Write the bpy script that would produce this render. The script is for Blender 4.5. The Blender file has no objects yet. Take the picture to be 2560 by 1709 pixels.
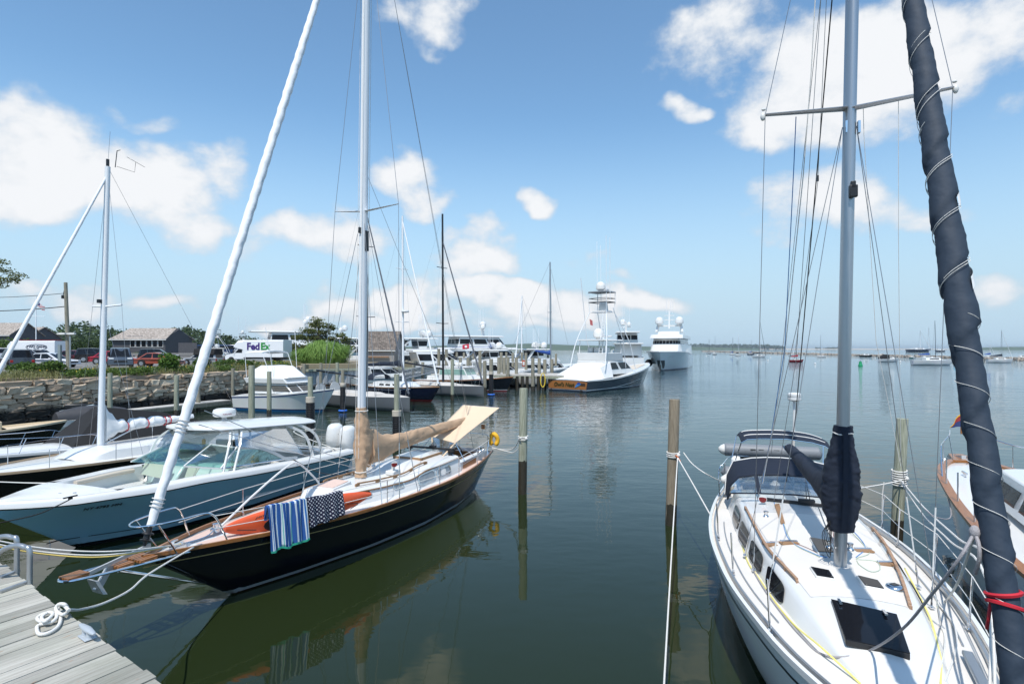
import bpy, bmesh, math, random
from mathutils import Vector, Matrix, noise
rnd = random.Random(7)
R = math.radians
F, H = 1422.2, 4.6          # focal length in photo pixels, eye height above the water
HOR = 872.0
V = Vector
C = bpy.context.scene.collection
sc = bpy.context.scene

# ------------------------------------------------------------------ survey helpers
def G(px, py, z=0.0):
    Y = (H - z) * F / (py - HOR)
    return V(((px - 1280) / F * Y, Y, z))
def P(px, py, Y):
    return V(((px - 1280) / F * Y, Y, H - (py - HOR) * Y / F))
def itp(x, tab):
    if x <= tab[0][0]: return tab[0][1]
    for (a, b), (c, d) in zip(tab, tab[1:]):
        if x <= c: return b + (d - b) * (x - a) / (c - a)
    return tab[-1][1]
def smo(x, tab):
    """smooth interpolation through a table (Catmull-Rom)"""
    n = len(tab)
    if x <= tab[0][0]: return tab[0][1]
    if x >= tab[-1][0]: return tab[-1][1]
    for i in range(n - 1):
        if x <= tab[i + 1][0]:
            x0, y0 = tab[i]; x1, y1 = tab[i + 1]
            m0 = (y1 - tab[i - 1][1]) / (x1 - tab[i - 1][0]) if i > 0 else (y1 - y0) / (x1 - x0)
            m1 = (tab[i + 2][1] - y0) / (tab[i + 2][0] - x0) if i + 2 < n else (y1 - y0) / (x1 - x0)
            h = x1 - x0; t = (x - x0) / h
            return ((2*t**3 - 3*t*t + 1)*y0 + (t**3 - 2*t*t + t)*h*m0 + (-2*t**3 + 3*t*t)*y1 + (t**3 - t*t)*h*m1)
class Frame:
    """boat frame: s = metres aft of the origin, t = metres to port, z up (local x = -s, y = t)"""
    def __init__(f, ox, oy, ax, ay):
        n = math.hypot(ax, ay); f.o = (ox, oy); f.a = (ax / n, ay / n); f.p = (ay / n, -ax / n)
    def _l(f, X, Y):
        dx, dy = X - f.o[0], Y - f.o[1]
        return dx * f.a[0] + dy * f.a[1], dx * f.p[0] + dy * f.p[1]
    def onz(f, px, py, z):
        g = G(px, py, z); s, t = f._l(g.x, g.y); return V((-s, t, z))
    def ont(f, px, py, t):
        k = (px - 1280) / F; Y = (t + f.o[0]*f.p[0] + f.o[1]*f.p[1]) / (k*f.p[0] + f.p[1])
        return V((-f._l(k*Y, Y)[0], t, H - (py - HOR) * Y / F))
    def ons(f, px, py, s):
        k = (px - 1280) / F; Y = (s + f.o[0]*f.a[0] + f.o[1]*f.a[1]) / (k*f.a[0] + f.a[1])
        return V((-s, f._l(k*Y, Y)[1], H - (py - HOR) * Y / F))
    def world(f, v):
        s, t = -v[0], v[1]
        return V((f.o[0] + s*f.a[0] + t*f.p[0], f.o[1] + s*f.a[1] + t*f.p[1], v[2]))
    def local(f, v):
        s, t = f._l(v[0], v[1]); return V((-s, t, v[2]))
    @property
    def rz(f): return math.atan2(-f.a[1], -f.a[0])
def Lc(s, t, z): return V((-s, t, z))

# ------------------------------------------------------------------ materials
MATS = {}
def nd(nt, t, **kw):
    n = nt.nodes.new(t)
    for k, v in kw.items():
        if k.startswith('i_'):
            key = k[2:]; key = int(key) if key.isdigit() else key.replace('_', ' ')
            n.inputs[key].default_value = v
        else: setattr(n, k, v)
    return n
def base_mat(name):
    m = bpy.data.materials.new(name); m.use_nodes = True
    nt = m.node_tree; b = nt.nodes['Principled BSDF']
    return m, nt, b
def rgba(c): return (c[0], c[1], c[2], 1.0)
def M(name, col=None, rough=.45, metal=0., var=.08, scale=3., bump=0., bscale=30., coat=0., spec=.5, stretch=None, trans=0., alpha=1.):
    if name in MATS: return MATS[name]
    m, nt, b = base_mat(name)
    L = nt.links.new
    b.inputs['Roughness'].default_value = rough; b.inputs['Metallic'].default_value = metal
    b.inputs['Coat Weight'].default_value = coat; b.inputs['Coat Roughness'].default_value = .06
    b.inputs['Specular IOR Level'].default_value = spec
    b.inputs['Transmission Weight'].default_value = trans; b.inputs['Alpha'].default_value = alpha
    tc = nd(nt, 'ShaderNodeTexCoord'); src = tc.outputs['Object']
    if stretch:
        mp = nd(nt, 'ShaderNodeMapping'); mp.inputs['Scale'].default_value = stretch; L(src, mp.inputs[0]); src = mp.outputs[0]
    if var > 0:
        nz = nd(nt, 'ShaderNodeTexNoise', i_Scale=scale, i_Detail=4., i_Roughness=.6); L(src, nz.inputs['Vector'])
        mx = nd(nt, 'ShaderNodeMix', data_type='RGBA')
        mx.inputs[6].default_value = rgba([c * (1 - var) for c in col]); mx.inputs[7].default_value = rgba([min(1, c * (1 + var)) for c in col])
        L(nz.outputs['Fac'], mx.inputs[0]); L(mx.outputs[2], b.inputs['Base Color'])
        mr = nd(nt, 'ShaderNodeMapRange'); mr.inputs[3].default_value = max(0, rough * (1 - var)); mr.inputs[4].default_value = min(1, rough * (1 + var))
        L(nz.outputs['Fac'], mr.inputs[0]); L(mr.outputs[0], b.inputs['Roughness'])
    else: b.inputs['Base Color'].default_value = rgba(col)
    if bump > 0:
        n2 = nd(nt, 'ShaderNodeTexNoise', i_Scale=bscale, i_Detail=3.); L(src, n2.inputs['Vector'])
        bp = nd(nt, 'ShaderNodeBump', i_Strength=bump, i_Distance=.02); L(n2.outputs['Fac'], bp.inputs['Height']); L(bp.outputs[0], b.inputs['Normal'])
    MATS[name] = m; return m
def hull_mat(name, top, boot, bottom, z1=.13, z0=.03, rough=.12):
    if name in MATS: return MATS[name]
    m, nt, b = base_mat(name); L = nt.links.new
    tc = nd(nt, 'ShaderNodeTexCoord'); sx = nd(nt, 'ShaderNodeSeparateXYZ'); L(tc.outputs['Object'], sx.inputs[0])
    def step(th, a, bb):
        g = nd(nt, 'ShaderNodeMath', operation='GREATER_THAN'); g.inputs[1].default_value = th; L(sx.outputs[2], g.inputs[0])
        mx = nd(nt, 'ShaderNodeMix', data_type='RGBA'); L(g.outputs[0], mx.inputs[0])
        for i, q in ((6, a), (7, bb)):
            if isinstance(q, tuple): mx.inputs[i].default_value = rgba(q)
            else: L(q, mx.inputs[i])
        return mx.outputs[2]
    c = step(z1, step(z0, bottom, boot), top)
    nz = nd(nt, 'ShaderNodeTexNoise', i_Scale=1.3, i_Detail=5.); L(tc.outputs['Object'], nz.inputs['Vector'])
    mv = nd(nt, 'ShaderNodeMix', data_type='RGBA', blend_type='MULTIPLY'); mv.inputs[0].default_value = .12
    L(c, mv.inputs[6]); L(nz.outputs['Color'], mv.inputs[7]); L(mv.outputs[2], b.inputs['Base Color'])
    b.inputs['Roughness'].default_value = rough; b.inputs['Coat Weight'].default_value = .3; b.inputs['Coat Roughness'].default_value = .04
    MATS[name] = m; return m
def wood_mat(name, c1=None, c2=None, stretch=(1, 12, 12), rough=.55, bump=.25, scale=4.):
    if name in MATS: return MATS[name]
    m, nt, b = base_mat(name); L = nt.links.new
    tc = nd(nt, 'ShaderNodeTexCoord'); mp = nd(nt, 'ShaderNodeMapping'); mp.inputs['Scale'].default_value = stretch; L(tc.outputs['Object'], mp.inputs[0])
    nz = nd(nt, 'ShaderNodeTexNoise', i_Scale=scale, i_Detail=6., i_Roughness=.65); L(mp.outputs[0], nz.inputs['Vector'])
    cr = nd(nt, 'ShaderNodeValToRGB'); cr.color_ramp.elements[0].color = rgba(c1); cr.color_ramp.elements[1].color = rgba(c2)
    cr.color_ramp.elements[0].position = .3; cr.color_ramp.elements[1].position = .7
    L(nz.outputs['Fac'], cr.inputs[0]); L(cr.outputs[0], b.inputs['Base Color']); b.inputs['Roughness'].default_value = rough
    bp = nd(nt, 'ShaderNodeBump', i_Strength=bump, i_Distance=.01); L(nz.outputs['Fac'], bp.inputs['Height']); L(bp.outputs[0], b.inputs['Normal'])
    MATS[name] = m; return m
def glass_clear(name, tint=(.9, .95, .95), a=.22):
    """thin clear sheet: mostly see-through with a sharp reflection"""
    if name in MATS: return MATS[name]
    m, nt, b = base_mat(name); L = nt.links.new
    tr = nd(nt, 'ShaderNodeBsdfTransparent'); tr.inputs[0].default_value = rgba(tint)
    gl = nd(nt, 'ShaderNodeBsdfGlossy'); gl.inputs['Roughness'].default_value = .03; gl.inputs[0].default_value = (.9, .92, .93, 1)
    fr = nd(nt, 'ShaderNodeFresnel', i_IOR=1.5); ad = nd(nt, 'ShaderNodeMath', operation='ADD'); ad.inputs[1].default_value = a; fm = nd(nt, 'ShaderNodeMath', operation='MULTIPLY'); fm.inputs[1].default_value = .55; L(fr.outputs[0], fm.inputs[0]); L(fm.outputs[0], ad.inputs[0])
    mx = nd(nt, 'ShaderNodeMixShader'); L(ad.outputs[0], mx.inputs[0]); L(tr.outputs[0], mx.inputs[1]); L(gl.outputs[0], mx.inputs[2])
    L(mx.outputs[0], nt.nodes['Material Output'].inputs[0]); MATS[name] = m; return m

WHITE = M('white_gelcoat', (.68, .68, .665), .22, var=.03, scale=1.5, coat=.3)
CREAM = M('cream_nonskid', (.67, .64, .595), .65, var=.08, scale=1.6, bump=.1, bscale=120)
OFFW = M('off_white_paint', (.70, .69, .66), .4, var=.06)
GREYP = M('grey_paint', (.34, .36, .37), .4, var=.06)
STEEL = M('stainless_steel', (.72, .73, .75), .14, 1., var=.06)
ALU = M('mast_aluminium', (.40, .42, .44), .32, .75, var=.07, stretch=(6, 6, .3))
WPAINT = M('white_mast_paint', (.80, .81, .82), .3, var=.03)
BLACK = M('black_plastic', (.015, .015, .017), .4, var=.1)
BLACKC = M('black_canvas', (.009, .009, .010), .85, var=.2, bump=.3, bscale=14)
NAVYC = M('navy_canvas', (.007, .013, .028), .85, var=.2, bump=.35, bscale=10)
BLUEC = M('blue_canvas', (.02, .07, .28), .8, var=.15, bump=.3, bscale=10)
TANC = M('tan_canvas', (.47, .315, .20), .85, var=.12, bump=.5, bscale=7)
SAND = M('sand_canvas', (.66, .51, .36), .8, var=.06, bump=.1, bscale=60)
WCANV = M('white_canvas', (.76, .76, .75), .75, var=.05, bump=.4, bscale=9)
ROPEW = M('white_rope', (.74, .72, .68), .85, var=.12, scale=60, bump=.5, bscale=220)
ROPEY = M('yellow_rope', (.75, .55, .16), .8, var=.1, scale=60)
ROPEP = M('pale_yellow_rope', (.78, .70, .22), .8, var=.1, scale=60)
ROPEB = M('blue_rope', (.06, .24, .55), .8, var=.2, scale=60)
ROPEG = M('grey_rope', (.36, .34, .35), .85, var=.35, scale=45, bump=.5, bscale=150)
ROPEK = M('black_rope', (.02, .02, .02), .85, var=.2)
ROPEGN = M('green_flecked_rope', (.42, .50, .40), .85, var=.4, scale=90)
WIRE = M('rigging_wire', (.30, .30, .31), .35, .7, var=.05)
TEAK = wood_mat('varnished_teak', (.22, .085, .025), (.36, .155, .05), (1, 14, 14), .28)
TEAKG = wood_mat('weathered_teak', (.36, .25, .15), (.52, .38, .25), (1, 16, 16), .7)
TEAKD = wood_mat('teak_trim', (.24, .13, .06), (.38, .22, .11), (2, 14, 14), .5)
PILE = wood_mat('piling_wood', (.12, .11, .08), (.36, .335, .26), (9, 9, .6), .9, .9)
GREENP = wood_mat('treated_piling_wood', (.15, .165, .115), (.42, .425, .33), (8, 8, .5), .9, .9)
DARKG = M('tinted_glass', (.010, .011, .014), .06, var=.1, spec=.25)
REDP = M('red_paint', (.16, .012, .012), .4, var=.1)
ORANGE = M('orange_plastic', (.72, .11, .035), .38, var=.05)
YELF = M('yellow_foam', (.78, .42, .02), .6, var=.12, bump=.2)
PINKD = M('buff_nonskid_deck', (.62, .46, .39), .75, var=.06, scale=9, bump=.15, bscale=160)
NAVYP = M('navy_paint', (.006, .008, .016), .1, var=.1, coat=.4)
GOLD = M('gold_leaf', (.42, .34, .16), .4, .3, var=.05)
BEIGEV = M('beige_vinyl', (.58, .51, .42), .6, var=.05)
DGREY = M('dark_grey_rubber', (.05, .055, .06), .6, var=.15)
LGREYR = M('grey_inflatable_rubber', (.19, .205, .225), .55, var=.08)
CLEAR = glass_clear('clear_vinyl', (.90, .92, .92), .03)
CGLASS = glass_clear('tinted_windshield', (.74, .90, .87), .05)

# ------------------------------------------------------------------ objects
def tag(o, label=None, cat=None, group=None, kind=None):
    if label: o['label'] = label
    if cat: o['category'] = cat
    if group: o['group'] = group
    if kind: o['kind'] = kind
    return o
def thing(name, label, cat, loc=(0, 0, 0), rz=0., group=None):
    o = bpy.data.objects.new(name, None); C.objects.link(o); o.empty_display_size = .2
    o.location = loc; o.rotation_euler = (0, 0, rz); return tag(o, label, cat, group)
def kids(o): return [c for c in bpy.data.objects if c.parent is o]
def copy_tree(o, parent=None):
    c = o.copy(); C.objects.link(c)
    if parent is not None: c.parent = parent
    for ch in KIDS.get(o.name, []): copy_tree2(ch, c)
    return c
def copy_tree2(o, parent):
    c = o.copy(); C.objects.link(c); c.parent = parent
    KIDS.setdefault(parent.name, []).append(c)
    for ch in KIDS.get(o.name, []): copy_tree2(ch, c)
KIDS = {}
class MB:
    def __init__(s): s.v = []; s.f = []; s.m = []; s.cur = 0
    def add(s, vs, fs):
        b = len(s.v); s.v.extend([tuple(q) for q in vs])
        for f in fs: s.f.append([b + i for i in f]); s.m.append(s.cur)
        return s
    def box(s, c, sz, rot=None):
        c = V(c); hx, hy, hz = sz[0]/2, sz[1]/2, sz[2]/2
        p = [V((x, y, z)) for z in (-hz, hz) for x, y in ((-hx, -hy), (hx, -hy), (hx, hy), (-hx, hy))]
        if rot is not None: p = [rot @ q for q in p]
        return s.add([c + q for q in p], [(3,2,1,0), (4,5,6,7), (0,1,5,4), (1,2,6,5), (2,3,7,6), (3,0,4,7)])
    def beam(s, a, b, w, h, up=(0, 0, 1)):
        a, b = V(a), V(b); d = (b - a).normalized(); u = V(up); x = d.cross(u)
        if x.length < 1e-4: x = d.cross(V((1, 0, 0)))
        x.normalize(); u = x.cross(d)
        r = [(-w/2, -h/2), (w/2, -h/2), (w/2, h/2), (-w/2, h/2)]
        return s.add([a + x*i + u*j for i, j in r] + [b + x*i + u*j for i, j in r], [(0,1,2,3), (7,6,5,4), (0,4,5,1), (1,5,6,2), (2,6,7,3), (3,7,4,0)])
    def tube(s, pts, r, n=8, cap=True, closed=False):
        pts = [V(p) for p in pts]; k = len(pts)
        rs = r if isinstance(r, (list, tuple)) else [r] * k
        if n < 3: n = 3
        vs = []; prev = None
        for i, p in enumerate(pts):
            if closed: d = pts[(i+1) % k] - pts[i-1]
            else: d = pts[min(i+1, k-1)] - pts[max(i-1, 0)]
            if d.length < 1e-9: d = V((0, 0, 1))
            d.normalize()
            if prev is None:
                x = d.cross(V((0, 0, 1)))
                if x.length < 1e-3: x = d.cross(V((1, 0, 0)))
            else: x = prev - d * prev.dot(d)
            x.normalize(); prev = x; y = d.cross(x)
            for j in range(n):
                a = 2*math.pi*j/n; vs.append(p + (x*math.cos(a) + y*math.sin(a)) * rs[i])
        fs = []
        for i in range(k if closed else k-1):
            for j in range(n):
                a, b = i*n + j, i*n + (j+1) % n; c, d = ((i+1) % k)*n + (j+1) % n, ((i+1) % k)*n + j
                fs.append((a, b, c, d))
        if cap and not closed: fs += [tuple(range(n))[::-1], tuple(range((k-1)*n, k*n))]
        return s.add(vs, fs)
    def loft(s, rings, ring_closed=True, cap=True):
        n = len(rings[0]); vs = [q for r in rings for q in r]; fs = []
        for i in range(len(rings) - 1):
            for j in range(n if ring_closed else n - 1):
                fs.append((i*n + j, i*n + (j+1) % n, (i+1)*n + (j+1) % n, (i+1)*n + j))
        if cap: fs += [tuple(range(n))[::-1], tuple(range((len(rings)-1)*n, len(rings)*n))]
        return s.add(vs, fs)
    def lathe(s, c, prof, n=12, axis=None):
        c = V(c); q = V((0, 0, 1)).rotation_difference(V(axis)) if axis is not None else None
        rings = []
        for r, z in prof:
            ring = [V((r*math.cos(2*math.pi*j/n), r*math.sin(2*math.pi*j/n), z)) for j in range(n)]
            if q: ring = [q @ p for p in ring]
            rings.append([c + p for p in ring])
        return s.loft(rings)
    def ball(s, c, r, n=12, m=8, z0=-1.):
        rr = r if isinstance(r, (list, tuple)) else (r, r, r); a0 = math.asin(max(-1, z0)); rings = []
        for i in range(m + 1):
            a = a0 + (math.pi/2 - a0) * i / m
            k = max(math.cos(a), .001)
            rings.append([V(c) + V((rr[0]*k*math.cos(2*math.pi*j/n), rr[1]*k*math.sin(2*math.pi*j/n), rr[2]*math.sin(a))) for j in range(n)])
        return s.loft(rings)
    def prism(s, pts, dv):
        """pts: 3D polygon, extruded by vector dv"""
        n = len(pts); dv = V(dv); a = [V(p) for p in pts]
        return s.add(a + [p + dv for p in a], [tuple(range(n))[::-1], tuple(range(n, 2*n))] + [(i, (i+1) % n, n + (i+1) % n, n + i) for i in range(n)])
    def sheet(s, rows):
        return s.loft(rows, False, False)
    def slab(s, rows, th):
        """grid with thickness along its rough normal"""
        nr, nc = len(rows), len(rows[0])
        n = (V(rows[0][-1]) - V(rows[0][0])).cross(V(rows[-1][0]) - V(rows[0][0])).normalized() * th
        A = [[V(p) for p in r] for r in rows]; B = [[V(p) + n for p in r] for r in rows]
        rings = [A[i] + B[i][::-1] for i in range(nr)]
        return s.loft(rings)
    def build(s, name, mat, parent=None, smooth=40, bevel=0., seg=2, recalc=True):
        me = bpy.data.meshes.new(name); me.from_pydata([tuple(v) for v in s.v], [], s.f)
        ms = mat if isinstance(mat, (list, tuple)) else [mat]
        for m in ms: me.materials.append(m)
        if len(ms) > 1: me.polygons.foreach_set('material_index', s.m)
        if recalc:
            bm = bmesh.new(); bm.from_mesh(me); bmesh.ops.recalc_face_normals(bm, faces=bm.faces); bm.to_mesh(me); bm.free()
        if smooth:
            me.polygons.foreach_set('use_smooth', [True] * len(me.polygons)); me.set_sharp_from_angle(angle=R(smooth))
        me.update()
        o = bpy.data.objects.new(name, me); C.objects.link(o)
        if parent is not None: o.parent = parent; KIDS.setdefault(parent.name, []).append(o)
        if bevel: md = o.modifiers.new('bevel', 'BEVEL'); md.width = bevel; md.segments = seg; md.limit_method = 'ANGLE'
        return o
def tube(name, pts, r, mat, parent=None, n=8, **k): return MB().tube(pts, r, n).build(name, mat, parent, **k)
def sag(a, b, d, n=14, side=None):
    a, b = V(a), V(b); out = []
    for i in range(n + 1):
        t = i / n; p = a.lerp(b, t); p.z -= 4*d*t*(1-t)
        if side: p += V(side) * (4*t*(1-t))
        out.append(p)
    return out
def crv(pts, n=8):
    """smooth curve through points"""
    pts = [V(p) for p in pts]; out = []
    for i in range(len(pts) - 1):
        p0 = pts[i-1] if i else pts[0]*2 - pts[1]; p1, p2 = pts[i], pts[i+1]
        p3 = pts[i+2] if i + 2 < len(pts) else p2*2 - p1
        for j in range(n):
            t = j / n
            out.append(.5*((2*p1) + (p2 - p0)*t + (2*p0 - 5*p1 + 4*p2 - p3)*t*t + (3*p1 - p0 - 3*p2 + p3)*t**3))
    return out + [pts[-1]]
def text_obj(name, s, size, mat, parent, origin, xdir, up, extrude=.004, shear=0., bold=0., xs=1.):
    cu = bpy.data.curves.new(name, 'FONT'); cu.body = s; cu.size = size; cu.extrude = extrude; cu.shear = shear; cu.offset = bold; cu.align_x = 'CENTER'; cu.align_y = 'CENTER'; cu.resolution_u = 3
    t = bpy.data.objects.new(name, cu); C.objects.link(t)
    bpy.context.view_layer.update()
    me = bpy.data.meshes.new_from_object(t.evaluated_get(bpy.context.evaluated_depsgraph_get()))
    bpy.data.objects.remove(t); me.name = name; me.materials.clear(); me.materials.append(mat)
    x = V(xdir).normalized(); n = x.cross(V(up)).normalized(); u = n.cross(x)
    mt = Matrix((x*xs, u, n)).transposed().to_4x4(); mt.translation = V(origin); me.transform(mt)
    o = bpy.data.objects.new(name, me); C.objects.link(o)
    if parent is not None: o.parent = parent; KIDS.setdefault(parent.name, []).append(o)
    return o

# ------------------------------------------------------------------ hull tools
def section(hb, zs, wb, zk, n=10, p=.6, flare=1.):
    """half section from sheer down to keel: list of (y, z)"""
    out = []
    if zk >= -.02:
        for i in range(n + 1):
            u = i / n; z = zs + (zk - zs) * u; k = 1 - u
            out.append((max(hb * k**(p*flare), .004), z))
    else:
        na = int(n * .7)
        for i in range(na + 1):
            k = 1 - i / na; out.append((wb + (hb - wb) * k**(p*flare), zs * k))
        for i in range(1, n - na + 1):
            u = i / (n - na); out.append((max(wb * math.sqrt(max(0, 1 - u*u)), .004), zk * u))
    return out
class Hull:
    """tables against s: hb half breadth at sheer, zs sheer height, wb half breadth at water, zk keel line"""
    def __init__(h, L, hb, zs, wb, zk, s0=0., n=36, p=.6, flare=1.):
        h.L, h.hb, h.zs, h.wb, h.zk, h.s0, h.n, h.p, h.flare = L, hb, zs, wb, zk, s0, n, p, flare
        h.S = [s0 + (L - s0) * (i / n) ** 1.25 for i in range(n + 1)]
    def B(h, s): return max(.004, smo(s, h.hb))
    def Z(h, s): return smo(s, h.zs)
    def mesh(h, trans_rake=0.):
        mb = MB(); rings = []
        for s in h.S:
            sec = section(h.B(s), h.Z(s), max(0, itp(s, h.wb)), itp(s, h.zk), p=h.p, flare=h.flare)
            ring = [Lc(s, y, z) for y, z in sec] + [Lc(s, -y, z) for y, z in sec[::-1]]
            rings.append(ring)
        if trans_rake:
            zt = h.Z(h.L)
            for q in rings[-1]: q.x += (zt - q.z) * trans_rake
        mb.loft(rings, ring_closed=False, cap=False)
        n = len(rings[0]); last = len(rings) - 1
        mb.add(rings[-1], [tuple(range(n))])
        return mb
    def rail(h, side, ins=0., dz=0., s0=None, s1=None, n=40):
        a = h.s0 if s0 is None else s0; b = h.L if s1 is None else s1
        return [Lc(s, side * max(.003, h.B(s) - ins), h.Z(s) + dz) for s in [a + (b - a)*i/n for i in range(n + 1)]]
    def strip(h, side, z_from_sheer, w, out=.004, s0=None, s1=None, n=40):
        """a painted line below the sheer, following the hull surface"""
        rows = []
        for dz in (-z_from_sheer + w/2, -z_from_sheer - w/2):
            row = []
            a = h.s0 if s0 is None else s0; b = h.L if s1 is None else s1
            for i in range(n + 1):
                s = a + (b - a)*i/n; z = h.Z(s) + dz
                row.append(Lc(s, side * (h.y_at(s, z) + out), z))
            rows.append(row)
        return rows
    def y_at(h, s, z):
        hb, zs, wb, zk = h.B(s), h.Z(s), max(0, itp(s, h.wb)), itp(s, h.zk); k = h.p*h.flare
        if zk >= -.02: u = max(0, (z - zk) / (zs - zk)); return hb * u**k
        return wb + (hb - wb) * max(0, z / zs)**k if z >= 0 else wb
    def deck(h, dz=-.04, ins=.02, camber=.05, s0=None, s1=None, n=30, m=8, t0=-1., t1=1.):
        rows = []; a = h.s0 if s0 is None else s0; b = h.L if s1 is None else s1
        for i in range(n + 1):
            s = a + (b - a)*i/n; w = max(.003, h.B(s) - ins); row = []
            for j in range(m + 1):
                u = t0 + (t1 - t0)*j/m; row.append(Lc(s, u*w, h.Z(s) + dz + camber*(1 - u*u)*min(1, w)))
            rows.append(row)
        return MB().sheet(rows)
def ribbon(mb, path, w, h, up=(0, 0, 1)):
    """rectangular rail swept along a path"""
    path = [V(p) for p in path]; rings = []
    for i, p in enumerate(path):
        d = (path[min(i+1, len(path)-1)] - path[max(i-1, 0)]).normalized(); x = d.cross(V(up)).normalized(); u = x.cross(d)
        rings.append([p - x*w/2 - u*h/2, p + x*w/2 - u*h/2, p + x*w/2 + u*h/2, p - x*w/2 + u*h/2])
    mb.loft(rings); return mb
def rrect(a, b, r, n=4):
    out = []
    for cx, cy, a0 in ((a-r, b-r, 0), (-a+r, b-r, 90), (-a+r, -b+r, 180), (a-r, -b+r, 270)):
        for i in range(n + 1): t = R(a0 + 90*i/n); out.append((cx + r*math.cos(t), cy + r*math.sin(t)))
    return out

# ------------------------------------------------------------------ camera
cam = bpy.data.cameras.new('camera'); co = bpy.data.objects.new('camera', cam); C.objects.link(co); sc.camera = co
co.location = (0, 0, H); co.rotation_euler = (R(90), 0, 0)
cam.sensor_width = 36; cam.lens = F * 36 / 2560; cam.shift_y = (HOR - 854.5) / 2560; cam.clip_start = .05; cam.clip_end = 20000

# ------------------------------------------------------------------ sun, sky and clouds
SUN_EL, SUN_AZ = R(62), V((-.30, -.954))
ld = bpy.data.lights.new('sun', 'SUN'); ld.energy = 2.3; ld.angle = R(.53); ld.color = (1, .96, .9)
lo = bpy.data.objects.new('sun', ld); C.objects.link(lo)
sd = V((SUN_AZ.x*math.cos(SUN_EL), SUN_AZ.y*math.cos(SUN_EL), math.sin(SUN_EL)))
lo.rotation_euler = sd.to_track_quat('Z', 'Y').to_euler(); lo.location = (0, 0, 60)
w = bpy.data.worlds.new('World'); sc.world = w; w.use_nodes = True
nt = w.node_tree; L = nt.links.new; bg = nt.nodes['Background']
sky = nd(nt, 'ShaderNodeTexSky', sky_type='NISHITA'); sky.sun_disc = False; sky.sun_elevation = SUN_EL; sky.sun_rotation = R(162.5)
sky.air_density = 1.0; sky.dust_density = .35; sky.ozone_density = 1.2
tc = nd(nt, 'ShaderNodeTexCoord')
nrm = nd(nt, 'ShaderNodeVectorMath', operation='NORMALIZE'); L(tc.outputs['Generated'], nrm.inputs[0])
sx = nd(nt, 'ShaderNodeSeparateXYZ'); L(nrm.outputs[0], sx.inputs[0])
az = nd(nt, 'ShaderNodeMath', operation='ARCTAN2'); L(sx.outputs[0], az.inputs[0]); L(sx.outputs[1], az.inputs[1])
el = nd(nt, 'ShaderNodeMath', operation='ARCSINE'); L(sx.outputs[2], el.inputs[0])
cv = nd(nt, 'ShaderNodeCombineXYZ'); L(az.outputs[0], cv.inputs[0]); L(el.outputs[0], cv.inputs[1])
nzv = nd(nt, 'ShaderNodeMapping'); nzv.inputs['Scale'].default_value = (1, 1.35, 1); L(cv.outputs[0], nzv.inputs[0])
warp = nd(nt, 'ShaderNodeTexNoise', i_Scale=7., i_Detail=3.); L(nzv.outputs[0], warp.inputs['Vector'])
wsub = nd(nt, 'ShaderNodeVectorMath', operation='SUBTRACT'); wsub.inputs[1].default_value = (.5, .5, .5); L(warp.outputs['Color'], wsub.inputs[0])
wsc = nd(nt, 'ShaderNodeVectorMath', operation='SCALE'); wsc.inputs['Scale'].default_value = .15; L(wsub.outputs[0], wsc.inputs[0])
wad = nd(nt, 'ShaderNodeVectorMath', operation='ADD'); L(cv.outputs[0], wad.inputs[0]); L(wsc.outputs[0], wad.inputs[1])
# cumulus banks, each by its bearing and height above the horizon: (px, py, half width, half height, strength)
CL = [(120,360,190,120,1.2),(300,450,240,110,1.25),(90,470,200,80,1.2),(430,545,150,55,1.0),(40,260,120,60,.8),(560,430,60,40,.5),
      (760,570,130,70,1.0),(860,600,140,60,.95),(660,620,60,40,.6),(1010,430,90,55,.85),(1080,490,70,40,.7),
      (1200,640,110,70,1.1),(1140,670,90,45,.9),(1340,505,45,38,1.0),(1090,40,75,60,.95),(1010,5,80,35,.6),
      (2150,190,330,150,1.15),(1960,270,170,90,.95),(1800,70,160,80,.75),(2450,110,190,110,.9),(2080,510,200,75,.9),(1960,560,110,55,.7),(2300,510,120,40,.5),
      (2530,300,60,40,.5),(2500,730,110,45,.75),(1700,260,35,28,.7),(380,295,80,22,.5),(420,760,120,32,.7),(240,740,90,34,.7),(90,720,90,26,.55),
      (720,785,90,30,1.1),(860,765,100,40,1.15),(1010,755,100,45,1.2),(1160,730,110,45,1.2),(1300,750,110,42,1.2),(1440,765,90,32,1.0),(1580,765,120,34,1.1),(960,800,220,26,.9),(1350,795,200,24,.8),(1660,750,60,22,.6),(1440,650,55,18,.5),(1510,710,60,16,.4),
      (-600,350,420,150,.9),(3100,400,400,180,.9),(1280,-900,700,200,.6)]
acc = None
for px, py, hw, hh, stg in CL:
    x, z = (px - 1280)/F, (HOR - py)/F
    a0 = math.atan2(x, 1); e0 = math.atan2(z, math.hypot(x, 1)); cs = math.cos(a0)
    sub = nd(nt, 'ShaderNodeVectorMath', operation='SUBTRACT'); sub.inputs[1].default_value = (a0, e0, 0); L(wad.outputs[0], sub.inputs[0])
    mul = nd(nt, 'ShaderNodeVectorMath', operation='MULTIPLY'); mul.inputs[1].default_value = (F/hw/cs**2, F/hh/cs, 0); L(sub.outputs[0], mul.inputs[0])
    dt = nd(nt, 'ShaderNodeVectorMath', operation='DOT_PRODUCT'); L(mul.outputs[0], dt.inputs[0]); L(mul.outputs[0], dt.inputs[1])
    ma = nd(nt, 'ShaderNodeMath', operation='MULTIPLY_ADD'); ma.inputs[1].default_value = -stg*.62; ma.inputs[2].default_value = stg; L(dt.outputs['Value'], ma.inputs[0])
    if acc is None: acc = ma
    else:
        mxn = nd(nt, 'ShaderNodeMath', operation='SMOOTH_MAX'); mxn.inputs[2].default_value = .25; L(acc.outputs[0], mxn.inputs[0]); L(ma.outputs[0], mxn.inputs[1]); acc = mxn
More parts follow.
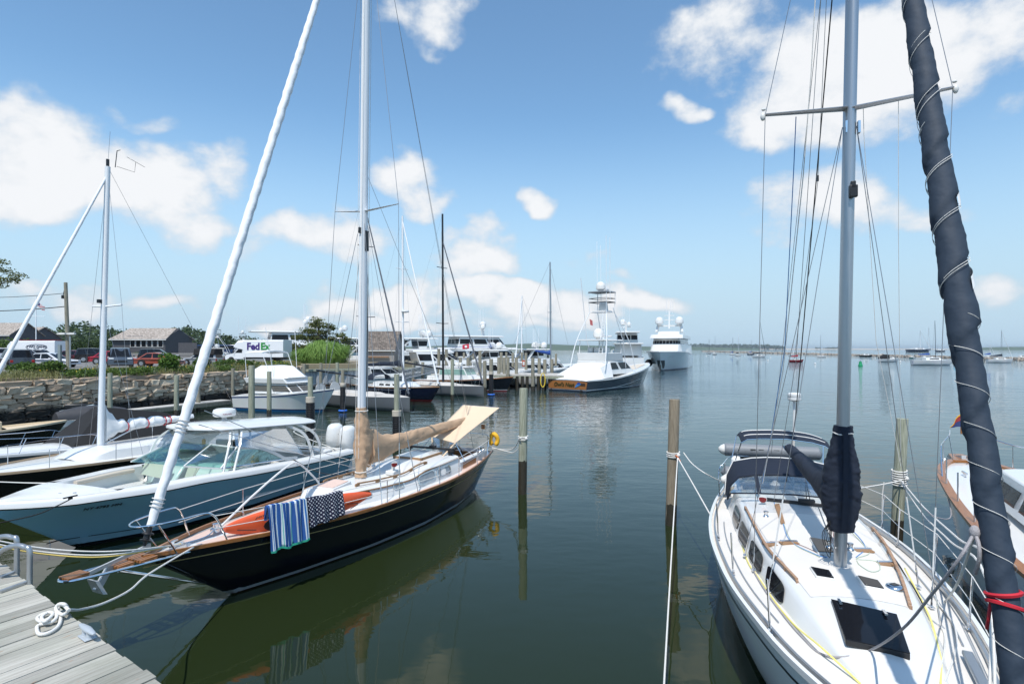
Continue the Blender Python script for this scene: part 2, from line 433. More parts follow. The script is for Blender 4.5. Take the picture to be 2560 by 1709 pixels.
clp = nd(nt, 'ShaderNodeMath', operation='MAXIMUM'); clp.inputs[1].default_value = -.35; L(acc.outputs[0], clp.inputs[0])
def fbm(scale, det):
    n = nd(nt, 'ShaderNodeTexNoise', i_Scale=scale, i_Detail=det, i_Roughness=.62); L(nzv.outputs[0], n.inputs['Vector']); return n
n1 = fbm(9., 10.); n2 = fbm(5., 5.)
f1 = nd(nt, 'ShaderNodeMath', operation='MULTIPLY_ADD'); f1.inputs[1].default_value = 2.1; L(n1.outputs['Fac'], f1.inputs[0]); L(clp.outputs[0], f1.inputs[2])
dens = nd(nt, 'ShaderNodeMapRange', interpolation_type='SMOOTHSTEP'); dens.inputs[1].default_value = 1.16; dens.inputs[2].default_value = 1.92; L(f1.outputs[0], dens.inputs[0])
# a thin veil in the low sky
veil = nd(nt, 'ShaderNodeMapRange', interpolation_type='SMOOTHSTEP'); veil.inputs[1].default_value = .40; veil.inputs[2].default_value = .0; veil.inputs[4].default_value = 1.; L(el.outputs[0], veil.inputs[0])
core = nd(nt, 'ShaderNodeMapRange'); core.inputs[1].default_value = 1.2; core.inputs[2].default_value = 2.0; L(f1.outputs[0], core.inputs[0])
ccol = nd(nt, 'ShaderNodeMix', data_type='RGBA'); L(core.outputs[0], ccol.inputs[0])
CK = 1.0
ccol.inputs[6].default_value = (3.0, 3.4, 3.8, 1); ccol.inputs[7].default_value = (4.6, 4.7, 4.85, 1)
vm = nd(nt, 'ShaderNodeMix', data_type='RGBA'); vm.inputs[7].default_value = (2.65, 3.55, 4.3, 1); L(veil.outputs[0], vm.inputs[0])
tn = nd(nt, 'ShaderNodeMix', data_type='RGBA', blend_type='MULTIPLY'); tn.inputs[0].default_value = 1; tn.inputs[7].default_value = (.76, .94, .965, 1); L(sky.outputs[0], tn.inputs[6]); L(tn.outputs[2], vm.inputs[6])
cm = nd(nt, 'ShaderNodeMix', data_type='RGBA'); L(dens.outputs[0], cm.inputs[0]); L(vm.outputs[2], cm.inputs[6]); L(ccol.outputs[2], cm.inputs[7])
L(cm.outputs[2], bg.inputs['Color']); bg.inputs['Strength'].default_value = .1
sc.view_settings.view_transform = 'Standard'; sc.view_settings.look = 'None'; sc.view_settings.exposure = 1.0; sc.view_settings.gamma = 1

# ------------------------------------------------------------------ water
m, nt, b = base_mat('harbour_water'); L = nt.links.new; MATS['harbour_water'] = m
b.inputs['Base Color'].default_value = (.015, .023, .008, 1); b.inputs['Roughness'].default_value = .03; b.inputs['IOR'].default_value = 1.35
tc = nd(nt, 'ShaderNodeTexCoord')
def wave(scale, sy, det, rot=0.):
    mp = nd(nt, 'ShaderNodeMapping'); mp.inputs['Scale'].default_value = (1, sy, 1); mp.inputs['Rotation'].default_value = (0, 0, rot); L(tc.outputs['Object'], mp.inputs[0])
    n = nd(nt, 'ShaderNodeTexNoise', i_Scale=scale, i_Detail=det, i_Roughness=.5); L(mp.outputs[0], n.inputs['Vector']); return n
wa = wave(1.6, 1.9, 2., .25); wb = wave(.35, 1.7, 2., -.15); wc = wave(.045, 1.6, 3.)
ad = nd(nt, 'ShaderNodeMath', operation='MULTIPLY_ADD'); ad.inputs[1].default_value = 2.2; L(wb.outputs['Fac'], ad.inputs[0]); L(wa.outputs['Fac'], ad.inputs[2])
sxy = nd(nt, 'ShaderNodeSeparateXYZ'); L(tc.outputs['Object'], sxy.inputs[0])
shel = nd(nt, 'ShaderNodeMapRange', interpolation_type='SMOOTHSTEP'); shel.inputs[1].default_value = 7.; shel.inputs[2].default_value = 70.; shel.inputs[3].default_value = .015; shel.inputs[4].default_value = .22; L(sxy.outputs[1], shel.inputs[0])
gust = nd(nt, 'ShaderNodeMapRange'); gust.inputs[1].default_value = .3; gust.inputs[2].default_value = .7; gust.inputs[3].default_value = .55; gust.inputs[4].default_value = 1.3; L(wc.outputs['Fac'], gust.inputs[0])
ms = nd(nt, 'ShaderNodeMath', operation='MULTIPLY'); L(shel.outputs[0], ms.inputs[0]); L(gust.outputs[0], ms.inputs[1])
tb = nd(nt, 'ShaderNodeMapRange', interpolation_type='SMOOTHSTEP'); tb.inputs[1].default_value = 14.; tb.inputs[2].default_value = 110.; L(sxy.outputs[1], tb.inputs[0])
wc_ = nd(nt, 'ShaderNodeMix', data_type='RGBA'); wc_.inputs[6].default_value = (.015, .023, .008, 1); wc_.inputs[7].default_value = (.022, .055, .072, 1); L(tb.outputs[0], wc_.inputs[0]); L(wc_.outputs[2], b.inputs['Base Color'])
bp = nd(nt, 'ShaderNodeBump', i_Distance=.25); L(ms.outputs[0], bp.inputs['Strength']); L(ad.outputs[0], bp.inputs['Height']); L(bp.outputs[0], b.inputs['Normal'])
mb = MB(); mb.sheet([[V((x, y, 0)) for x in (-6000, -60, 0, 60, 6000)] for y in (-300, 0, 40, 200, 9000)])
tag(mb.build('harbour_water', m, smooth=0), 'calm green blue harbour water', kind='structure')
# ================================================================== navy sloop with the tan sail cover
fa = Frame(-5.93, 9.14, .395, .919)
hA = Hull(11.7, [(0,.03),(.45,.24),(1.2,.54),(1.8,.75),(3.1,1.06),(4.2,1.24),(5.3,1.33),(6.6,1.39),(7.8,1.38),(9.6,1.18),(11,.9),(11.7,.72)],
    [(0,1.25),(1.2,1.2),(3.1,1.09),(5.3,1.02),(7.8,.98),(9.6,1.0),(11.7,1.08)],
    [(1.65,0),(3,.42),(4.8,.85),(6.7,1.08),(8.6,1.0),(10.1,.7),(10.9,.3),(11.3,0)],
    [(0,1.2),(.1,1.16),(1.66,0),(2.2,-.25),(3,-.4),(9.8,-.4),(10.6,-.15),(11.2,.08),(11.7,.35)])
A = thing('sailing_yacht', 'navy blue sloop with tan sail cover, sand awning and white furled jib', 'sailboat', (fa.o[0], fa.o[1], 0), fa.rz)
hA.mesh(.3).build('hull', hull_mat('navy_topsides', (.004, .005, .011), (.36, .40, .42), (.05, .004, .006), .13, .03), A, 60)
for sd_ in (1, -1):
    MB().sheet(hA.strip(sd_, .16, .02, .006)).build('cove_stripe', GOLD, A, 0)
    ribbon(MB(), hA.rail(sd_, .02, .015), .045, .06).build('toe_rail', TEAK, A)
def deck_part(h, name, mat, parent, **k): return h.deck(**k).build(name, mat, parent, 30)
deck_part(hA, 'deck', WHITE, A, dz=-.035, ins=.03, s1=8.9)
for sd_ in (1, -1):
    deck_part(hA, 'side_deck', WHITE, A, dz=-.035, ins=.03, s0=8.9, s1=11.0, t0=.62*sd_, t1=sd_, m=3, camber=.02)
    deck_part(hA, 'nonskid_panel', PINKD, A, dz=-.022, ins=.12, s0=3.6, s1=11.0, t0=.80*sd_, t1=sd_, m=3, camber=.01)
    deck_part(hA, 'nonskid_panel', PINKD, A, dz=-.025, ins=.12, s0=.9, s1=3.6, t0=.14*sd_, t1=sd_, m=4, camber=.05)
deck_part(hA, 'aft_deck', WHITE, A, dz=-.035, ins=.03, s0=11.0)
# coachroof
def cab(s): return itp(s, [(3.75,.44),(4.3,.62),(5.3,.78),(6.6,.90),(7.8,.95),(8.9,.90)])
def cabz(s): return smo(s, [(3.75,1.26),(4.1,1.36),(5.5,1.30),(6.4,1.28),(7.0,1.38),(8.9,1.41)])
rows = []
for i in range(31):
    s = 3.75 + 5.15*i/30; w_, z_ = cab(s), cabz(s); zb = hA.Z(s) - .06
    if s < 4.1: z_ = zb + (z_ - zb) * max(.05, ((s - 3.75)/.35)) ** .6
    row = [Lc(s, w_ + .10, zb), Lc(s, w_ + .02, z_ - .05), Lc(s, w_ - .03, z_)]
    row += [Lc(s, w_*u, z_ + .12*(1 - u*u)*min(1, w_)) for u in (.8, .5, .2, -.2, -.5, -.8)]
    row += [Lc(s, -w_ + .03, z_), Lc(s, -w_ - .02, z_ - .05), Lc(s, -w_ - .10, zb)]
    rows.append(row)
mb = MB(); mb.sheet(rows); mb.add(rows[-1], [tuple(range(len(rows[-1])))]); mb.add(rows[0], [tuple(range(len(rows[0])))])
roof = mb.build('cabin_trunk', WHITE, A, 35)
for sd_ in (1, -1):
    ribbon(MB(), [Lc(s, sd_*(cab(s) + .03), cabz(s) - .03) for s in [4.2 + 4.65*i/24 for i in range(25)]], .03, .025).build('trim_strip', TEAKD, A)
    # grab rails along the roof edge
    pts = [Lc(s, sd_*(cab(s) - .22), cabz(s) + .11) for s in [4.75 + 2.6*i/16 for i in range(17)]]
    mb = ribbon(MB(), pts, .035, .03)
    for k in (0, 4, 8, 12, 16): mb.box(pts[k] - V((0, 0, .03)), (.14, .035, .06))
    mb.build('grab_rail', TEAKD, A)
def side_pt(s, z, out=.006):   # a point on the port side of the cabin trunk
    zb, zt = hA.Z(s) - .06, cabz(s) - .05; u = (z - zb)/(zt - zb); return Lc(s, cab(s) + .10 - .08*u + out, z)
def port_light(px0, py0, px1, py1, hh, r, curtain, name='port_light', side=1):
    a = fa.ont(px0, py0, .95); b_ = fa.ont(px1, py1, .95)
    sa, sb = -a.x, -b_.x; za = hA.Z((sa+sb)/2); zc = za + .20; L_ = (sb - sa)/2; sc_ = (sa + sb)/2
    for sd in (1, -1):
        def ring(k, out):
            pts = []
            for x, z in rrect(L_*k, hh*k, min(r, hh*k*.98, L_*k*.98), 5):
                q = side_pt(sc_ + x, zc + z + (cabz(sc_ + x) - cabz(sc_))*.6, out); pts.append(V((q.x, q.y*sd, q.z)))
            return pts
        f = MB().loft([ring(1.16, .002), ring(1.16, .018), ring(.96, .018), ring(.96, .004)], True, False).build(name, STEEL, A, 30)
        MB().add(ring(.97, .007), [tuple(range(24))]).build('pane', CURT if curtain else DARKG, f, 0)
m, nt, b = base_mat('curtained_glass'); L = nt.links.new
tc = nd(nt, 'ShaderNodeTexCoord'); wv = nd(nt, 'ShaderNodeTexWave', i_Scale=6., i_Distortion=1.5); L(tc.outputs['Object'], wv.inputs[0])
cr = nd(nt, 'ShaderNodeValToRGB'); cr.color_ramp.elements[0].color = (.10, .14, .18, 1); cr.color_ramp.elements[1].color = (.46, .50, .52, 1); L(wv.outputs['Fac'], cr.inputs[0]); L(cr.outputs[0], b.inputs['Base Color']); b.inputs['Roughness'].default_value = .12
CURT = m
port_light(922, 1241, 944, 1234, .07, .08, False); port_light(993, 1220, 1014, 1211, .065, .08, True)
port_light(1047, 1199, 1083, 1184, .115, .16, True, 'cabin_window'); port_light(1090, 1184, 1121, 1168, .105, .12, True, 'cabin_window')
# forward hatch with buff lid, main hatch with wooden coaming
mb = MB(); mb.prism([Lc(4.12,-.30,1.36), Lc(4.12,.30,1.36), Lc(4.78,.28,1.40), Lc(4.78,-.28,1.40)], (0, 0, .09)); fh = mb.build('forward_hatch', WHITE, A, bevel=.015)
MB().prism([Lc(4.17,-.25,1.454), Lc(4.17,.25,1.454), Lc(4.73,.23,1.494), Lc(4.73,-.23,1.494)], (0, 0, .008)).build('lid', PINKD, fh)
mb = MB().box(Lc(8.1, 0, 1.53), (1.05, .86, .06)); sh = mb.build('sliding_hatch', WHITE, A, bevel=.02)
mb = MB()
for sd_ in (1, -1): mb.box(Lc(8.1, .45*sd_, 1.515), (1.15, .05, .07))
mb.box(Lc(7.55, 0, 1.515), (.05, .95, .07)); mb.build('hatch_trim', TEAKD, sh)
mb = MB().beam(Lc(8.75, -.72, 1.62), Lc(8.75, .72, 1.62), .07, .06)
for sd_ in (1, -1): mb.beam(Lc(8.75, .68*sd_, 1.62), Lc(8.72, .72*sd_, 1.43), .12, .05).box(Lc(8.75, .72*sd_, 1.60), (.14, .14, .10))
mb.box(Lc(8.75, .1, 1.67), (.12, .2, .06)); mb.build('mainsheet_traveler', BLACK, A, bevel=.008)
# ventilation cowl on its box, winches
MB().box(Lc(6.25, .42, 1.42), (.34, .26, .12)).build('dorade_box', WHITE, A, bevel=.03)
def cowl(parent, p, h, r, d, back=WHITE, throat=REDP):
    p = V(p); d = V(d).normalized()
    mb = MB(); mb.tube(crv([p, p + V((0, 0, h*.55)), p + V((0, 0, h)) + d*r*.6, p + V((0, 0, h)) + d*r*1.3], 5), [r*.55]*11 + [r*.7]*3 + [r*.9, r], 14)
    c = mb.build('ventilation_cowl', back, parent)
    MB().lathe(p + V((0, 0, h)) + d*(r*1.3 - .01), [(r*.9, 0), (r*.9, .012), (.001, .013)], 14, d).build('throat', throat, c)
cowl(A, Lc(6.2, .46, 1.46), .2, .085, (.65, .75, 0))
def winch(parent, p, k=1.):
    return MB().lathe(p, [(.085*k, 0), (.085*k, .03*k), (.055*k, .06*k), (.05*k, .11*k), (.07*k, .15*k), (.065*k, .18*k), (.02, .185*k)], 14).build('winch', STEEL, parent)
winch(A, Lc(10.35, .88, 1.28)); winch(A, Lc(10.35, -.88, 1.28)); winch(A, Lc(10.75, .80, 1.27), .7); winch(A, Lc(6.6, -.45, 1.42), .7)
# cockpit
mb = MB(); w0 = .62
mb.prism([Lc(8.95,-w0,.45), Lc(8.95,w0,.45), Lc(11.0,w0*.8,.45), Lc(11.0,-w0*.8,.45)], (0, 0, .03)); mb.build('cockpit_sole', TEAKG, A)
mb = MB()
for sd_ in (1, -1):
    mb.prism([Lc(8.93,.66*sd_,.48), Lc(11.0,.60*sd_,.48), Lc(11.0,.63*sd_,1.22), Lc(8.93,.70*sd_,1.25)], (0, .03*sd_, 0))
mb.box(Lc(11.02, 0, .8), (.05, 1.1, .7)); mb.box(Lc(8.92, 0, .85), (.03, 1.3, .8)); mb.build('cockpit_lining', TEAK, A)
for sd_ in (1, -1):
    mb = MB(); mb.prism([Lc(8.95,.72*sd_,.95), Lc(8.95,.92*sd_,.95), Lc(11.1,.78*sd_,.98), Lc(11.1,.62*sd_,.98)] if sd_ > 0 else [Lc(8.95,.72*sd_,.95), Lc(11.1,.62*sd_,.98), Lc(11.1,.78*sd_,.98), Lc(8.95,.92*sd_,.95)], (0, 0, .27))
    mb.build('cockpit_coaming', WHITE, A, bevel=.03)
    MB().prism([Lc(9.1,.30*sd_,.85), Lc(10.6,.28*sd_,.85), Lc(10.6,.58*sd_,.85), Lc(9.1,.64*sd_,.85)], (0, 0, .12)).build('cockpit_cushion', NAVYC, A, bevel=.03)
    MB().prism([Lc(9.15,.925*sd_,.99), Lc(10.1,.86*sd_,1.0), Lc(10.1,.86*sd_,1.17), Lc(9.15,.925*sd_,1.17)], (0, .012*sd_, 0)).build('coaming_panel', TEAK, A)
MB().tube([Lc(10.2, 0, 1.14) + V((.02, .36*math.cos(a), .36*math.sin(a))) for a in [2*math.pi*i/24 for i in range(24)]], .016, 8, closed=True).build('steering_wheel', BLACK, A)
mb = MB().lathe(Lc(10.05, 0, .48), [(.11, 0), (.08, .4), (.07, .75), (.12, .85), (.11, 1.0), (.03, 1.06)], 12)
for k in range(5):
    a = 2*math.pi*k/5; mb.beam(Lc(10.2, 0, 1.14), Lc(10.2, 0, 1.14) + V((0, .35*math.cos(a), .35*math.sin(a))), .015, .015)
mb.build('binnacle', STEEL, A)
MB().prism([Lc(11.15,-.45,1.08), Lc(11.6,-.4,1.1), Lc(11.6,.4,1.1), Lc(11.15,.45,1.08)], (0, 0, .05)).build('lazarette_hatch', PINKD, A, bevel=.01)
# spars
mast_s = 5.5
mtop = Lc(5.75, 0, 17.2); mfoot = Lc(5.48, 0, 1.36)
def oval(p0, p1, a, b_, mat, name, parent, n=16, taper=1.):
    rings = []
    for k, p in ((1, V(p0)), (taper, V(p1))):
        rings.append([p + V((a*k*math.cos(2*math.pi*i/n), b_*k*math.sin(2*math.pi*i/n), 0)) for i in range(n)])
    return MB().loft(rings).build(name, mat, parent, 60)
mastA = oval(mfoot, mtop, .125, .088, WPAINT, 'mast', A)
def mz(z): return mfoot.lerp(mtop, (z - mfoot.z)/(mtop.z - mfoot.z))
for tz, px, py, sd_ in ((8.05, 973, 502, 1), (8.05, 830, 540, -1)):
    tip = Lc(5.68, .98*sd_, 8.16); rt = mz(8.05)
    r0 = [rt + V((x, .05*sd_, z)) for x, z in ((.07, 0), (0, .025), (-.07, 0), (0, -.025))]; r1 = [tip + V((x, 0, z)) for x, z in ((.03, 0), (0, .012), (-.03, 0), (0, -.012))]
    MB().loft([r0, r1]).build('spreader', WPAINT, A)
    w_ = .0065
    cp = Lc(5.35, (hA.B(5.35) - .1)*sd_, 1.0)
    tube('shroud', [cp, tip, mz(15.8)], w_, WIRE, A, 5)
    tube('shroud', [Lc(4.72, (hA.B(4.72) - .1)*sd_, 1.0), mz(7.8) + V((.05, .06*sd_, 0))], w_, WIRE, A, 5)
    tube('shroud', [Lc(6.1, (hA.B(6.1) - .1)*sd_, 1.0), mz(7.8) + V((-.05, .06*sd_, 0))], w_, WIRE, A, 5)
    for s_ in (4.72, 5.35, 6.1):
        q = Lc(s_, (hA.B(s_) - .1)*sd_, 1.0); tgt = {4.72: mz(7.8), 5.35: tip, 6.1: mz(7.8)}[s_]; d = (tgt - q).normalized()
        MB().tube([q, q + d*.3], .013, 6).tube([q + d*.3, q + d*1.35], .011, 6).box(q, (.09, .05, .03)).build('turnbuckle', STEEL, A)
tube('backstay', [Lc(11.6, 0, 1.15), mz(16.9) + V((-.15, 0, 0))], .0065, WIRE, A, 5)
tube('topping_lift', [Lc(11.3, 0, 2.25), mz(16.9) + V((-.1, .02, 0))], .005, WIRE, A, 4)
for k, q in enumerate(((.16, .05), (.16, -.05), (-.15, .06))):
    tube('halyard', [mz(1.9) + V((q[0], q[1], 0)), mz(16.9) + V((q[0]*.9, q[1], 0))], .006, ROPEW, A, 5)
MB().box(mz(7.55) + V((.14, 0, 0)), (.05, .06, .14)).box(mz(7.3) + V((0, .1, 0)), (.1, .04, .5)).build('mast_fitting', BLACK, A)
# furled jib: a white sleeve spiralling down the forestay to a black drum
j0, j1 = Lc(.12, 0, 1.72), Lc(5.35, 0, 16.4)
def furled(name, a, b_, r0, r1, mat, parent, turns=26, n=14, k=150, amp=.10, bulge=None):
    mb = MB(); rings = []; d = (V(b_) - V(a)); ax = d.normalized(); x = ax.cross(V((0, 1, 0))).normalized(); y = ax.cross(x)
    for i in range(k + 1):
        u = i/k; r = (r0 + (r1 - r0)*u) if bulge is None else itp(u, bulge); ring = []
        for j in range(n):
            t = 2*math.pi*j/n; ph = (t/(2*math.pi) - u*turns) % 1.0
            rr = r*(1 + amp*(ph - .5)*1.3 + .05*noise.noise(V((u*90, math.cos(t)*1.5, math.sin(t)*1.5))) + .07*noise.noise(V((u*240 + ph*3, math.cos(t)*.8, math.sin(t)*.8 + 7))))
            ring.append(V(a) + d*u + (x*math.cos(t) + y*math.sin(t))*rr)
        rings.append(ring)
    return mb.loft(rings).build(name, mat, parent, 50)
JIBW = M('white_sail_sleeve', (.78, .79, .80), .7, var=.05, bump=.35, bscale=12)
jib = furled('furled_jib', j0, j1, .078, .05, JIBW, A, 44, amp=.17, bulge=[(0,.06),(.02,.074),(.25,.085),(.6,.08),(1,.045)])
ax = (j1 - j0).normalized()
mb = MB().lathe(j0 - ax*.30, [(.03, 0), (.03, .06), (.085, .07), (.09, .09), (.05, .10), (.05, .17), (.09, .18), (.085, .20), (.045, .21), (.04, .34)], 16, ax); mb.build('furler_drum', BLACK, A)
for us in ((.02, .024, .028), (.10, .104, .108, .112)):
  mb = MB()
  for u in us:
      p = j0.lerp(j1, u); q = V((0, 1, 0)); x = ax.cross(q).normalized(); y = ax.cross(x)
      mb.tube([p + (x*math.cos(t) + y*math.sin(t))*.098 for t in [2*math.pi*i/14 for i in range(14)]], .009, 5, closed=True)
  mb.build('sail_lashing', ROPEW, jib)
# boom with draped tan cover
g0, g1 = Lc(5.75, 0, 2.0), Lc(11.45, 0, 2.17)
oval_b = MB().tube([g0, g1], .07, 12).build('boom', WPAINT, A)
rings = []; nb = 60; nn = 22
for i in range(nb + 1):
    u = i/nb; p = g0.lerp(g1, u)
    hgt = itp(u, [(0, .62), (.03, .56), (.10, .36), (.18, .26), (.3, .22), (.6, .19), (1, .12)]); low = itp(u, [(0, .30), (.08, .34), (.2, .22), (.5, .15), (.8, .11), (1, .09)]); wd = itp(u, [(0, .20), (.1, .20), (.25, .17), (.6, .145), (1, .085)])
    ring = []
    for j in range(nn):
        t = 2*math.pi*j/nn; c_, s_ = math.cos(t), math.sin(t)
        z = (hgt if s_ > 0 else low)*s_; y = wd*math.copysign(abs(c_)**.8, c_)*(1 - .25*max(0, s_))
        f_ = .24*noise.noise(V((u*15 - s_*2.6, c_*1.6, s_*1.6))) + .13*noise.noise(V((u*34 + s_*3, c_*3, s_*4 + u*8)))
        ring.append(p + V((0, y*(1 + f_*1.3), z*(1 + f_*.55))))
    rings.append(ring)
cov = MB().loft(rings).build('sail_cover', TANC, A, 70)
rings = []
for i in range(41):
    u = i/40; z = 1.42 + 1.72*u; p = mz(z)
    aft = itp(u, [(0, .13), (.14, .15), (.25, .32), (.4, .42), (.62, .36), (.85, .20), (1, .13)]); fwd = itp(u, [(0, .15), (.1, .13), (.5, .16), (1, .15)]); wd = itp(u, [(0, .15), (.1, .11), (.35, .20), (.7, .17), (1, .11)])
    ring = []
    for j in range(nn):
        t = 2*math.pi*j/nn; c_, s_ = math.cos(t), math.sin(t)
        f_ = .22*noise.noise(V((u*7 + c_*1.4 + s_*1.2, s_*2.2, c_*2 + 5))) + .15*noise.noise(V((u*17 + s_*3, c_*4, s_*4)))
        ring.append(p + V((-(aft if c_ > 0 else fwd)*c_*(1 + f_), wd*s_*(1 + f_), 0)))
    rings.append(ring)
MB().loft(rings).build('mast_boot', TANC, cov, 70)
mb = MB()
for z_, rr in ((3.06, .145), (1.55, .135)):
    mb.tube([mz(z_) + V((rr*1.12*math.cos(t), rr*math.sin(t), 0)) for t in [2*math.pi*i/16 for i in range(16)]], .012, 6, closed=True)
mb.build('cover_tie', ROPEW, cov)
# dodger window, bows and the sand coloured awning
aw = [V(fa.ons(1080, 1090, 9.35)), V(fa.ons(1138, 1107, 9.2)), V(fa.ons(1249, 1019, 11.9)), V(fa.ons(1157, 1012, 11.9))]
rows = []
for i in range(13):
    u = i/12; a_, b_ = aw[0].lerp(aw[3], u), aw[1].lerp(aw[2], u); row = []
    for j in range(13):
        q = a_.lerp(b_, j/12); row.append(q + V((0, 0, -.05*math.sin(math.pi*u)*math.sin(math.pi*j/12) + .012*noise.noise(V((u*6, j*.5, 1))))))
    rows.append(row)
MB().slab(rows, .008).build('awning', SAND, A, 60)
db = [V(fa.ont(1083, 1123, -.05)), V(fa.ont(1106, 1141, .62))]
def framed(a, b_, c_, d_, parent, name, wd, mat):   # window strips round a clear panel
    mb = MB()
    for p, q in ((a, b_), (b_, c_), (c_, d_), (d_, a)): mb.beam(p, q, .012, wd, (c_ - a).cross(b_ - a))
    return mb
n_ = (aw[0] - db[0])
dp = MB().slab([[db[0], db[1]], [aw[0], aw[1]]], .004).build('dodger_window', CLEAR, A, 0)
mb = MB()
for p, q, wd in ((db[0], aw[0], .05), (db[1], aw[1], .05), (aw[0], aw[1], .03), (db[0], db[1], .03)): mb.beam(p, q, wd, .012, (0, 0, 1))
mb.build('window_binding', SAND, dp)
mb = MB().tube([Lc(9.2, .95, 1.2), aw[1] + V((0, .02, -.02))], .012, 6).tube([Lc(9.9, .9, 1.25), aw[1] + V((-.05, .02, -.02))], .012, 6).tube([Lc(9.3, -.9, 1.2), aw[0] + V((0, -.02, -.02))], .012, 6)
mb.tube([aw[2] - V((0, -.05, .0)), aw[3] - V((0, .05, 0))], .013, 6).tube([aw[2], Lc(11.6, .55, 1.1)], .008, 5); mb.build('awning_pole', STEEL, A)
tube('boom_tackle', [g1, aw[3] + V((-.02, -.1, .02)), mz(9.) + V((-.12, 0, 0))], .005, WIRE, A, 4)
# bow pulpit, stanchions and lifelines, stern rail
zp = 1.80
half = [Lc(.74,.40,zp), Lc(.4,.37,zp), Lc(.05,.27,zp), Lc(-.13,.13,zp), Lc(-.18,0,zp)]
ring = crv([Lc(1.18,.50,1.2), Lc(1.02,.46,1.60), Lc(.9,.43,1.76)] + half + [V((q.x, -q.y, q.z)) for q in half[-2::-1]] + [Lc(.9,-.43,1.76), Lc(1.02,-.46,1.60), Lc(1.18,-.50,1.2)], 6)
mb = MB().tube(ring, .015, 8)
for sd_ in (1, -1): mb.tube([Lc(.06,.27*sd_,zp), Lc(.42,.22*sd_,1.22)], .013, 8)
mb.build('bow_pulpit', STEEL, A)
st_s = [2.75, 4.85, 7.05, 8.2, 9.75]
for sd_ in (1, -1):
    tops = []
    for s_ in st_s:
        q = Lc(s_, (hA.B(s_) - .06)*sd_, hA.Z(s_) - .02); MB().tube([q, q + V((0, 0, .56))], .011, 7).lathe(q, [(.03, 0), (.022, .05), (.012, .08)], 8).build('stanchion', STEEL, A); tops.append(q)
    for hz, mat_ in ((.55, ROPEW), (.29, ROPEW)):
        st = Lc(.95, .45*sd_, 1.25 + hz*.85); pts = [st] + [q + V((0, 0, hz)) for q in tops] + [Lc(11.1, .85*sd_, 1.1 + hz*.85)]
        tube('lifeline', pts, .0075, mat_, A, 6)
sr = crv([Lc(10.9,.86,1.05), Lc(11.1,.84,1.55), Lc(11.5,.66,1.62), Lc(11.75,.3,1.64), Lc(11.75,-.3,1.64), Lc(11.5,-.66,1.62), Lc(11.1,-.84,1.55), Lc(10.9,-.86,1.05)], 6)
mb = MB().tube(sr, .014, 8)
for t_ in (.55, -.55): mb.tube([Lc(11.6, t_, 1.08), Lc(11.6, t_, 1.62)], .012, 7)
mb.build('stern_rail', STEEL, A)
tube('flag_halyard_pole', [Lc(11.5, .4, 1.62), Lc(11.5, .42, 1.95)], .008, STEEL, A, 6)
MB().box(Lc(11.5, .43, 1.93), (.02, .13, .15)).build('orange_flag', M('orange_cloth', (.55, .20, .05), .8, var=.15), A)
mb = MB().tube([Lc(11.45, .45, 1.62), Lc(11.45, .62, 2.0)], .009, 6).ball(Lc(11.45, .62, 2.03), .045, 8, 6).beam(Lc(11.45,.3,1.95), Lc(11.45,.85,1.92), .012, .012); mb.build('antenna', WHITE, A)
# bow platform: a steel loop, three teak gratings, the anchor and its stock
pf = [Lc(1.15,.33,1.16), Lc(.5,.26,1.19), Lc(-.4,.20,1.25), Lc(-1.0,.15,1.30), Lc(-1.15,.08,1.31), Lc(-1.18,0,1.31)]
loop = crv(pf + [V((q.x, -q.y, q.z)) for q in pf[-2::-1]], 5)
mb = MB().tube(loop, .022, 8).tube([Lc(-.5,.18,1.24), Lc(1.1,.03,.42)], .02, 8).tube([Lc(-.5,-.18,1.24), Lc(1.1,-.03,.42)], .02, 8); bp_ = mb.build('bow_platform', STEEL, A)
def grating(s0, s1, w_, z, n, name='teak_grating'):
    mb = MB()
    for i in range(n): mb.box(Lc((s0+s1)/2, -w_/2 + w_*(i + .5)/n, z), (s1 - s0, w_/n*.72, .035))
    for s_ in (s0 + .04, s1 - .04): mb.box(Lc(s_, 0, z - .022), (.04, w_, .03))
    return mb.build(name, TEAK, bp_)
grating(-1.14, -.86, .24, 1.33, 6); grating(-.48, -.24, .34, 1.275, 5); grating(-.16, .12, .40, 1.26, 6)
mb = MB().beam(Lc(-.82, .03, 1.30), Lc(.12, .0, 1.42), .035, .055).prism([Lc(-.72,-.10,1.16), Lc(-.72,.10,1.16), Lc(-.62,.13,.93), Lc(-.62,-.13,.93)], (.06, 0, .02)).beam(Lc(-.5, 0, 1.3), Lc(-.7, 0, 1.0), .06, .09); mb.build('anchor', M('galvanised_steel', (.55, .56, .56), .5, .5, var=.15), bp_)
mb = MB().lathe(Lc(1.5, -.2, hA.Z(1.5)), [(.09, 0), (.09, .08), (.05, .10), (.06, .17), (.02, .18)], 12).box(Lc(.6, 0, 1.24), (.2, .16, .08)); mb.build('windlass', STEEL, A)
mb = MB()
for t_ in (.30, -.30): mb.box(Lc(.72, t_, 1.25), (.2, .025, .025)).box(Lc(.72, t_, 1.23), (.05, .03, .05))
mb.build('bow_cleat', STEEL, A)
tube('anchor_chain', crv([Lc(.7, .02, 1.26), Lc(1.2, -.05, 1.23), Lc(1.5, -.18, 1.3)], 6), .012, STEEL, A, 5)
# whisker pole arched across the foredeck
tube('whisker_pole', crv([Lc(1.75, -.35, 1.22), Lc(2.6, -.45, 1.6), Lc(3.55, -.52, 1.98), Lc(3.9, -.5, 2.0), Lc(4.3, -.42, 1.62), Lc(4.45, -.38, 1.42)], 6), .022, WHITE, A, 8)

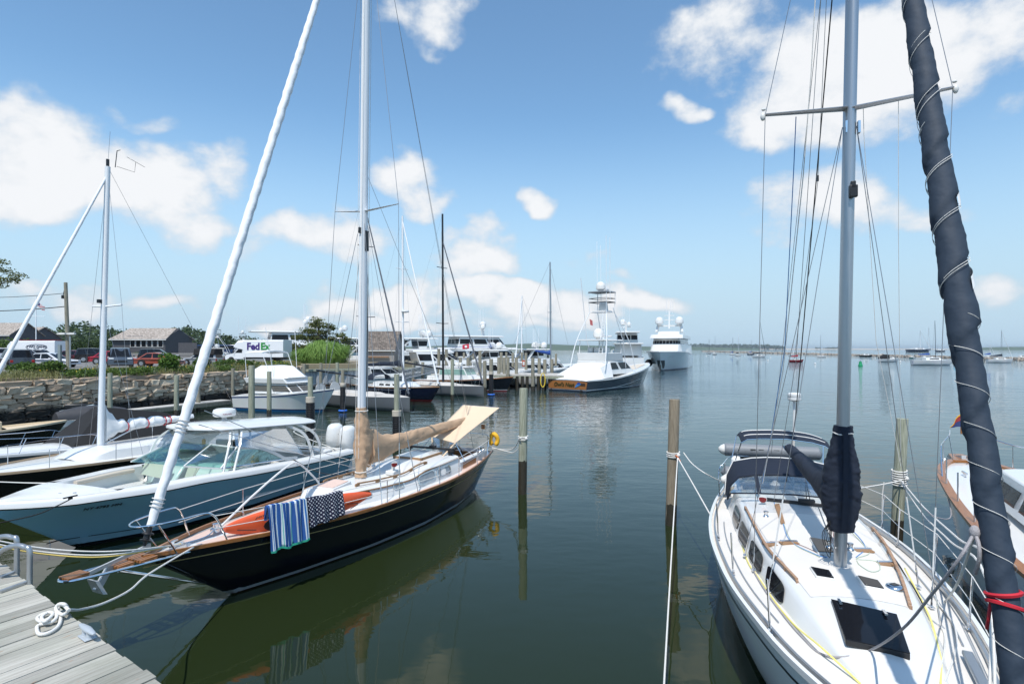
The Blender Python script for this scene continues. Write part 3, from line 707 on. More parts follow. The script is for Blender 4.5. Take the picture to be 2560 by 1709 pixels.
# ------------------------------------------------ orange kayak lying along the side deck
ka, kb = fa.world(Lc(1.33, .24, 1.18)), fa.world(Lc(4.42, 1.10, 1.14))
K = thing('kayak', 'orange kayak lying on its side along the navy sloop side deck', 'kayak', ka, math.atan2(kb.y - ka.y, kb.x - ka.x))
LK = (kb - ka).length; rings = []; n = 18
for i in range(41):
    u = i/40; w_ = .275*max(.03, math.sin(math.pi*min(1, u*.985 + .012)**.92))**.55; d_ = .16*max(.12, math.sin(math.pi*u))**.5; rock = .08*(2*u - 1)**2; ring = []
    for j in range(n):
        t = 2*math.pi*j/n; c_, s_ = math.cos(t), math.sin(t)
        yy, zz = d_*(1.1 if s_ > 0 else .75)*s_, w_*c_
        ring.append(V((LK*u, -.02 + yy*.9 + rock*.3, zz*.92 + .12 + rock*.6)))
    rings.append(ring)
MB().loft(rings).build('hull', ORANGE, K, 70)
ck = [V((LK*.36 + .52*x, 0, .10 + .17*z)) for x, z in [(math.cos(2*math.pi*i/20), math.sin(2*math.pi*i/20)) for i in range(20)]]
MB().loft([[q + V((0, -.17, 0)) for q in ck], [q + V((0, -.185, 0)) for q in ck], [V((LK*.36, -.185, .06)) + (q - V((LK*.36, 0, .06)))*.78 for q in ck]]).build('cockpit_rim', BLACK, K)
MB().tube(crv([V((LK*.78, -.13, .12)), V((LK*.86, -.16, .08)), V((LK*.80, -.15, .0))], 4), .008, 5).tube([V((LK*.06, -.06, .12)), V((LK*.16, -.14, .06))], .008, 5).build('deck_cord', ROPEK, K)
text_obj('lettering', 'pacifica', .10, M('dark_lettering', (.05, .03, .03), .5), K, (LK*.20, -.15, .30), (1, 0, .10), (0, -.5, .8), .003, .2)
# ------------------------------------------------ two towels hung over the lifeline
def towel(name, label, s0, s1, front, back, mat, trim=None):
    """front: fall of the cloth outside the lifeline at both ends"""
    root = thing(name, label, 'towel', fa.world(Lc(s0, 0, 0)), fa.rz); rows = []
    N = 26; Mv = 22
    for i in range(N + 1):
        u = i/N; s = s0 + (s1 - s0)*u; y0 = (itp(s, [(1.0,.47),(2.75,.93),(4.85,1.24)]) + .06); ztop = itp(s, [(.95,1.72),(2.75,1.645),(4.85,1.585)]) + .012
        fr = front[0] + (front[1] - front[0])*u; fr *= 1 + .02*math.sin(u*17); row = []
        for j in range(Mv + 1):
            v = j/Mv
            if v < .25: k = v/.25; y, z = -.06 - .05*(1-k)*.4, -back*(1-k)
            elif v < .32: k = (v - .25)/.07; y, z = -.06 + .08*k, .012*math.sin(math.pi*k)
            else: k = (v - .32)/.68; y, z = .02 + .05*k, -fr*k
            fold = .022*math.sin(u*21 + .8*math.sin(v*3 + u*4))*min(1, abs(z)*3.2) + .012*math.sin(u*47 + v*3)*min(1, abs(z)*3)
            row.append(V((-(s - s0), y0 + y + fold + max(0, -z)*.03, ztop + z + .01*math.sin(u*9))))
        rows.append(row)
    main = rows if trim is None else rows
    MB().slab(rows, .006).build('cloth', mat, root, 70)
    if trim:
        tr = []
        for r in rows: tr.append([r[-1] + V((0, .004, 0)), r[-1] + V((0, .008, -.035))])
        MB().slab(tr, .012).build('hem', trim, root, 70)
    return root
m, nt, b = base_mat('blue_striped_terry'); L = nt.links.new
tc = nd(nt, 'ShaderNodeTexCoord'); sx = nd(nt, 'ShaderNodeSeparateXYZ'); L(tc.outputs['Object'], sx.inputs[0])
mu = nd(nt, 'ShaderNodeMath', operation='MULTIPLY'); mu.inputs[1].default_value = -1/.77; L(sx.outputs[0], mu.inputs[0])
cr = nd(nt, 'ShaderNodeValToRGB'); cr.color_ramp.interpolation = 'CONSTANT'; e = cr.color_ramp.elements
B1, B2, WH, GR = (.02, .09, .30, 1), (.03, .16, .42, 1), (.66, .72, .74, 1), (.10, .42, .36, 1)
st = [(0,B1),(.05,WH),(.07,B2),(.085,WH),(.10,B1),(.19,WH),(.215,B2),(.23,B1),(.30,WH),(.33,GR),(.345,WH),(.36,B1),(.43,WH),(.445,B2),(.46,B1),(.53,WH),(.57,GR),(.585,B1),(.67,WH),(.70,WH),(.72,B1),(.79,GR),(.80,WH),(.83,B1),(.90,WH),(.92,B2),(.96,WH)]
e[0].position, e[0].color = st[0]; e[1].position, e[1].color = st[1]
for p_, c_ in st[2:]: q = e.new(p_); q.color = c_
L(mu.outputs[0], cr.inputs[0]); L(cr.outputs[0], b.inputs['Base Color']); b.inputs['Roughness'].default_value = .95
nz = nd(nt, 'ShaderNodeTexNoise', i_Scale=160.); L(tc.outputs['Object'], nz.inputs[0]); bpn = nd(nt, 'ShaderNodeBump', i_Strength=.5, i_Distance=.01); L(nz.outputs['Fac'], bpn.inputs['Height']); L(bpn.outputs[0], b.inputs['Normal'])
TOW1 = m
m, nt, b = base_mat('polka_dot_cotton'); L = nt.links.new
tc = nd(nt, 'ShaderNodeTexCoord'); mp = nd(nt, 'ShaderNodeMapping'); mp.inputs['Scale'].default_value = (18, .001, 18); mp.inputs['Rotation'].default_value = (0, R(45), 0); L(tc.outputs['Object'], mp.inputs[0])
fr = nd(nt, 'ShaderNodeVectorMath', operation='FRACTION'); L(mp.outputs[0], fr.inputs[0])
sb = nd(nt, 'ShaderNodeVectorMath', operation='DISTANCE'); sb.inputs[1].default_value = (.5, 0, .5); L(fr.outputs[0], sb.inputs[0])
sy = nd(nt, 'ShaderNodeVectorMath', operation='MULTIPLY'); sy.inputs[1].default_value = (1, 0, 1); L(fr.outputs[0], sy.inputs[0]); L(sy.outputs[0], sb.inputs[0])
lt = nd(nt, 'ShaderNodeMath', operation='LESS_THAN'); lt.inputs[1].default_value = .25; L(sb.outputs['Value'], lt.inputs[0])
mx = nd(nt, 'ShaderNodeMix', data_type='RGBA'); mx.inputs[6].default_value = (.012, .014, .04, 1); mx.inputs[7].default_value = (.6, .6, .62, 1); L(lt.outputs[0], mx.inputs[0]); L(mx.outputs[2], b.inputs['Base Color']); b.inputs['Roughness'].default_value = .9
TOW2 = m
towel('beach_towel', 'blue striped beach towel with green hem hung over the lifeline', 1.81, 2.58, (.82, .76), .28, TOW1, M('green_hem', (.02, .30, .20), .9, var=.2))
towel('beach_towel', 'navy towel with white polka dots hung beside the striped towel', 2.60, 3.46, (.56, .49), .30, TOW2)
# yellow horseshoe buoy on the stern rail
yb = thing('horseshoe_buoy', 'yellow horseshoe life buoy on the navy sloop stern rail', 'life buoy', fa.world(Lc(11.55, .82, 1.5)), fa.rz)
arc = [V((.02*math.sin(3*a), .13*math.sin(a), .20*math.cos(a))) for a in [R(-150 + 300*i/22) for i in range(23)]]
MB().tube(arc, [.05] + [.075]*21 + [.05], 12).build('foam', YELF, yb, 60)
MB().tube([V((.03, -.08, -.16)), V((.06, .0, -.12)), V((.03, .08, -.16))], .012, 6).build('strap', BLACKC, yb)
# ================================================================== white cruising sloop, bow towards us
fb = Frame(4.45, 7.72, .29, .957)
hB = Hull(7.0, [(-4.3,.03),(-3.8,.28),(-3,.62),(-2,1.0),(-1,1.25),(0,1.43),(1,1.53),(2,1.58),(3.3,1.54),(4.7,1.38),(5.8,1.18),(7,.95)],
    [(-4.3,1.42),(-3,1.37),(-2,1.33),(-1,1.31),(0,1.28),(2,1.25),(4,1.2),(7,1.2)],
    [(-4.0,0),(-3,.26),(-2,.5),(-1,.72),(0,.92),(1,1.06),(2,1.17),(3.2,1.25),(5,1.1),(6,.85),(6.8,.6)],
    [(-4.3,1.38),(-4.0,0),(-3.6,-.3),(-3,-.4),(6,-.4),(7,-.05)], s0=-4.3)
B = thing('sailing_yacht', 'white cruising sloop with navy bimini, navy sail cover and grey mast', 'sailboat', (fb.o[0], fb.o[1], 0), fb.rz)
hB.mesh(-.25).build('hull', hull_mat('white_topsides', (.78, .79, .80), (.02, .025, .04), (.02, .02, .03), .10, .02, .16), B, 60)
STRIPE = M('black_stripe', (.01, .012, .02), .3, var=0)
for sd_ in (1, -1):
    MB().sheet(hB.strip(sd_, .20, .035, .006)).build('hull_stripe', STRIPE, B, 0)
    ribbon(MB(), hB.rail(sd_, .015, .0), .05, .07).build('rub_rail', WHITE, B, 30)
    ribbon(MB(), hB.rail(sd_, .10, .02), .03, .05).build('toe_rail', ALU, B, 30)
deck_part(hB, 'deck', CREAM, B, dz=-.03, ins=.02, s1=4.3, n=40)
for sd_ in (1, -1): deck_part(hB, 'side_deck', CREAM, B, dz=-.03, ins=.02, s0=4.3, s1=6.5, t0=.55*sd_, t1=sd_, m=3, camber=.01)
deck_part(hB, 'stern_deck', WHITE, B, dz=-.03, ins=.02, s0=6.5)
def cbB(s): return itp(s, [(-2.6,.30),(-2.0,.52),(-1.2,.74),(-.2,.90),(.9,1.02),(2,1.10),(4.3,1.12)])
def hBt(s): return smo(s, [(-2.6,.01),(-2.0,.11),(-1.2,.24),(-.2,.33),(1,.37),(4.3,.44)])
def roofz(s, t):
    w_ = cbB(s) - .16; u = min(1, abs(t)/w_); return hB.Z(s) - .03 + hBt(s) + .07*(1 - u*u)
rows = []
for i in range(41):
    s = -2.6 + 6.9*i/40; c_, h_ = cbB(s), hBt(s); zb = hB.Z(s) - .04; k = min(1, h_/.25)
    r_ = [(c_ + .02, zb), (c_ - .015*k, zb + h_*.25), (c_ - .09*k, zb + h_*.72), (c_ - .12*k, zb + h_*.9), (c_ - .16*k, zb + h_)]
    rows.append([Lc(s, y, z) for y, z in r_] + [Lc(s, (c_ - .16)*u, roofz(s, (c_ - .16)*u)) for u in (.8, .55, .28, 0, -.28, -.55, -.8)] + [Lc(s, -y, z) for y, z in r_[::-1]])
mb = MB(); mb.sheet(rows); mb.add(rows[-1], [tuple(range(len(rows[-1])))]); trunk = mb.build('cabin_trunk', WHITE, B, 50)
mb = MB(); rows = []
for i in range(31):
    s = -.95 + 3.4*i/30; w_ = cbB(s) - .24; rows.append([Lc(s, w_*u, roofz(s, w_*u) + .004) for u in (-1, -.7, -.35, 0, .35, .7, 1)])
MB().sheet(rows).build('nonskid_panel', CREAM, trunk, 50)
# dark side windows
def trunk_side(s, u, sd):   # u 0 bottom .. 1 top of the trunk side
    c_, h_ = cbB(s), hBt(s); zb = hB.Z(s) - .04
    return Lc(s, sd*(c_ - .008 - .10*u + .008), zb + h_*(.16 + .66*u))
for (sa, sb, r0) in ((2.55, 3.45, .5), (1.45, 2.3, .5), (.42, 1.22, .5), (-.62, .12, .4)):
    for sd_ in (1, -1):
        pts = []
        for x, z in rrect(1, 1, .5, 5):
            s = (sa + sb)/2 + x*(sb - sa)/2 + .10*z; u = .5 + .46*z; q = trunk_side(s, u, sd_); pts.append(q + V((0, .006*sd_, .004)))
        MB().prism(pts, (0, .012*sd_, .006)).build('cabin_window', DARKG, B, 30)
# hatches
def hatch(name, c4, th, frame_m, lid_m, grow=.02, parent=B):
    c4 = [V(p) for p in c4]; cc = sum(c4, V())/4; nrm_ = (c4[1] - c4[0]).cross(c4[2] - c4[0]).normalized(); nrm_ *= 1 if nrm_.z > 0 else -1
    f = MB().prism([p + (p - cc).normalized()*grow - nrm_*.06 for p in c4], nrm_*(.06 + th)).build(name, frame_m, parent, bevel=.012)
    MB().prism([p + nrm_*(th + .001) for p in c4], nrm_*.01).build('lid', lid_m, f, bevel=.004)
    return f, nrm_
fh, hn = hatch('deck_hatch', [fb.onz(2077, 1500, 1.60), fb.onz(2242, 1538, 1.60), fb.onz(2276, 1637, 1.52), fb.onz(2114, 1600, 1.52)], .012, BLACK, DARKG, .0)
mb = MB()
for px, py in ((2099, 1502), (2212, 1530)): q = fb.onz(px, py, 1.64); mb.box(q, (.12, .03, .02))
mb.build('hinge', STEEL, fh)
for c4, th in (([(2027,1416),(2073,1425),(2086,1445),(2043,1438)], .03), ([(2144,1438),(2194,1450),(2210,1471),(2162,1462)], .03), ([(2025,1343),(2068,1350),(2084,1380),(2046,1379)], .035)):
    c3 = []
    for px, py in c4:
        q = fb.onz(px, py, 1.66); q = fb.onz(px, py, roofz(-q.x, q.y) + th); c3.append(q)
    hatch('deck_hatch', [q - V((0, 0, th)) for q in c3], th, OFFW, DARKG, .025)
q = fb.onz(2236, 1467, 1.62); q.z = roofz(-q.x, q.y)
vt = MB().lathe(q, [(.105, 0), (.105, .012), (.09, .035), (.06, .045), (.001, .046)], 24).build('solar_vent', STEEL, B); MB().box(q + V((0, 0, .048)), (.07, .09, .006), Matrix.Rotation(.6, 3, 'Z')).build('solar_panel', DARKG, vt)
for pl in ([(1863,1266),(1890,1318),(1920,1370),(1955,1408),(1992,1447)], [(2182,1318),(2208,1352),(2230,1390),(2255,1448),(2275,1510)]):
    pts = []
    for px, py in pl:
        q = fb.onz(px, py, 1.68); q = fb.onz(px, py, roofz(-q.x, q.y) + .05); pts.append(q)
    pts = crv(pts, 5); mb = ribbon(MB(), pts, .035, .028)
    for k in range(0, len(pts), 4): mb.box(pts[k] - V((0, 0, .03)), (.07, .03, .05))
    mb.build('grab_rail', wood_mat('worn_teak', (.28, .16, .09), (.46, .30, .20), (6, 6, 6), .7), B)
for sd_ in (1, -1): ribbon(MB(), [Lc(s, sd_*(hB.B(s) - .27), hB.Z(s) - .018 + .015) for s in [-1.2 + 4.4*i/20 for i in range(21)]], .018, .015).build('genoa_track', ALU, B, 0)
# mast, spreaders, rigging
mB0 = Lc(0, 0, 1.58); mB1 = fb.ons(2134, 0, .0); mBt = mB0 + (mB1 - mB0)*(14.2 - 1.58)/(mB1.z - mB0.z); mBt.x -= .12
oval(mB0, mBt, .115, .078, ALU, 'mast', B)
MB().lathe(mB0 - V((0, 0, .06)), [(.17, 0), (.17, .05), (.13, .07), (.12, .16)], 20).build('mast_collar', STEEL, B)
def mzB(z): return mB0.lerp(mBt, (z - mB0.z)/(mBt.z - mB0.z))
tips = {1: fb.ons(2382, 220, .05), -1: fb.ons(1913, 288, .05)}
ch = {1: [(2296,1462),(2329,1513),(2352,1562)], -1: [(1862,1385),(1884,1421),(1921,1473)]}
for sd_ in (1, -1):
    tip = tips[sd_]; rt = fb.ons(2128 if sd_ > 0 else 2116, 272, .0)
    prof = lambda c, a, h_: [c + V((x*a, 0, z*h_)) for x, z in ((1, 0), (.3, 1), (-.8, .5), (-1, 0), (-.8, -.5), (.3, -1))]
    MB().loft([prof(rt, .075, .03), prof(tip, .045, .018)]).build('spreader', ALU, B)
    MB().ball(tip + V((0, .03*sd_, -.02)), (.03, .035, .06), 10, 6).ball(tip + V((0, .02*sd_, .08)), (.025, .03, .02), 8, 5).build('spreader_boot', OFFW, B)
    pl = [fb.onz(px, py, 1.32) for px, py in ch[sd_]]
    mq = mzB(7.62) + V((0, .085*sd_, 0)); runs = [(pl[0], mq), (pl[1], tip), (pl[2], mq)]
    for k, (a, b_) in enumerate(runs):
        d = (b_ - a).normalized(); end = [a, b_] + ([mzB(13.6)] if k == 1 else [])
        tube('shroud', end, .0048, WIRE, B, 5)
        MB().tube([a, a + d*.06], .012, 6).tube([a + d*.06, a + d*.24], .011, 6).tube([a + d*.24, a + d*.34], .007, 6).box(a - V((0, 0, .015)), (.10, .05, .015)).build('turnbuckle', STEEL, B)
        if sd_ > 0 and k < 2 or sd_ < 0 and k == 2: tube('shroud_cover', [a + d*.36, a + d*1.25], .010, WHITE, B, 7)
for sd_, px in ((1, 2155), (-1, 2108)): MB().box(fb.ons(px - 8*sd_, 318, 0), (.07, .03, .16)).build('shroud_tang', STEEL, B)
def line(name, pts, r, mat): return tube(name, pts, r, mat, B, 5)
line('backstay', [Lc(6.95, 0, 1.2), mzB(14.1) + V((-.1, 0, 0))], .005, WIRE)
line('topping_lift', [fb.ons(1966, 1203, 3.6), fb.ons(1989, 1040, 3.2), fb.ons(2080, 0, .25)], .009, ROPEK)
line('halyard', [fb.ons(1905, 1205, 3.3), fb.ons(1925, 1105, 2.9), fb.ons(1962, 870, 2.0), fb.ons(1985, 408, .3), fb.ons(1990, 292, .08)], .0065, ROPEB)
line('halyard', [fb.ons(1907, 1208, 3.3), fb.ons(1957, 930, 2.2), fb.ons(2008, 440, .4), fb.ons(2028, 180, .2), fb.ons(2038, 0, .1)], .007, ROPEW)
line('lazy_jack', [fb.ons(1935, 1250, 2.6), fb.ons(1990, 900, 1.8), fb.ons(2018, 500, .8), fb.ons(2052, 0, .2)], .0045, WIRE)
line('lazy_jack', [fb.ons(1985, 900, 2.6), fb.ons(2044, 460, 1.2), fb.ons(2066, 0, .3)], .004, WIRE)
line('flag_halyard', [fb.ons(2246, 250, .05), fb.ons(2246, 600, .2), fb.ons(2252, 1150, 1.5)], .0038, ROPEW)
line('halyard', [fb.ons(2158, 270, .05), fb.ons(2160, 340, .1), fb.ons(2190, 850, .6), fb.ons(2252, 1165, 1.0)], .0038, ROPEW)
MB().box(fb.ons(2044, 446, 1.2), (.03, .03, .09)).build('lazy_jack_block', BLACK, B)
ml = MB().box(fb.ons(2133, 478, -.10), (.07, .10, .16)).box(fb.ons(2133, 462, -.11), (.05, .06, .10)); ml.build('steaming_light', BLACK, B, bevel=.01)
for sd_ in (1, -1): winch(B, mB0 + V((-.02, .13*sd_, .30)), .55)
mb = MB()
for k in range(5): a0 = mB0 + V((-.06 + .035*k, -.10 - .01*k, .70)); mb.tube(crv([a0, a0 + V((.03, -.02 - .02*k, -.2)), a0 + V((.0, .0, -.34 - .04*k)), a0 + V((-.02, .015, -.15)), a0], 4), .0055, 5)
mb.build('coiled_line', ROPEK, B)
# deck lines led aft from the mast
def ondeck(px, py, dz=.01):
    q = fb.onz(px, py, 1.6)
    for _ in range(3):
        s, t = -q.x, q.y; z = roofz(s, t) if (-2.5 < s < 4.3 and abs(t) < cbB(s) - .16) else (hB.Z(s) - .0 if abs(t) > cbB(s) or s < -2.5 else hB.Z(s) + hBt(s)*.5)
        q = fb.onz(px, py, z + dz)
    return q
for pl, r_, mt in (([(1935,1255),(1955,1300),(1975,1350),(2040,1385),(2068,1392)], .006, ROPEB), ([(1942,1256),(1960,1310),(1985,1358),(2050,1392)], .005, ROPEGN), ([(2064,1262),(2072,1300),(2080,1345),(2090,1390)], .005, REDP), ([(2070,1264),(2078,1300),(2086,1350),(2094,1395)], .005, REDP),
                   ([(2124,1318),(2150,1345),(2163,1370),(2140,1392)], .006, ROPEB), ([(2130,1330),(2168,1372),(2170,1385),(2140,1396),(2190,1402),(2200,1422),(2178,1428),(2150,1412),(2142,1400)], .006, ROPEGN), ([(1925,1352),(1990,1358),(2060,1388)], .004, REDP)):
    tube('running_line', crv([ondeck(*p) for p in pl], 5), r_, mt, B, 5)
for px, py, wd in ((1972, 1352, .26), (2157, 1371, .24), (1926, 1356, .16), (2212, 1404, .2)):
    q = ondeck(px, py, .02); o_ = MB().box(q, (.05, wd, .03), Matrix.Rotation(.25, 3, 'Z')).build('deck_organiser', STEEL, B, bevel=.006)
    MB().box(q - V((-.05, 0, .012)), (.11, wd*1.05, .02), Matrix.Rotation(.25, 3, 'Z')).build('wood_pad', TEAKD, o_)
MB().prism([ondeck(1936,1262), ondeck(1948,1260), ondeck(1962,1308), ondeck(1952,1309)], (0, 0, .02)).build('teak_step', TEAKD, B)
for px, py in ((1915, 1292),): winch(B, ondeck(px, py, 0), .6)
# black mainsheet traveller across the roof, red throated cowl vent
a, b_ = ondeck(1906, 1246, .05), ondeck(2066, 1264, .05)
mb = MB().beam(a, b_, .05, .06); tv = mb.build('mainsheet_traveler', BLACK, B, bevel=.008); MB().box(a.lerp(b_, .70) + V((0, 0, .05)), (.10, .28, .07)).build('traveler_car', BLACK, tv, bevel=.012)
tube('mainsheet', [a.lerp(b_, .70) + V((0, 0, .09)), Lc(2.6, .05, 2.3), a.lerp(b_, .75) + V((0, 0, .09))], .008, ROPEK, B, 5)
tube('boom_vang', [mB0 + V((-.1, 0, .15)), Lc(1.3, 0, 2.1)], .012, STEEL, B, 6)
vp = ondeck(1908, 1258, 0); cowl(B, vp - V((.0, 0, .02)), .12, .075, (.95, -.2, .1))
# furled headsail
sB0 = fb.ont(2543, 1709, 0); sB1 = fb.ont(2282, 0, 0); dS = (sB1 - sB0); sBt = sB0 + dS*1.55; sBl = sB0 - dS*.13
NAVYS = M('navy_sail_sleeve', (.020, .034, .056), .75, var=.16, bump=.9, bscale=5)
fs = furled('furled_headsail', sBl, sBt, .085, .05, NAVYS, B, 17, n=22, k=260, amp=.17, bulge=[(0,.075),(.1,.082),(.30,.088),(.34,.102),(.45,.096),(.62,.088),(1,.045)])
ax = (sBt - sBl).normalized(); x_ = ax.cross(V((0, 1, 0))).normalized(); y_ = ax.cross(x_); Ls = (sBt - sBl).length
def rS(u): return itp(u, [(0,.075),(.1,.082),(.30,.088),(.34,.102),(.45,.096),(.62,.088),(1,.045)])
def spiral(u0, u1, t0, turns, off=.0, n=40):
    return [sBl + ax*(Ls*(u0 + (u1 - u0)*i/n)) + (x_*math.cos(R(t0) + 2*math.pi*turns*i/n) + y_*math.sin(R(t0) + 2*math.pi*turns*i/n))*(rS(u0 + (u1 - u0)*i/n)*1.075 + off) for i in range(n + 1)]
mb = MB()
for u0, u1, t0, tn in ((.05,.34,0,-9.5), (.36,.52,40,3.2), (.365,.525,60,3.2), (.52,.75,10,3.6), (.53,.76,20,3.6), (.75,1,0,3.5)): mb.tube(spiral(u0, u1, t0, tn, n=int(abs(tn)*30)), .0026, 4)
mb.build('seam_stitching', ROPEW, fs)
uu = lambda px, py: (fb.ont(px, py, 0) - sBl).length/Ls
for u0, t0 in ((uu(2402, 690) - .012, 215), (uu(2368, 490) - .012, 215)):
    A_, B_ = spiral(u0, u0 + .040, t0, .42, .004, 20), spiral(u0 + .011, u0 + .046, t0, .42, .004, 20); MB().sheet([A_, B_]).build('white_band', WCANV, fs, 60)
def along(u, t, k=1.06): return sBl + ax*(Ls*u) + (x_*math.cos(R(t)) + y_*math.sin(R(t)))*rS(u)*k
ur = uu(2510, 1496); mb = MB()
for k, du in enumerate((-.004, .004)):
    pts = [along(ur + du + .0022*math.sin(2*math.pi*j/20 + k*2.5), 360*j/20, 1.12) for j in range(20)]; mb.tube(pts, .014, 5, closed=True)
kp = fb.ont(2477, 1502, -.06); mb.tube(crv([kp, kp + V((.02, -.02, -.1)), fb.ont(2467, 1570, -.07)], 5), .011, 5); mb.build('red_sail_tie', M('red_webbing', (.50, .015, .03), .7, var=.15), fs)
# navy sail cover
gB0 = Lc(.12, .04, 2.52); gB1 = fb.ons(1972, 1117, 3.75)
MB().tube([gB0 + V((0, 0, -.02)), gB1 + (gB1 - gB0)*.02], .06, 12).build('boom', ALU, B)
rings = []; nn = 24
for i in range(61):
    u = i/60; p = gB0.lerp(gB1, u*.985); hg = itp(u, [(0,.50),(.12,.32),(.3,.17),(.6,.12),(1,.075)]); lw = itp(u, [(0,.24),(.15,.26),(.4,.19),(.7,.15),(1,.08)]); wd = itp(u, [(0,.15),(.15,.16),(.5,.14),(1,.085)]); ring = []
    for j in range(nn):
        t = 2*math.pi*j/nn; c_, s_ = math.cos(t), math.sin(t); f_ = .12*noise.noise(V((u*13 - s_*2, c_*1.6 + 9, s_*1.6))) + .05*noise.noise(V((u*34, c_*3, s_*3)))
        ring.append(p + V((0, wd*c_*(1 + f_), (hg if s_ > 0 else lw)*s_*(1 + f_*.7))))
    rings.append(ring)
cvB = MB().loft(rings).build('sail_cover', NAVYC, B, 70)
rings = []
for i in range(71):
    u = i/70; z = 2.14 + 1.42*u; p = mzB(z)
    aft = itp(u, [(0,.12),(.15,.22),(.35,.42),(.55,.40),(.78,.20),(1,.12)]); fwd = itp(u, [(0,.13),(.3,.17),(.7,.16),(1,.12)]); wd = itp(u, [(0,.15),(.12,.19),(.35,.245),(.6,.21),(.85,.135),(1,.115)]); ring = []
    for j in range(40):
        t = 2*math.pi*j/40; c_, s_ = math.cos(t), math.sin(t)
        dro = (u*34 + 3.2*abs(s_)**1.3*(1 if c_ > -.5 else .6) + 1.5*noise.noise(V((s_*2, c_*2, u*4))))
        f_ = .02*math.sin(dro*3.1)*min(1, abs(s_)*2.2) + .11*noise.noise(V((u*5, s_*2, c_*2))) + .10*noise.noise(V((u*17 + 2*abs(s_), s_*1.2, c_*1.2 + 4))) + .05*noise.noise(V((u*42 + 4*abs(s_), s_*2, c_*2)))
        ring.append(p + V((-(aft if c_ > 0 else fwd)*c_*(1 + f_), wd*s_*(1 + f_), 0)))
    rings.append(ring)
mbB = MB().loft(rings).build('mast_boot', NAVYC, cvB, 70)
MB().sheet([[mzB(z) + V((itp((z - 2.14)/1.42, [(0,.13),(.3,.17),(.7,.16),(1,.12)])*1.06 + .012, y, 0)) for y in (-.03, 0, .03)] for z in [2.2 + 1.3*i/20 for i in range(21)]]).build('zipper_flap', NAVYC, cvB, 60)
MB().tube([mzB(3.46) + V((.13*math.cos(t), .12*math.sin(t), .01*math.sin(3*t))) for t in [2*math.pi*i/18 for i in range(18)]], .009, 6, closed=True).build('cover_tie', ROPEW, cvB)
# spray dodger and bimini
def hoop(s, w_, z0, z1, n=16, p=.42): return [Lc(s, w_*math.copysign(abs(math.cos(a))**p, math.cos(a)), z0 + (z1 - z0)*math.sin(a)**.8) for a in [math.pi*i/n for i in range(n + 1)]]
h0 = [Lc(s, t, z) for s, t, z in [(4.25,1.14,1.40),(3.9,1.1,1.62),(3.62,.92,1.70),(3.5,.6,1.75),(3.45,.3,1.77),(3.45,0,1.78),(3.45,-.3,1.77),(3.5,-.6,1.75),(3.62,-.92,1.70),(3.9,-1.1,1.62),(4.25,-1.14,1.40)]]
h0 = crv(h0, 2)[:17] if False else [V(q) for q in h0]
h1 = [Lc(4.25,1.14,1.42), Lc(4.2,1.08,1.72), Lc(4.12,.92,1.92), Lc(4.1,.6,1.99), Lc(4.1,.3,2.01), Lc(4.1,0,2.02), Lc(4.1,-.3,2.01), Lc(4.1,-.6,1.99), Lc(4.12,-.92,1.92), Lc(4.2,-1.08,1.72), Lc(4.25,-1.14,1.42)]
h2 = [Lc(4.75,1.16,1.40), Lc(4.85,1.12,1.80), Lc(4.9,.98,2.10), Lc(4.95,.6,2.18), Lc(4.95,.3,2.21), Lc(4.95,0,2.22), Lc(4.95,-.3,2.21), Lc(4.95,-.6,2.18), Lc(4.9,-.98,2.10), Lc(4.85,-1.12,1.80), Lc(4.75,-1.16,1.40)]
dg = MB().slab([h1, [a.lerp(b_, .5) + V((0, 0, .03)) for a, b_ in zip(h1, h2)], h2], .012).build('spray_dodger', NAVYC, B, 60)
MB().slab([h0, h1], .004).build('dodger_window', CLEAR, dg, 60)
mb = MB(); mb.tube(h0, .016, 6).tube(h1, .022, 6)
for k in (3, 7): mb.beam(h0[k], h1[k], .07, .012)
mb.build('window_binding', NAVYC, dg); tube('dodger_frame', h2, .016, OFFW, dg, 8)
bz = 2.56; bA = [fb.ons(px, py, 5.2) for px, py in ((1853,1106),(1868,1098),(1900,1096),(1965,1097),(2030,1106),(2062,1115),(2077,1123))]; bB_ = [fb.ons(px, py, 6.6) for px, py in ((1841,1090),(1852,1080),(1880,1077),(1940,1077),(2000,1083),(2040,1095),(2058,1104))]
rows = [bA] + [[a.lerp(b_, u) + V((0, 0, .07*math.sin(math.pi*u))) for a, b_ in zip(bA, bB_)] for u in (.2, .4, .6, .8)] + [bB_]
rows = [crv(r, 4) for r in rows]; bm_ = MB().slab(rows, .02).build('bimini', NAVYC, B, 60)
mb = MB()
for r, s_ in ((rows[0], 5.2), (rows[-1], 6.6)):
    mb.tube([Lc(6.0, -1.05, 1.25)] + r[::4] + [Lc(6.0, 1.05, 1.25)] if s_ else r, .013, 7)
mb.build('bimini_frame', STEEL, bm_)
for k in (1, 3): MB().tube([q + V((0, 0, .02)) for q in rows[k][3:-3]], .012, 6).build('batten', OFFW, bm_)
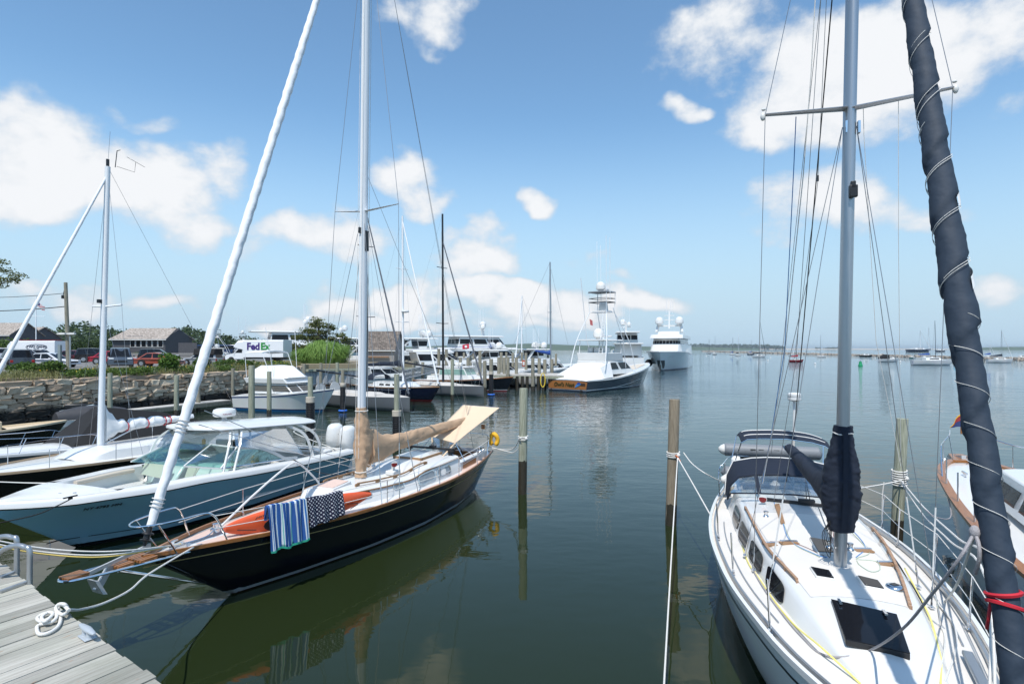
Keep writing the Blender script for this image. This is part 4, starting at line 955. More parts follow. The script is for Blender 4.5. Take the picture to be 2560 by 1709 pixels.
# stern gear: wheel, radar post, rails, rolled life sling, fender
MB().tube([Lc(5.9, .0, 1.35) + V((.02, .38*math.cos(a), .38*math.sin(a))) for a in [2*math.pi*i/24 for i in range(24)]], .014, 7, closed=True).build('steering_wheel', STEEL, B)
MB().lathe(Lc(5.75, 0, .7), [(.09,0),(.08,.6),(.12,.75),(.03,.85)], 12).build('binnacle', WHITE, B)
mb = MB(); mb.prism([Lc(4.4,-.75,.7), Lc(4.4,.75,.7), Lc(6.5,.65,.7), Lc(6.5,-.65,.7)], (0, 0, .03)); mb.box(Lc(4.35, 0, 1.1), (.04, 1.6, .8)).box(Lc(6.5, 0, .95), (.04, 1.3, .5))
for sd_ in (1, -1): mb.prism([Lc(4.4,.72*sd_,.7), Lc(6.5,.62*sd_,.7), Lc(6.5,.66*sd_,1.38), Lc(4.4,.78*sd_,1.38)], (0, .1*sd_, 0))
mb.build('cockpit_tub', WHITE, B, bevel=.02)
pt = fb.ons(1982, 1092, 6.9); ptop = fb.ons(1986, 1003, 6.9)
tube('antenna_post', [V((pt.x, pt.y, 1.2)), ptop], .03, WHITE, B, 8); MB().lathe(ptop, [(.06,0),(.15,.03),(.16,.07),(.15,.10),(.16,.12),(.15,.19),(.12,.215),(.001,.22)], 20).build('radar_dome', WHITE, B)
for sd_ in (1, -1):
    mb = MB().tube(crv([Lc(5.0,(hB.B(5.0)-.08)*sd_,1.22), Lc(5.05,(hB.B(5.0)-.06)*sd_,1.82), Lc(5.9,(hB.B(5.9)-.05)*sd_,1.86), Lc(6.9,.86*sd_,1.86), Lc(6.95,.45*sd_,1.86)], 5), .013, 7)
    mb.tube([Lc(6.0,(hB.B(6)-.06)*sd_,1.2), Lc(6.0,(hB.B(6)-.06)*sd_,1.86)], .012, 6).tube([Lc(6.9,.85*sd_,1.2), Lc(6.9,.86*sd_,1.86)], .012, 6).tube([Lc(5.05,(hB.B(5.0)-.06)*sd_,1.52), Lc(6.0,(hB.B(6)-.06)*sd_,1.54), Lc(6.9,.86*sd_,1.55)], .010, 6); mb.build('stern_rail', STEEL, B)
q = fb.ons(1841, 1200, 5.6); MB().lathe(V((q.x, q.y, q.z)), [(.07,0),(.115,.04),(.115,.5),(.07,.56)], 14).build('life_sling', WCANV, B, bevel=.01)
MB().tube([fb.ons(1803, 1203, 5.2), fb.ons(1808, 1200, 5.2), fb.ons(1824, 1190, 5.3), fb.ons(1829, 1188, 5.3)], [.03, .09, .09, .03], 10).build('fender', OFFW, B, 60)
# stanchions and lifelines
for sd_, lst, lines in ((-1, [(1833,1436),(1925,1580),(1796,1345)], False), (1, [(2205,1318),(2244,1362),(2335,1438),(2422,1570),(2500,1735)], True)):
    tops = []
    for px, py in lst:
        q = fb.onz(px, py, 1.30); q = fb.onz(px, py, hB.Z(-q.x) + .01)
        lean = V((.02, .03*sd_, .62)); MB().tube([q, q + lean], .0125, 8).box(q, (.09, .05, .012)).lathe(q, [(.022,0),(.018,.07)], 8).build('stanchion', STEEL, B); tops.append((q, lean))
    if lines:
        for k in (1., .52):
            pts = [Lc(5.0, (hB.B(5.0) - .06)*sd_, 1.22 + .6*k)] + [q + l_*k for q, l_ in tops] + [Lc(-3.9, .2*sd_, 1.4 + .62*k)]
            tube('lifeline', pts, .006, ROPEW, B, 6)
# jack lines and sheets lying on the deck
tube('jack_line', crv([ondeck(*p) for p in ((1834,1228),(1838,1262),(1848,1330),(1868,1400),(1898,1445),(1935,1500),(1985,1560),(2045,1610),(2100,1660),(2150,1707))], 6), .011, ROPEP, B, 5)
tube('jack_line', crv([ondeck(*p) for p in ((2262,1420),(2287,1467),(2325,1543),(2343,1607),(2353,1654),(2352,1709))], 6), .011, ROPEP, B, 5)
kn = fb.ont(2437, 1330, -.10)
tube('jib_sheet', crv([kn, fb.ont(2395, 1400, -.22), fb.ont(2325, 1490, -.28), fb.ont(2255, 1572, -.32), ondeck(2180, 1622, .06), ondeck(2110, 1641, .015), ondeck(2050, 1632), ondeck(2010, 1596), ondeck(1965, 1545), ondeck(1915, 1478), ondeck(1880, 1420)], 6), .011, ROPEG, B, 7)
tube('jib_sheet', crv([kn, fb.ont(2415, 1400, -.05), fb.ont(2392, 1460, .1), ondeck(2365, 1500, .03), ondeck(2345, 1506), ondeck(2375, 1545), ondeck(2392, 1590), ondeck(2385, 1640), ondeck(2362, 1700)], 6), .010, ROPEW, B, 7)
tube('jib_sheet', crv([kn, fb.ont(2447, 1362, -.1), fb.ont(2448, 1395, -.1), fb.ont(2437, 1434, -.1)], 5), .013, ROPEG, B, 7)
MB().ball(kn, (.035, .035, .05), 10, 6).build('sheet_knot', ROPEG, B)
tube('dock_line_tail', crv([ondeck(*p) for p in ((2350,1560),(2362,1590),(2358,1640),(2335,1709))], 5), .008, ROPEW, B, 6)
mb = MB(); q = fb.onz(2440, 1660, 1.36); mb.beam(fb.onz(2418, 1630, 1.38), fb.onz(2468, 1730, 1.38), .10, .05); mb.build('anchor_locker_rail', ALU, B, bevel=.015)
# ------------------------------------------------ grey dinghy slung across the stern
da, dbb = fb.world(fb.ons(1802, 1122, 7.7)), fb.world(fb.ons(2056, 1150, 7.7))
D_ = thing('inflatable_dinghy', 'grey inflatable dinghy hanging on davits behind the navy bimini', 'dinghy', da, math.atan2(dbb.y - da.y, dbb.x - da.x))
LD = (dbb - da).length
tu = crv([V((.0, 0, 0)), V((.25, 0, 0)), V((LD*.5, -.02, .0)), V((LD*.82, 0, .0)), V((LD*.95, .02, .0)), V((LD, .03, .02))], 6); k = len(tu)
MB().tube(tu, [.02 + .15*min(1, i/4.) if i < 5 else (.17 if i < k - 6 else .17*max(.15, (k - i)/6.)) for i in range(k)], 16).build('near_tube', LGREYR, D_, 60)
MB().tube([q + V((0, .0, -.62)) for q in tu], [.02 + .15*min(1, i/4.) if i < 5 else (.17 if i < k - 6 else .17*max(.15, (k - i)/6.)) for i in range(k)], 16).build('far_tube', LGREYR, D_, 60)
MB().box((LD*.55, .03, -.3), (LD*.7, .05, .6)).build('floor_board', DGREY, D_)
MB().ball((.15, 0, 0), (.22, .15, .15), 14, 8).build('nose_cone', OFFW, D_, 60)
for u in (.32, .40, .55): MB().box((LD*u, -.168, .02), (.13, .02, .10)).build('patch', DGREY, D_)
# ================================================================== blue hulled dual console motor boat
fc = Frame(-10.65, 11.67, .33, .944)
hC = Hull(10., [(0,.05),(.3,.4),(.6,.65),(1,.95),(2,1.38),(3,1.6),(4,1.72),(5,1.8),(9,1.8),(10,1.75)],
    [(0,1.30),(.85,1.24),(1.6,1.23),(2.6,1.19),(3.7,1.17),(5.3,1.06),(7,.96),(10,.83)],
    [(1.6,0),(2.04,.3),(3.16,.95),(5,1.3),(6.5,1.35),(10,1.35)], [(0,1.26),(.12,1.1),(1.61,0),(2.1,-.25),(3,-.4),(10,-.4)], flare=1.8)
CB = thing('motor_boat', 'pale blue hulled motor boat with white hardtop and radar dome', 'motorboat', (fc.o[0], fc.o[1], 0), fc.rz)
hC.mesh().build('hull', hull_mat('blue_topsides', (.28, .53, .66), (.33, .55, .66), (.006, .008, .012), .26, .10, .14), CB, 60)
for sd_ in (1, -1):
    MB().sheet(hC.strip(sd_, .97 if False else .0, .03, .012)).build('rub_strip', BLACK, CB, 0)
    rows = []
    for s in [10*i/50 for i in range(51)]:
        b_, z = hC.B(s), hC.Z(s); rows.append([Lc(s, sd_*(b_ + .015), z + .005), Lc(s, sd_*(b_ - .01), z + .10), Lc(s, sd_*max(.004, b_ - .05), z + .15), Lc(s, sd_*max(.003, b_ - (.30 if s > 1.8 else .12)), z + .165)])
    MB().sheet(rows).build('gunwale', WHITE, CB, 50)
    MB().sheet(hC.strip(sd_, .95, .022, .006, s0=1.0, s1=9.9)).build('boot_line', BLACK, CB, 0)
rows = [[Lc(s, u*max(.003, hC.B(s) - .10), hC.Z(s) + .165 + .03*(1 - u*u)) for u in (-1, -.6, -.2, .2, .6, 1)] for s in [1.75*i/16 for i in range(17)]]
MB().sheet(rows).build('foredeck', WHITE, CB, 50)
# bow cockpit: liner with a floor, seats with vinyl bolsters, sloping console front
mb = MB(); rows = []
for s in [1.75 + 2.6*i/16 for i in range(17)]:
    w_ = max(.3, hC.B(s) - .30); z = hC.Z(s) + .165; k = min(1, (s - 1.75)/.5); f = .38
    rows.append([Lc(s, w_, z), Lc(s, w_ - .04, z - .03), Lc(s, w_ - .10, z - .42*k), Lc(s, w_ - .50*k, z - .44*k), Lc(s, w_*.5, z - .78*k), Lc(s, 0, z - .80*k)] + [Lc(s, -y, zz) for y, zz in ((w_*.5, z - .78*k), (w_ - .50*k, z - .44*k), (w_ - .10, z - .42*k), (w_ - .04, z - .03), (w_, z))])
MB().sheet(rows).build('bow_cockpit_liner', WHITE, CB, 40)
for sd_ in (1, -1):
    mb = MB(); mb.tube([Lc(s, sd_*(hC.B(s) - .40), hC.Z(s) + .06) for s in [2.3 + 1.7*i/10 for i in range(11)]], .06, 8); mb.build('bolster', BEIGEV, CB, 60)
    MB().prism([Lc(3.9,sd_*.95,1.15), Lc(4.15,sd_*.35,1.0), Lc(4.3,sd_*.38,1.42), Lc(4.1,sd_*1.0,1.45)], (-.06, 0, .02)).build('bow_seat_back', BEIGEV, CB, bevel=.03)
MB().lathe(Lc(2.6, -.35, .92), [(.16, 0), (.16, .03), (.10, .04), (.10, .05)], 18).build('drink_holder_speaker', STEEL, CB)
q = [Lc(4.15, .25, .62), Lc(4.15, 1.35, .72), Lc(4.7, 1.40, 1.28), Lc(4.7, .22, 1.30)]
for sd_ in (1, -1): MB().prism([V((p.x, p.y*sd_, p.z)) for p in q], (-.9, 0, -.1)).build('console', WHITE, CB, bevel=.05, recalc=True)
# windshield with curved side glass under a white arch
wz = 1.26
W0 = [fc.ont(460, 1165, .95), fc.ont(528, 1110, .72), fc.ont(592, 1118, 1.30), fc.ont(552, 1171, 1.42)]
for sd_ in (1, -1):
    m_ = lambda p: V((p.x, p.y*sd_, p.z))
    g = MB().slab([[m_(W0[0]), m_(W0[3])], [m_(W0[1]), m_(W0[2])]], .008).build('windshield', CGLASS, CB, 0)
    fr = MB()
    for a, b_ in zip(W0, W0[1:] + W0[:1]): fr.beam(m_(a), m_(b_), .035, .035)
    fr.build('windshield_frame', WHITE, g)
    top = crv([W0[2], fc.ont(645, 1119, 1.40), fc.ont(680, 1130, 1.45), fc.ont(712, 1146, 1.50)], 6); bot = [W0[3].lerp(top[-1] - V((0, 0, .01)), i/(len(top)-1)) for i in range(len(top))]
    g2 = MB().slab([[m_(p) for p in top], [m_(p) for p in bot]], .006).build('side_window', CGLASS, CB, 0)
    ribbon(MB(), [m_(p) for p in top] + [m_(top[-1]) + V((-.5, .03*sd_, -.06))], .06, .09).build('window_arch', WHITE, g2, 50); tube('window_sill', [m_(p) for p in bot], .022, STEEL, g2, 6)
g3 = MB().slab([[W0[0], V((W0[0].x, -W0[0].y, W0[0].z))], [W0[1], V((W0[1].x, -W0[1].y, W0[1].z))]], .008).build('centre_windshield', CGLASS, CB, 0)
# hardtop on raked legs, clear enclosure
rows = []
for i in range(25):
    u = i/24; s = 4.45 + 4.5*u; z = 2.40 - .30*u; w_ = 1.16*math.sin(min(1, u*7 + .12)*math.pi/2)**.6*(1 - .22*max(0, (u - .8)/.2)**2)
    r_ = [(w_, z - .05), (w_ + .01, z - .02), (w_ - .04, z + .02)]
    rows.append([Lc(s, y, q) for y, q in r_] + [Lc(s, w_*k, z + .02 + .10*(1 - k*k)) for k in (.75, .4, 0, -.4, -.75)] + [Lc(s, -y, q) for y, q in r_[::-1]])
MB().loft(rows).build('hardtop', WHITE, CB, 55)
for sd_ in (1, -1):
    for k, (a, b_) in enumerate(((Lc(4.45, 1.45*sd_, 1.26), Lc(5.1, 1.02*sd_, 2.33)), (Lc(4.75, 1.52*sd_, 1.24), Lc(5.5, 1.04*sd_, 2.31)), (Lc(8.55, 1.52*sd_, 1.04), Lc(7.75, 1.0*sd_, 2.18)), (Lc(8.05, 1.52*sd_, 1.05), Lc(7.3, 1.0*sd_, 2.2)))):
        mid = a.lerp(b_, .55) + V((0, .13*sd_, .0)) + V((-.18 if k > 1 else .05, 0, .12)); ribbon(MB(), crv([a, mid, b_], 6), .05, .085 if k > 1 else .05).build('hardtop_leg', WHITE, CB, 50)
    MB().slab([[Lc(5.2, 1.05*sd_, 2.3), Lc(7.3, 1.0*sd_, 2.2)], [Lc(4.9, 1.42*sd_, 1.9), Lc(7.6, 1.5*sd_, 1.2)]], .003).build('clear_curtain', CLEAR, CB, 0)
MB().slab([[Lc(4.9, -1.0, 2.34), Lc(4.9, 1.0, 2.34)], [Lc(4.3, -.8, 1.85), Lc(4.3, .8, 1.85)]], .003).build('clear_curtain', CLEAR, CB, 0)
rp = fc.ont(561, 1050, -.1); rd = MB().lathe(rp - V((0, 0, .04)), [(.10, 0), (.07, .05), (.07, .14), (.28, .16), (.32, .20), (.33, .30), (.30, .37), (.22, .40), (.001, .41)], 22).build('radar_dome', WHITE, CB, 45)
text_obj('lettering', 'FURUNO', .06, M('red_blue_lettering', (.25, .05, .10), .5), rd, rp + V((.16, .28, .21)), (-.85, .5, 0), (0, 0, 1), .003)
for px, py in ((672, 1041), (707, 1036)): MB().lathe(fc.ont(px, py, -.3), [(.03, 0), (.03, .05), (.001, .06)], 8).build('deck_light', BLACK, CB)
# aft cockpit, seats, wheel
mb = MB()
for sd_ in (1, -1): mb.prism([Lc(5.2,1.5*sd_,.35), Lc(9.6,1.5*sd_,.35), Lc(9.6,1.52*sd_,1.0), Lc(5.2,1.5*sd_,1.22)], (0, -.04*sd_, 0))
mb.box(Lc(7.4, 0, .34), (4.6, 3.0, .04)).box(Lc(9.6, 0, .72), (.08, 3.0, .72)); mb.build('cockpit_liner', WHITE, CB)
MB().box(Lc(9.25, 0, .8), (.5, 2.4, .5)).build('transom_seat', WHITE, CB, bevel=.05); MB().box(Lc(9.0, 0, 1.02), (.5, 1.4, .06)).build('bait_lid', BEIGEV, CB, bevel=.02)
for t_ in (.75, -.75):
    MB().box(Lc(6.3, t_, .95), (.5, .65, .18)).box(Lc(6.6, t_, 1.35), (.14, .62, .75)).box(Lc(6.4, t_, .6), (.2, .2, .6)).build('helm_seat', WHITE, CB, bevel=.05)
MB().tube([Lc(5.3, .75, 1.35) + V((.10*math.sin(a), .19*math.cos(a), .17*math.sin(a))) for a in [2*math.pi*i/18 for i in range(18)]], .015, 7, closed=True).build('steering_wheel', STEEL, CB)
MB().box(Lc(5.0, .7, 1.1), (.5, 1.1, .5)).build('dashboard', OFFW, CB, bevel=.06); MB().box(Lc(5.6, -.5, 1.75), (.08, .1, .3)).build('yellow_bag', YELF, CB, bevel=.03)
for px, py in ((836, 1112), (868, 1118)):
    q = fc.ons(px, py, 10.35); rings = []
    for i in range(13):
        u = i/12; z = .80*u; wx = .36*(1 - .55*max(0, u - .45)**1.6) * (.8 + .2*min(1, u*4)); wy = .30*(1 - .6*max(0, u - .4)**1.7)
        rings.append([V((-.05*u + wx*math.cos(2*math.pi*j/18)*(1 - .8*max(0, u - .9)/.1*.5), wy*math.sin(2*math.pi*j/18)*(1 - .8*max(0, u - .9)/.1*.5), z)) + V((q.x, q.y, q.z)) for j in range(18)])
    ob = MB().loft(rings).build('outboard_motor', WHITE, CB, 60)
    MB().box((q.x - .05, q.y, q.z - .45), (.28, .22, .95)).build('lower_unit', OFFW, ob, bevel=.05); text_obj('lettering', 'YAMAHA', .07, DGREY, ob, V((q.x, q.y + .262, q.z + .42)), (-1, 0, 0), (0, 0, 1), .003)
n_ = []
for txt, px, py, sz in (('NY 4795 MM', 286, 1257, .13), ('Intrepid', 850, 1154, .16)):
    q = fc.ont(px, py, 1.4); s = -q.x; z = hC.Z(s) - .17; a = Lc(s, hC.y_at(s, z) + .03, z); b_ = Lc(s + .4, hC.y_at(s + .4, hC.Z(s + .4) - .17) + .03, hC.Z(s + .4) - .17); up = Lc(s, hC.y_at(s, z + .1) + .03, z + .1) - a
    text_obj('lettering', txt if sz < .15 else 'Sailfish', sz, BLACK, CB, a, b_ - a, up, .004, .15)
mb = MB(); 
for s, t in ((1.05,.35),(1.2,.6),(.9,.1),(1.3,-.2)): MB().lathe(Lc(s, t, hC.Z(s) + .185), [(.035, 0), (.03, .008), (.001, .009)], 10).build('deck_fitting', STEEL, CB)
ck_ = fc.onz(176, 1247, 1.42)
MB().beam(ck_ + V((.14, 0, .05)), ck_ + V((-.14, 0, .05)), .03, .025).box(ck_ + V((0, 0, .02)), (.08, .03, .05)).build('bow_cleat', BLACK, CB)
MB().beam(fc.onz(722, 1149, 1.1) + V((0, 0, .03)), fc.onz(742, 1146, 1.1) + V((0, 0, .03)), .03, .03).build('spring_cleat', BLACK, CB)

# ================================================================== generic small craft helpers
def simple_sloop(name, label, fr, L_, beam, zs, hullm, *, mast_s, mast_h, mastm, deckm=WHITE, boom=None, coverm=None, jib=None, group=None, trim=None, spread=(.55,), bow_z=None, wire=.006, dodger=None, cab_h=.35, mast_r=.08, jib_r=.05, p=.6, plumb=False, topmat=None, win=True, stay_tex=None, mast_lean=0.):
    bz_ = bow_z or zs*1.2
    h = Hull(L_, [(0,.03),(L_*.06,beam*.13),(L_*.15,beam*.27),(L_*.3,beam*.42),(L_*.5,beam*.5),(L_*.75,beam*.46),(L_,beam*.30)] if not plumb else [(0,.03),(L_*.1,beam*.2),(L_*.3,beam*.42),(L_*.6,beam*.5),(L_,beam*.46)],
        [(0,bz_),(L_*.5,zs),(L_,zs)], [(.0 if plumb else L_*.09,0),(L_*.3,beam*.3),(L_*.6,beam*.42),(L_,beam*.2)],
        [(0,-.2),(L_,-.3)] if plumb else [(0,bz_*.96),(L_*.09,0),(L_*.15,-.3),(L_*.92,-.3),(L_,.25)], n=26, p=p)
    t = thing(name, label, 'sailboat', (fr.o[0], fr.o[1], 0), fr.rz, group)
    h.mesh(.15).build('hull', hullm, t, 60)
    h.deck(dz=-.02, ins=.01, n=20).build('deck', deckm, t, 40)
    if trim:
        for sd in (1, -1): ribbon(MB(), h.rail(sd, .01, .0, n=24), .04, .07).build('toe_rail', trim, t, 40)
    s0, s1 = L_*.30, L_*.70; rows = []
    for i in range(15):
        s = s0 + (s1 - s0)*i/14; w_ = min(h.B(s)*.62, beam*.31); k = min(1, i/3.)**.7*cab_h; z = h.Z(s) - .02
        rows.append([Lc(s, w_ + .05, z), Lc(s, w_ - .03, z + k)] + [Lc(s, w_*u*.9, z + k + .08*(1 - u*u)) for u in (.8, .3, -.3, -.8)] + [Lc(s, -w_ + .03, z + k), Lc(s, -w_ - .05, z)])
    mb = MB(); mb.sheet(rows); mb.add(rows[-1], [tuple(range(8))]); tk = mb.build('cabin_trunk', topmat or deckm, t, 45)
    if win and cab_h > .2:
        for sd in (1, -1):
            for k in (.3, .5, .7):
                s = s0 + (s1 - s0)*k; w_ = min(h.B(s)*.62, beam*.31); z = h.Z(s) + cab_h*.5
                MB().prism([Lc(s - .35, sd*(w_ + .015), z - .07), Lc(s + .35, sd*(w_ + .015), z - .07), Lc(s + .30, sd*(w_ + .0), z + .08), Lc(s - .30, sd*(w_ + .0), z + .08)], (0, .012*sd, 0)).build('cabin_window', DARKG, t, 0)
    zc = h.Z(mast_s) + cab_h; m0, m1 = Lc(mast_s, 0, zc), Lc(mast_s + .1, mast_lean, mast_h)
    MB().tube([m0, m1], [mast_r, mast_r*.8], 10).build('mast', mastm, t, 60)
    for f in spread:
        zz = zc + (mast_h - zc)*f; c = m0.lerp(m1, f); k = beam*.28*(1 - f*.4)
        for sd in (1, -1): tube('spreader', [c, c + V((-.1, k*sd, .05))], mast_r*.3, mastm, t, 6)
    for sd in (1, -1):
        c = m0.lerp(m1, spread[0]) + V((-.1, beam*.28*(1 - spread[0]*.4)*sd, .05))
        tube('shroud', [Lc(mast_s + .1, h.B(mast_s)*.92*sd, h.Z(mast_s)), c, m1 - V((0, 0, .2))], wire, WIRE, t, 4)
        tube('shroud', [Lc(mast_s + .5, h.B(mast_s)*.9*sd, h.Z(mast_s)), m0.lerp(m1, spread[0]*.97)], wire, WIRE, t, 4)
    tube('backstay', [Lc(L_ - .1, 0, h.Z(L_)), m1], wire, WIRE, t, 4)
    if jib is not None:
        a, b_ = Lc(.15, 0, h.Z(0) + .25), m0.lerp(m1, stay_tex or .97)
        furled('furled_jib', a, b_, jib_r*1.1, jib_r*.6, jib, t, int(L_*2.4), n=10, k=70, amp=.12); MB().lathe(a - V((0, 0, .15)), [(.06, 0), (.06, .1), (.03, .15)], 8).build('furler_drum', BLACK, t)
    else: tube('forestay', [Lc(.1, 0, h.Z(0)), m0.lerp(m1, stay_tex or .97)], wire, WIRE, t, 4)
    if boom:
        (bs, bz0, bz1) = boom; a, b_ = Lc(mast_s + .1, 0, bz0), Lc(bs, 0, bz1)
        bo = MB().tube([a, b_], mast_r*.8, 8).build('boom', mastm, t, 60)
        if coverm:
            rings = []
            for i in range(25):
                u = i/24; p_ = a.lerp(b_, u); hg = itp(u, [(0, .55), (.12, .36), (.5, .24), (1, .10)]); wd = itp(u, [(0, .14), (.3, .18), (1, .09)])
                rings.append([p_ + V((0, wd*math.cos(2*math.pi*j/12)*(1 + .2*noise.noise(V((u*9, j*.7, L_)))), (hg if j < 6 else .12)*math.sin(2*math.pi*j/12)*(1 + .25*noise.noise(V((u*11, j*.4, mast_s)))))) for j in range(12)])
            MB().loft(rings).build('sail_cover', coverm, t, 70)
    if dodger:
        s, z = dodger; w_ = beam*.30
        MB().slab([[Lc(s, w_*c, z), Lc(s, w_*c, z)] if False else [Lc(s + ds, w_*math.cos(math.pi*j/8), z + dz*math.sin(math.pi*j/8)**.6) for j in range(9)] for ds, dz in ((0, .5), (.4, .62), (.9, .66))], .01).build('spray_dodger', NAVYC, t, 60)
    # pulpit and lifelines
    zb = h.Z(0)
    half = [Lc(.9, .33, zb), Lc(.75, .3, zb + .5), Lc(.2, .14, zb + .58), Lc(.02, 0, zb + .58)]
    MB().tube(crv(half + [V((q.x, -q.y, q.z)) for q in half[-2::-1]], 4), .014, 6).build('bow_pulpit', STEEL, t)
    for sd in (1, -1):
        ps = [Lc(s, h.B(s)*.95*sd, h.Z(s)) for s in (L_*.2, L_*.36, L_*.52, L_*.68, L_*.84)]
        for q in ps: MB().tube([q, q + V((0, 0, .58))], .011, 5).build('stanchion', STEEL, t)
        tube('lifeline', [Lc(.75, .3*sd, zb + .5)] + [q + V((0, 0, .57)) for q in ps] + [Lc(L_ - .2, h.B(L_)*.8*sd, h.Z(L_) + .55)], .006, STEEL, t, 4)
    return t, h

# white sloop with dark hull behind the blue motor boat
fd = Frame(-15.45, 15.3, .37, .93)
D, hD = simple_sloop('sailing_yacht', 'white decked sloop with black hull and red tied white sail', fd, 10.5, 3.3, .98, hull_mat('black_topsides', (.006, .006, .008), (.006, .006, .008), (.01, .01, .012), .1, .02), mast_s=4.2, mast_h=10.75, mastm=WPAINT, boom=None, jib=JIBW, trim=TEAKG, spread=(.50,), bow_z=1.10, dodger=None, mast_r=.105, jib_r=.065, cab_h=.30, win=False, mast_lean=.22)
MB().prism([fd.ont(317, 1146, .98), fd.ont(455, 1120, 1.0), fd.ont(445, 1131, 1.02), fd.ont(340, 1146, 1.0)], (0, .02, 0)).build('cabin_window', DARKG, D, 0)
a, b_ = Lc(4.35, 0, 1.92), Lc(7.7, 0, 1.98); MB().tube([a, b_], .06, 8).build('boom', WPAINT, D)
rings = []
for i in range(61):
    u = i/60; p_ = a.lerp(b_, u); pinch = 1 - .45*max(0, 1 - min(abs(u - k) for k in (.22, .44, .64, .70))/.035); hg = itp(u, [(0, .85), (.05, .55), (.12, .26), (.6, .22), (.75, .14), (1, .08)])*pinch; wd = itp(u, [(0, .12), (.15, .2), (.6, .17), (1, .08)])*pinch
    rings.append([p_ + V((0, wd*math.cos(2*math.pi*j/14)*(1 + .3*noise.noise(V((u*14, j*.6, 3)))), -.06 + hg*math.sin(2*math.pi*j/14)*(1 + .3*noise.noise(V((u*17, j*.5, 8))))*(1 if j < 7 else .6))) for j in range(14)])
sl = MB().loft(rings).build('lowered_sail', WCANV, D, 70)
for u in (.22, .44, .64, .70):
    p_ = a.lerp(b_, u); MB().tube([p_ + V((0, .13*math.cos(t), -.05 + .16*math.sin(t))) for t in [2*math.pi*i/10 for i in range(10)]], .016, 5, closed=True).build('red_sail_tie', M('red_webbing', (.5, .015, .03), .7), sl)
tube('boom_vang', [Lc(4.25, 0, 1.35), Lc(5.6, 0, 1.85)], .02, WPAINT, D, 6)
mt_ = Lc(4.3, .22, 10.75); mb = MB().tube([mt_, mt_ + V((0, 0, .25))], .05, 8); mb.build('masthead_light', BLACK, D)
MB().tube([mt_ + V((-.25, 0, .05)), mt_ + V((-.28, .05, .62))], .014, 5).tube([mt_ + V((-.28, .05, .62)), mt_ + V((-.35, .12, .66))], .012, 4).tube([mt_ + V((-.3, 0, .1)), mt_ + V((-.75, .25, .0)), mt_ + V((-.78, .26, .35))], .007, 4).tube([mt_ + V((-.55, .15, .48)), mt_ + V((-1.05, .35, .25))], .007, 4).build('wind_instrument', BLACK, D)
tube('antenna', [mt_, mt_ + V((-.05, .05, 1.2))], .005, WIRE, D, 4); MB().box(Lc(4.12, .1, 6.2), (.14, .1, .12)).build('radar_reflector', BLACK, D)

# white motor cruiser with a black canvas cover, bow off to the left
fe = Frame(-18.2, 17.6, .42, .907)
hE = Hull(9.5, [(0,.04),(.6,.5),(1.5,.9),(3,1.3),(5,1.5),(9.5,1.45)], [(0,1.15),(3,1.0),(9.5,.8)], [(.8,0),(3,.9),(5,1.25),(9.5,1.25)], [(0,1.1),(.8,0),(1.4,-.3),(9.5,-.3)], flare=1.5)
E_ = thing('motor_cruiser', 'white motor cruiser with bow rail and black canvas cover at the wall', 'motorboat', (fe.o[0], fe.o[1], 0), fe.rz)
hE.mesh().build('hull', hull_mat('grey_topsides', (.10, .13, .15), (.1, .13, .15), (.02, .02, .03), .1), E_, 60); hE.deck(dz=.0, camber=.16, n=20).build('deck', WHITE, E_, 50)
for sd_ in (1, -1):
    ribbon(MB(), hE.rail(sd_, 0, .02), .06, .08).build('rub_rail', WHITE, E_)
    rl = [Lc(s, sd_*(hE.B(s) - .12), hE.Z(s) + .62 - .03*s) for s in (.3, 1.2, 2.2, 3.2, 4.2)]; mb = MB().tube(crv([Lc(0, 0, 1.85)] + rl + [Lc(5.0, sd_*1.38, 1.0)], 5), .014, 6)
    for q in rl[1:]: mb.tube([q, q + V((.25, 0, -.6))], .011, 5)
    mb.build('bow_rail', STEEL, E_)
rings = [[Lc(3.5, -1.0, 1.0), Lc(3.5, 1.1, 1.0), Lc(3.7, .9, 1.15), Lc(3.7, -.9, 1.15)], [Lc(5.0, -1.3, .95), Lc(5.0, 1.4, .95), Lc(5.0, .25, 2.35), Lc(5.0, -.25, 2.35)], [Lc(7.4, -1.35, .9), Lc(7.4, 1.35, .9), Lc(7.2, .55, 1.95), Lc(7.2, -.55, 1.95)], [Lc(9.2, -1.3, .85), Lc(9.2, 1.3, .85), Lc(9.1, .9, 1.3), Lc(9.1, -.9, 1.3)]]
MB().loft(rings).build('canvas_cover', BLACKC, E_, 40)

# cream decked skiff and a dinghy under a dark tarpaulin by the wall
q0, q1 = G(165, 1083, .35), G(-60, 1105, .35)
ff = Frame(q0.x, q0.y, q1.x - q0.x, q1.y - q0.y)
hF = Hull(7., [(0,.05),(.5,.35),(1.5,.75),(3,1.0),(7,1.0)], [(0,.95),(3,.8),(7,.75)], [(.6,0),(3,.7),(7,.8)], [(0,.9),(.6,0),(1.2,-.2),(7,-.2)])
F_ = thing('open_skiff', 'cream decked open skiff with black hull against the stone wall', 'boat', (ff.o[0], ff.o[1], 0), ff.rz)
hF.mesh().build('hull', hull_mat('skiff_black', (.008, .009, .008), (.01, .01, .01), (.02, .02, .02), .1), F_, 60); hF.deck(dz=0, camber=.08, s1=2.4, n=12).build('foredeck', M('cream_paint', (.62, .50, .34), .5, var=.06), F_, 50)
for sd_ in (1, -1): ribbon(MB(), hF.rail(sd_, .03, .04), .12, .09).build('gunwale', M('cream_paint'), F_)
MB().box(Lc(2.9, -.1, 1.0), (.7, .8, .5)).build('console', M('cream_paint'), F_, bevel=.04); MB().box(Lc(4.6, 0, .55), (4.2, 1.5, .1)).build('floor', OFFW, F_)
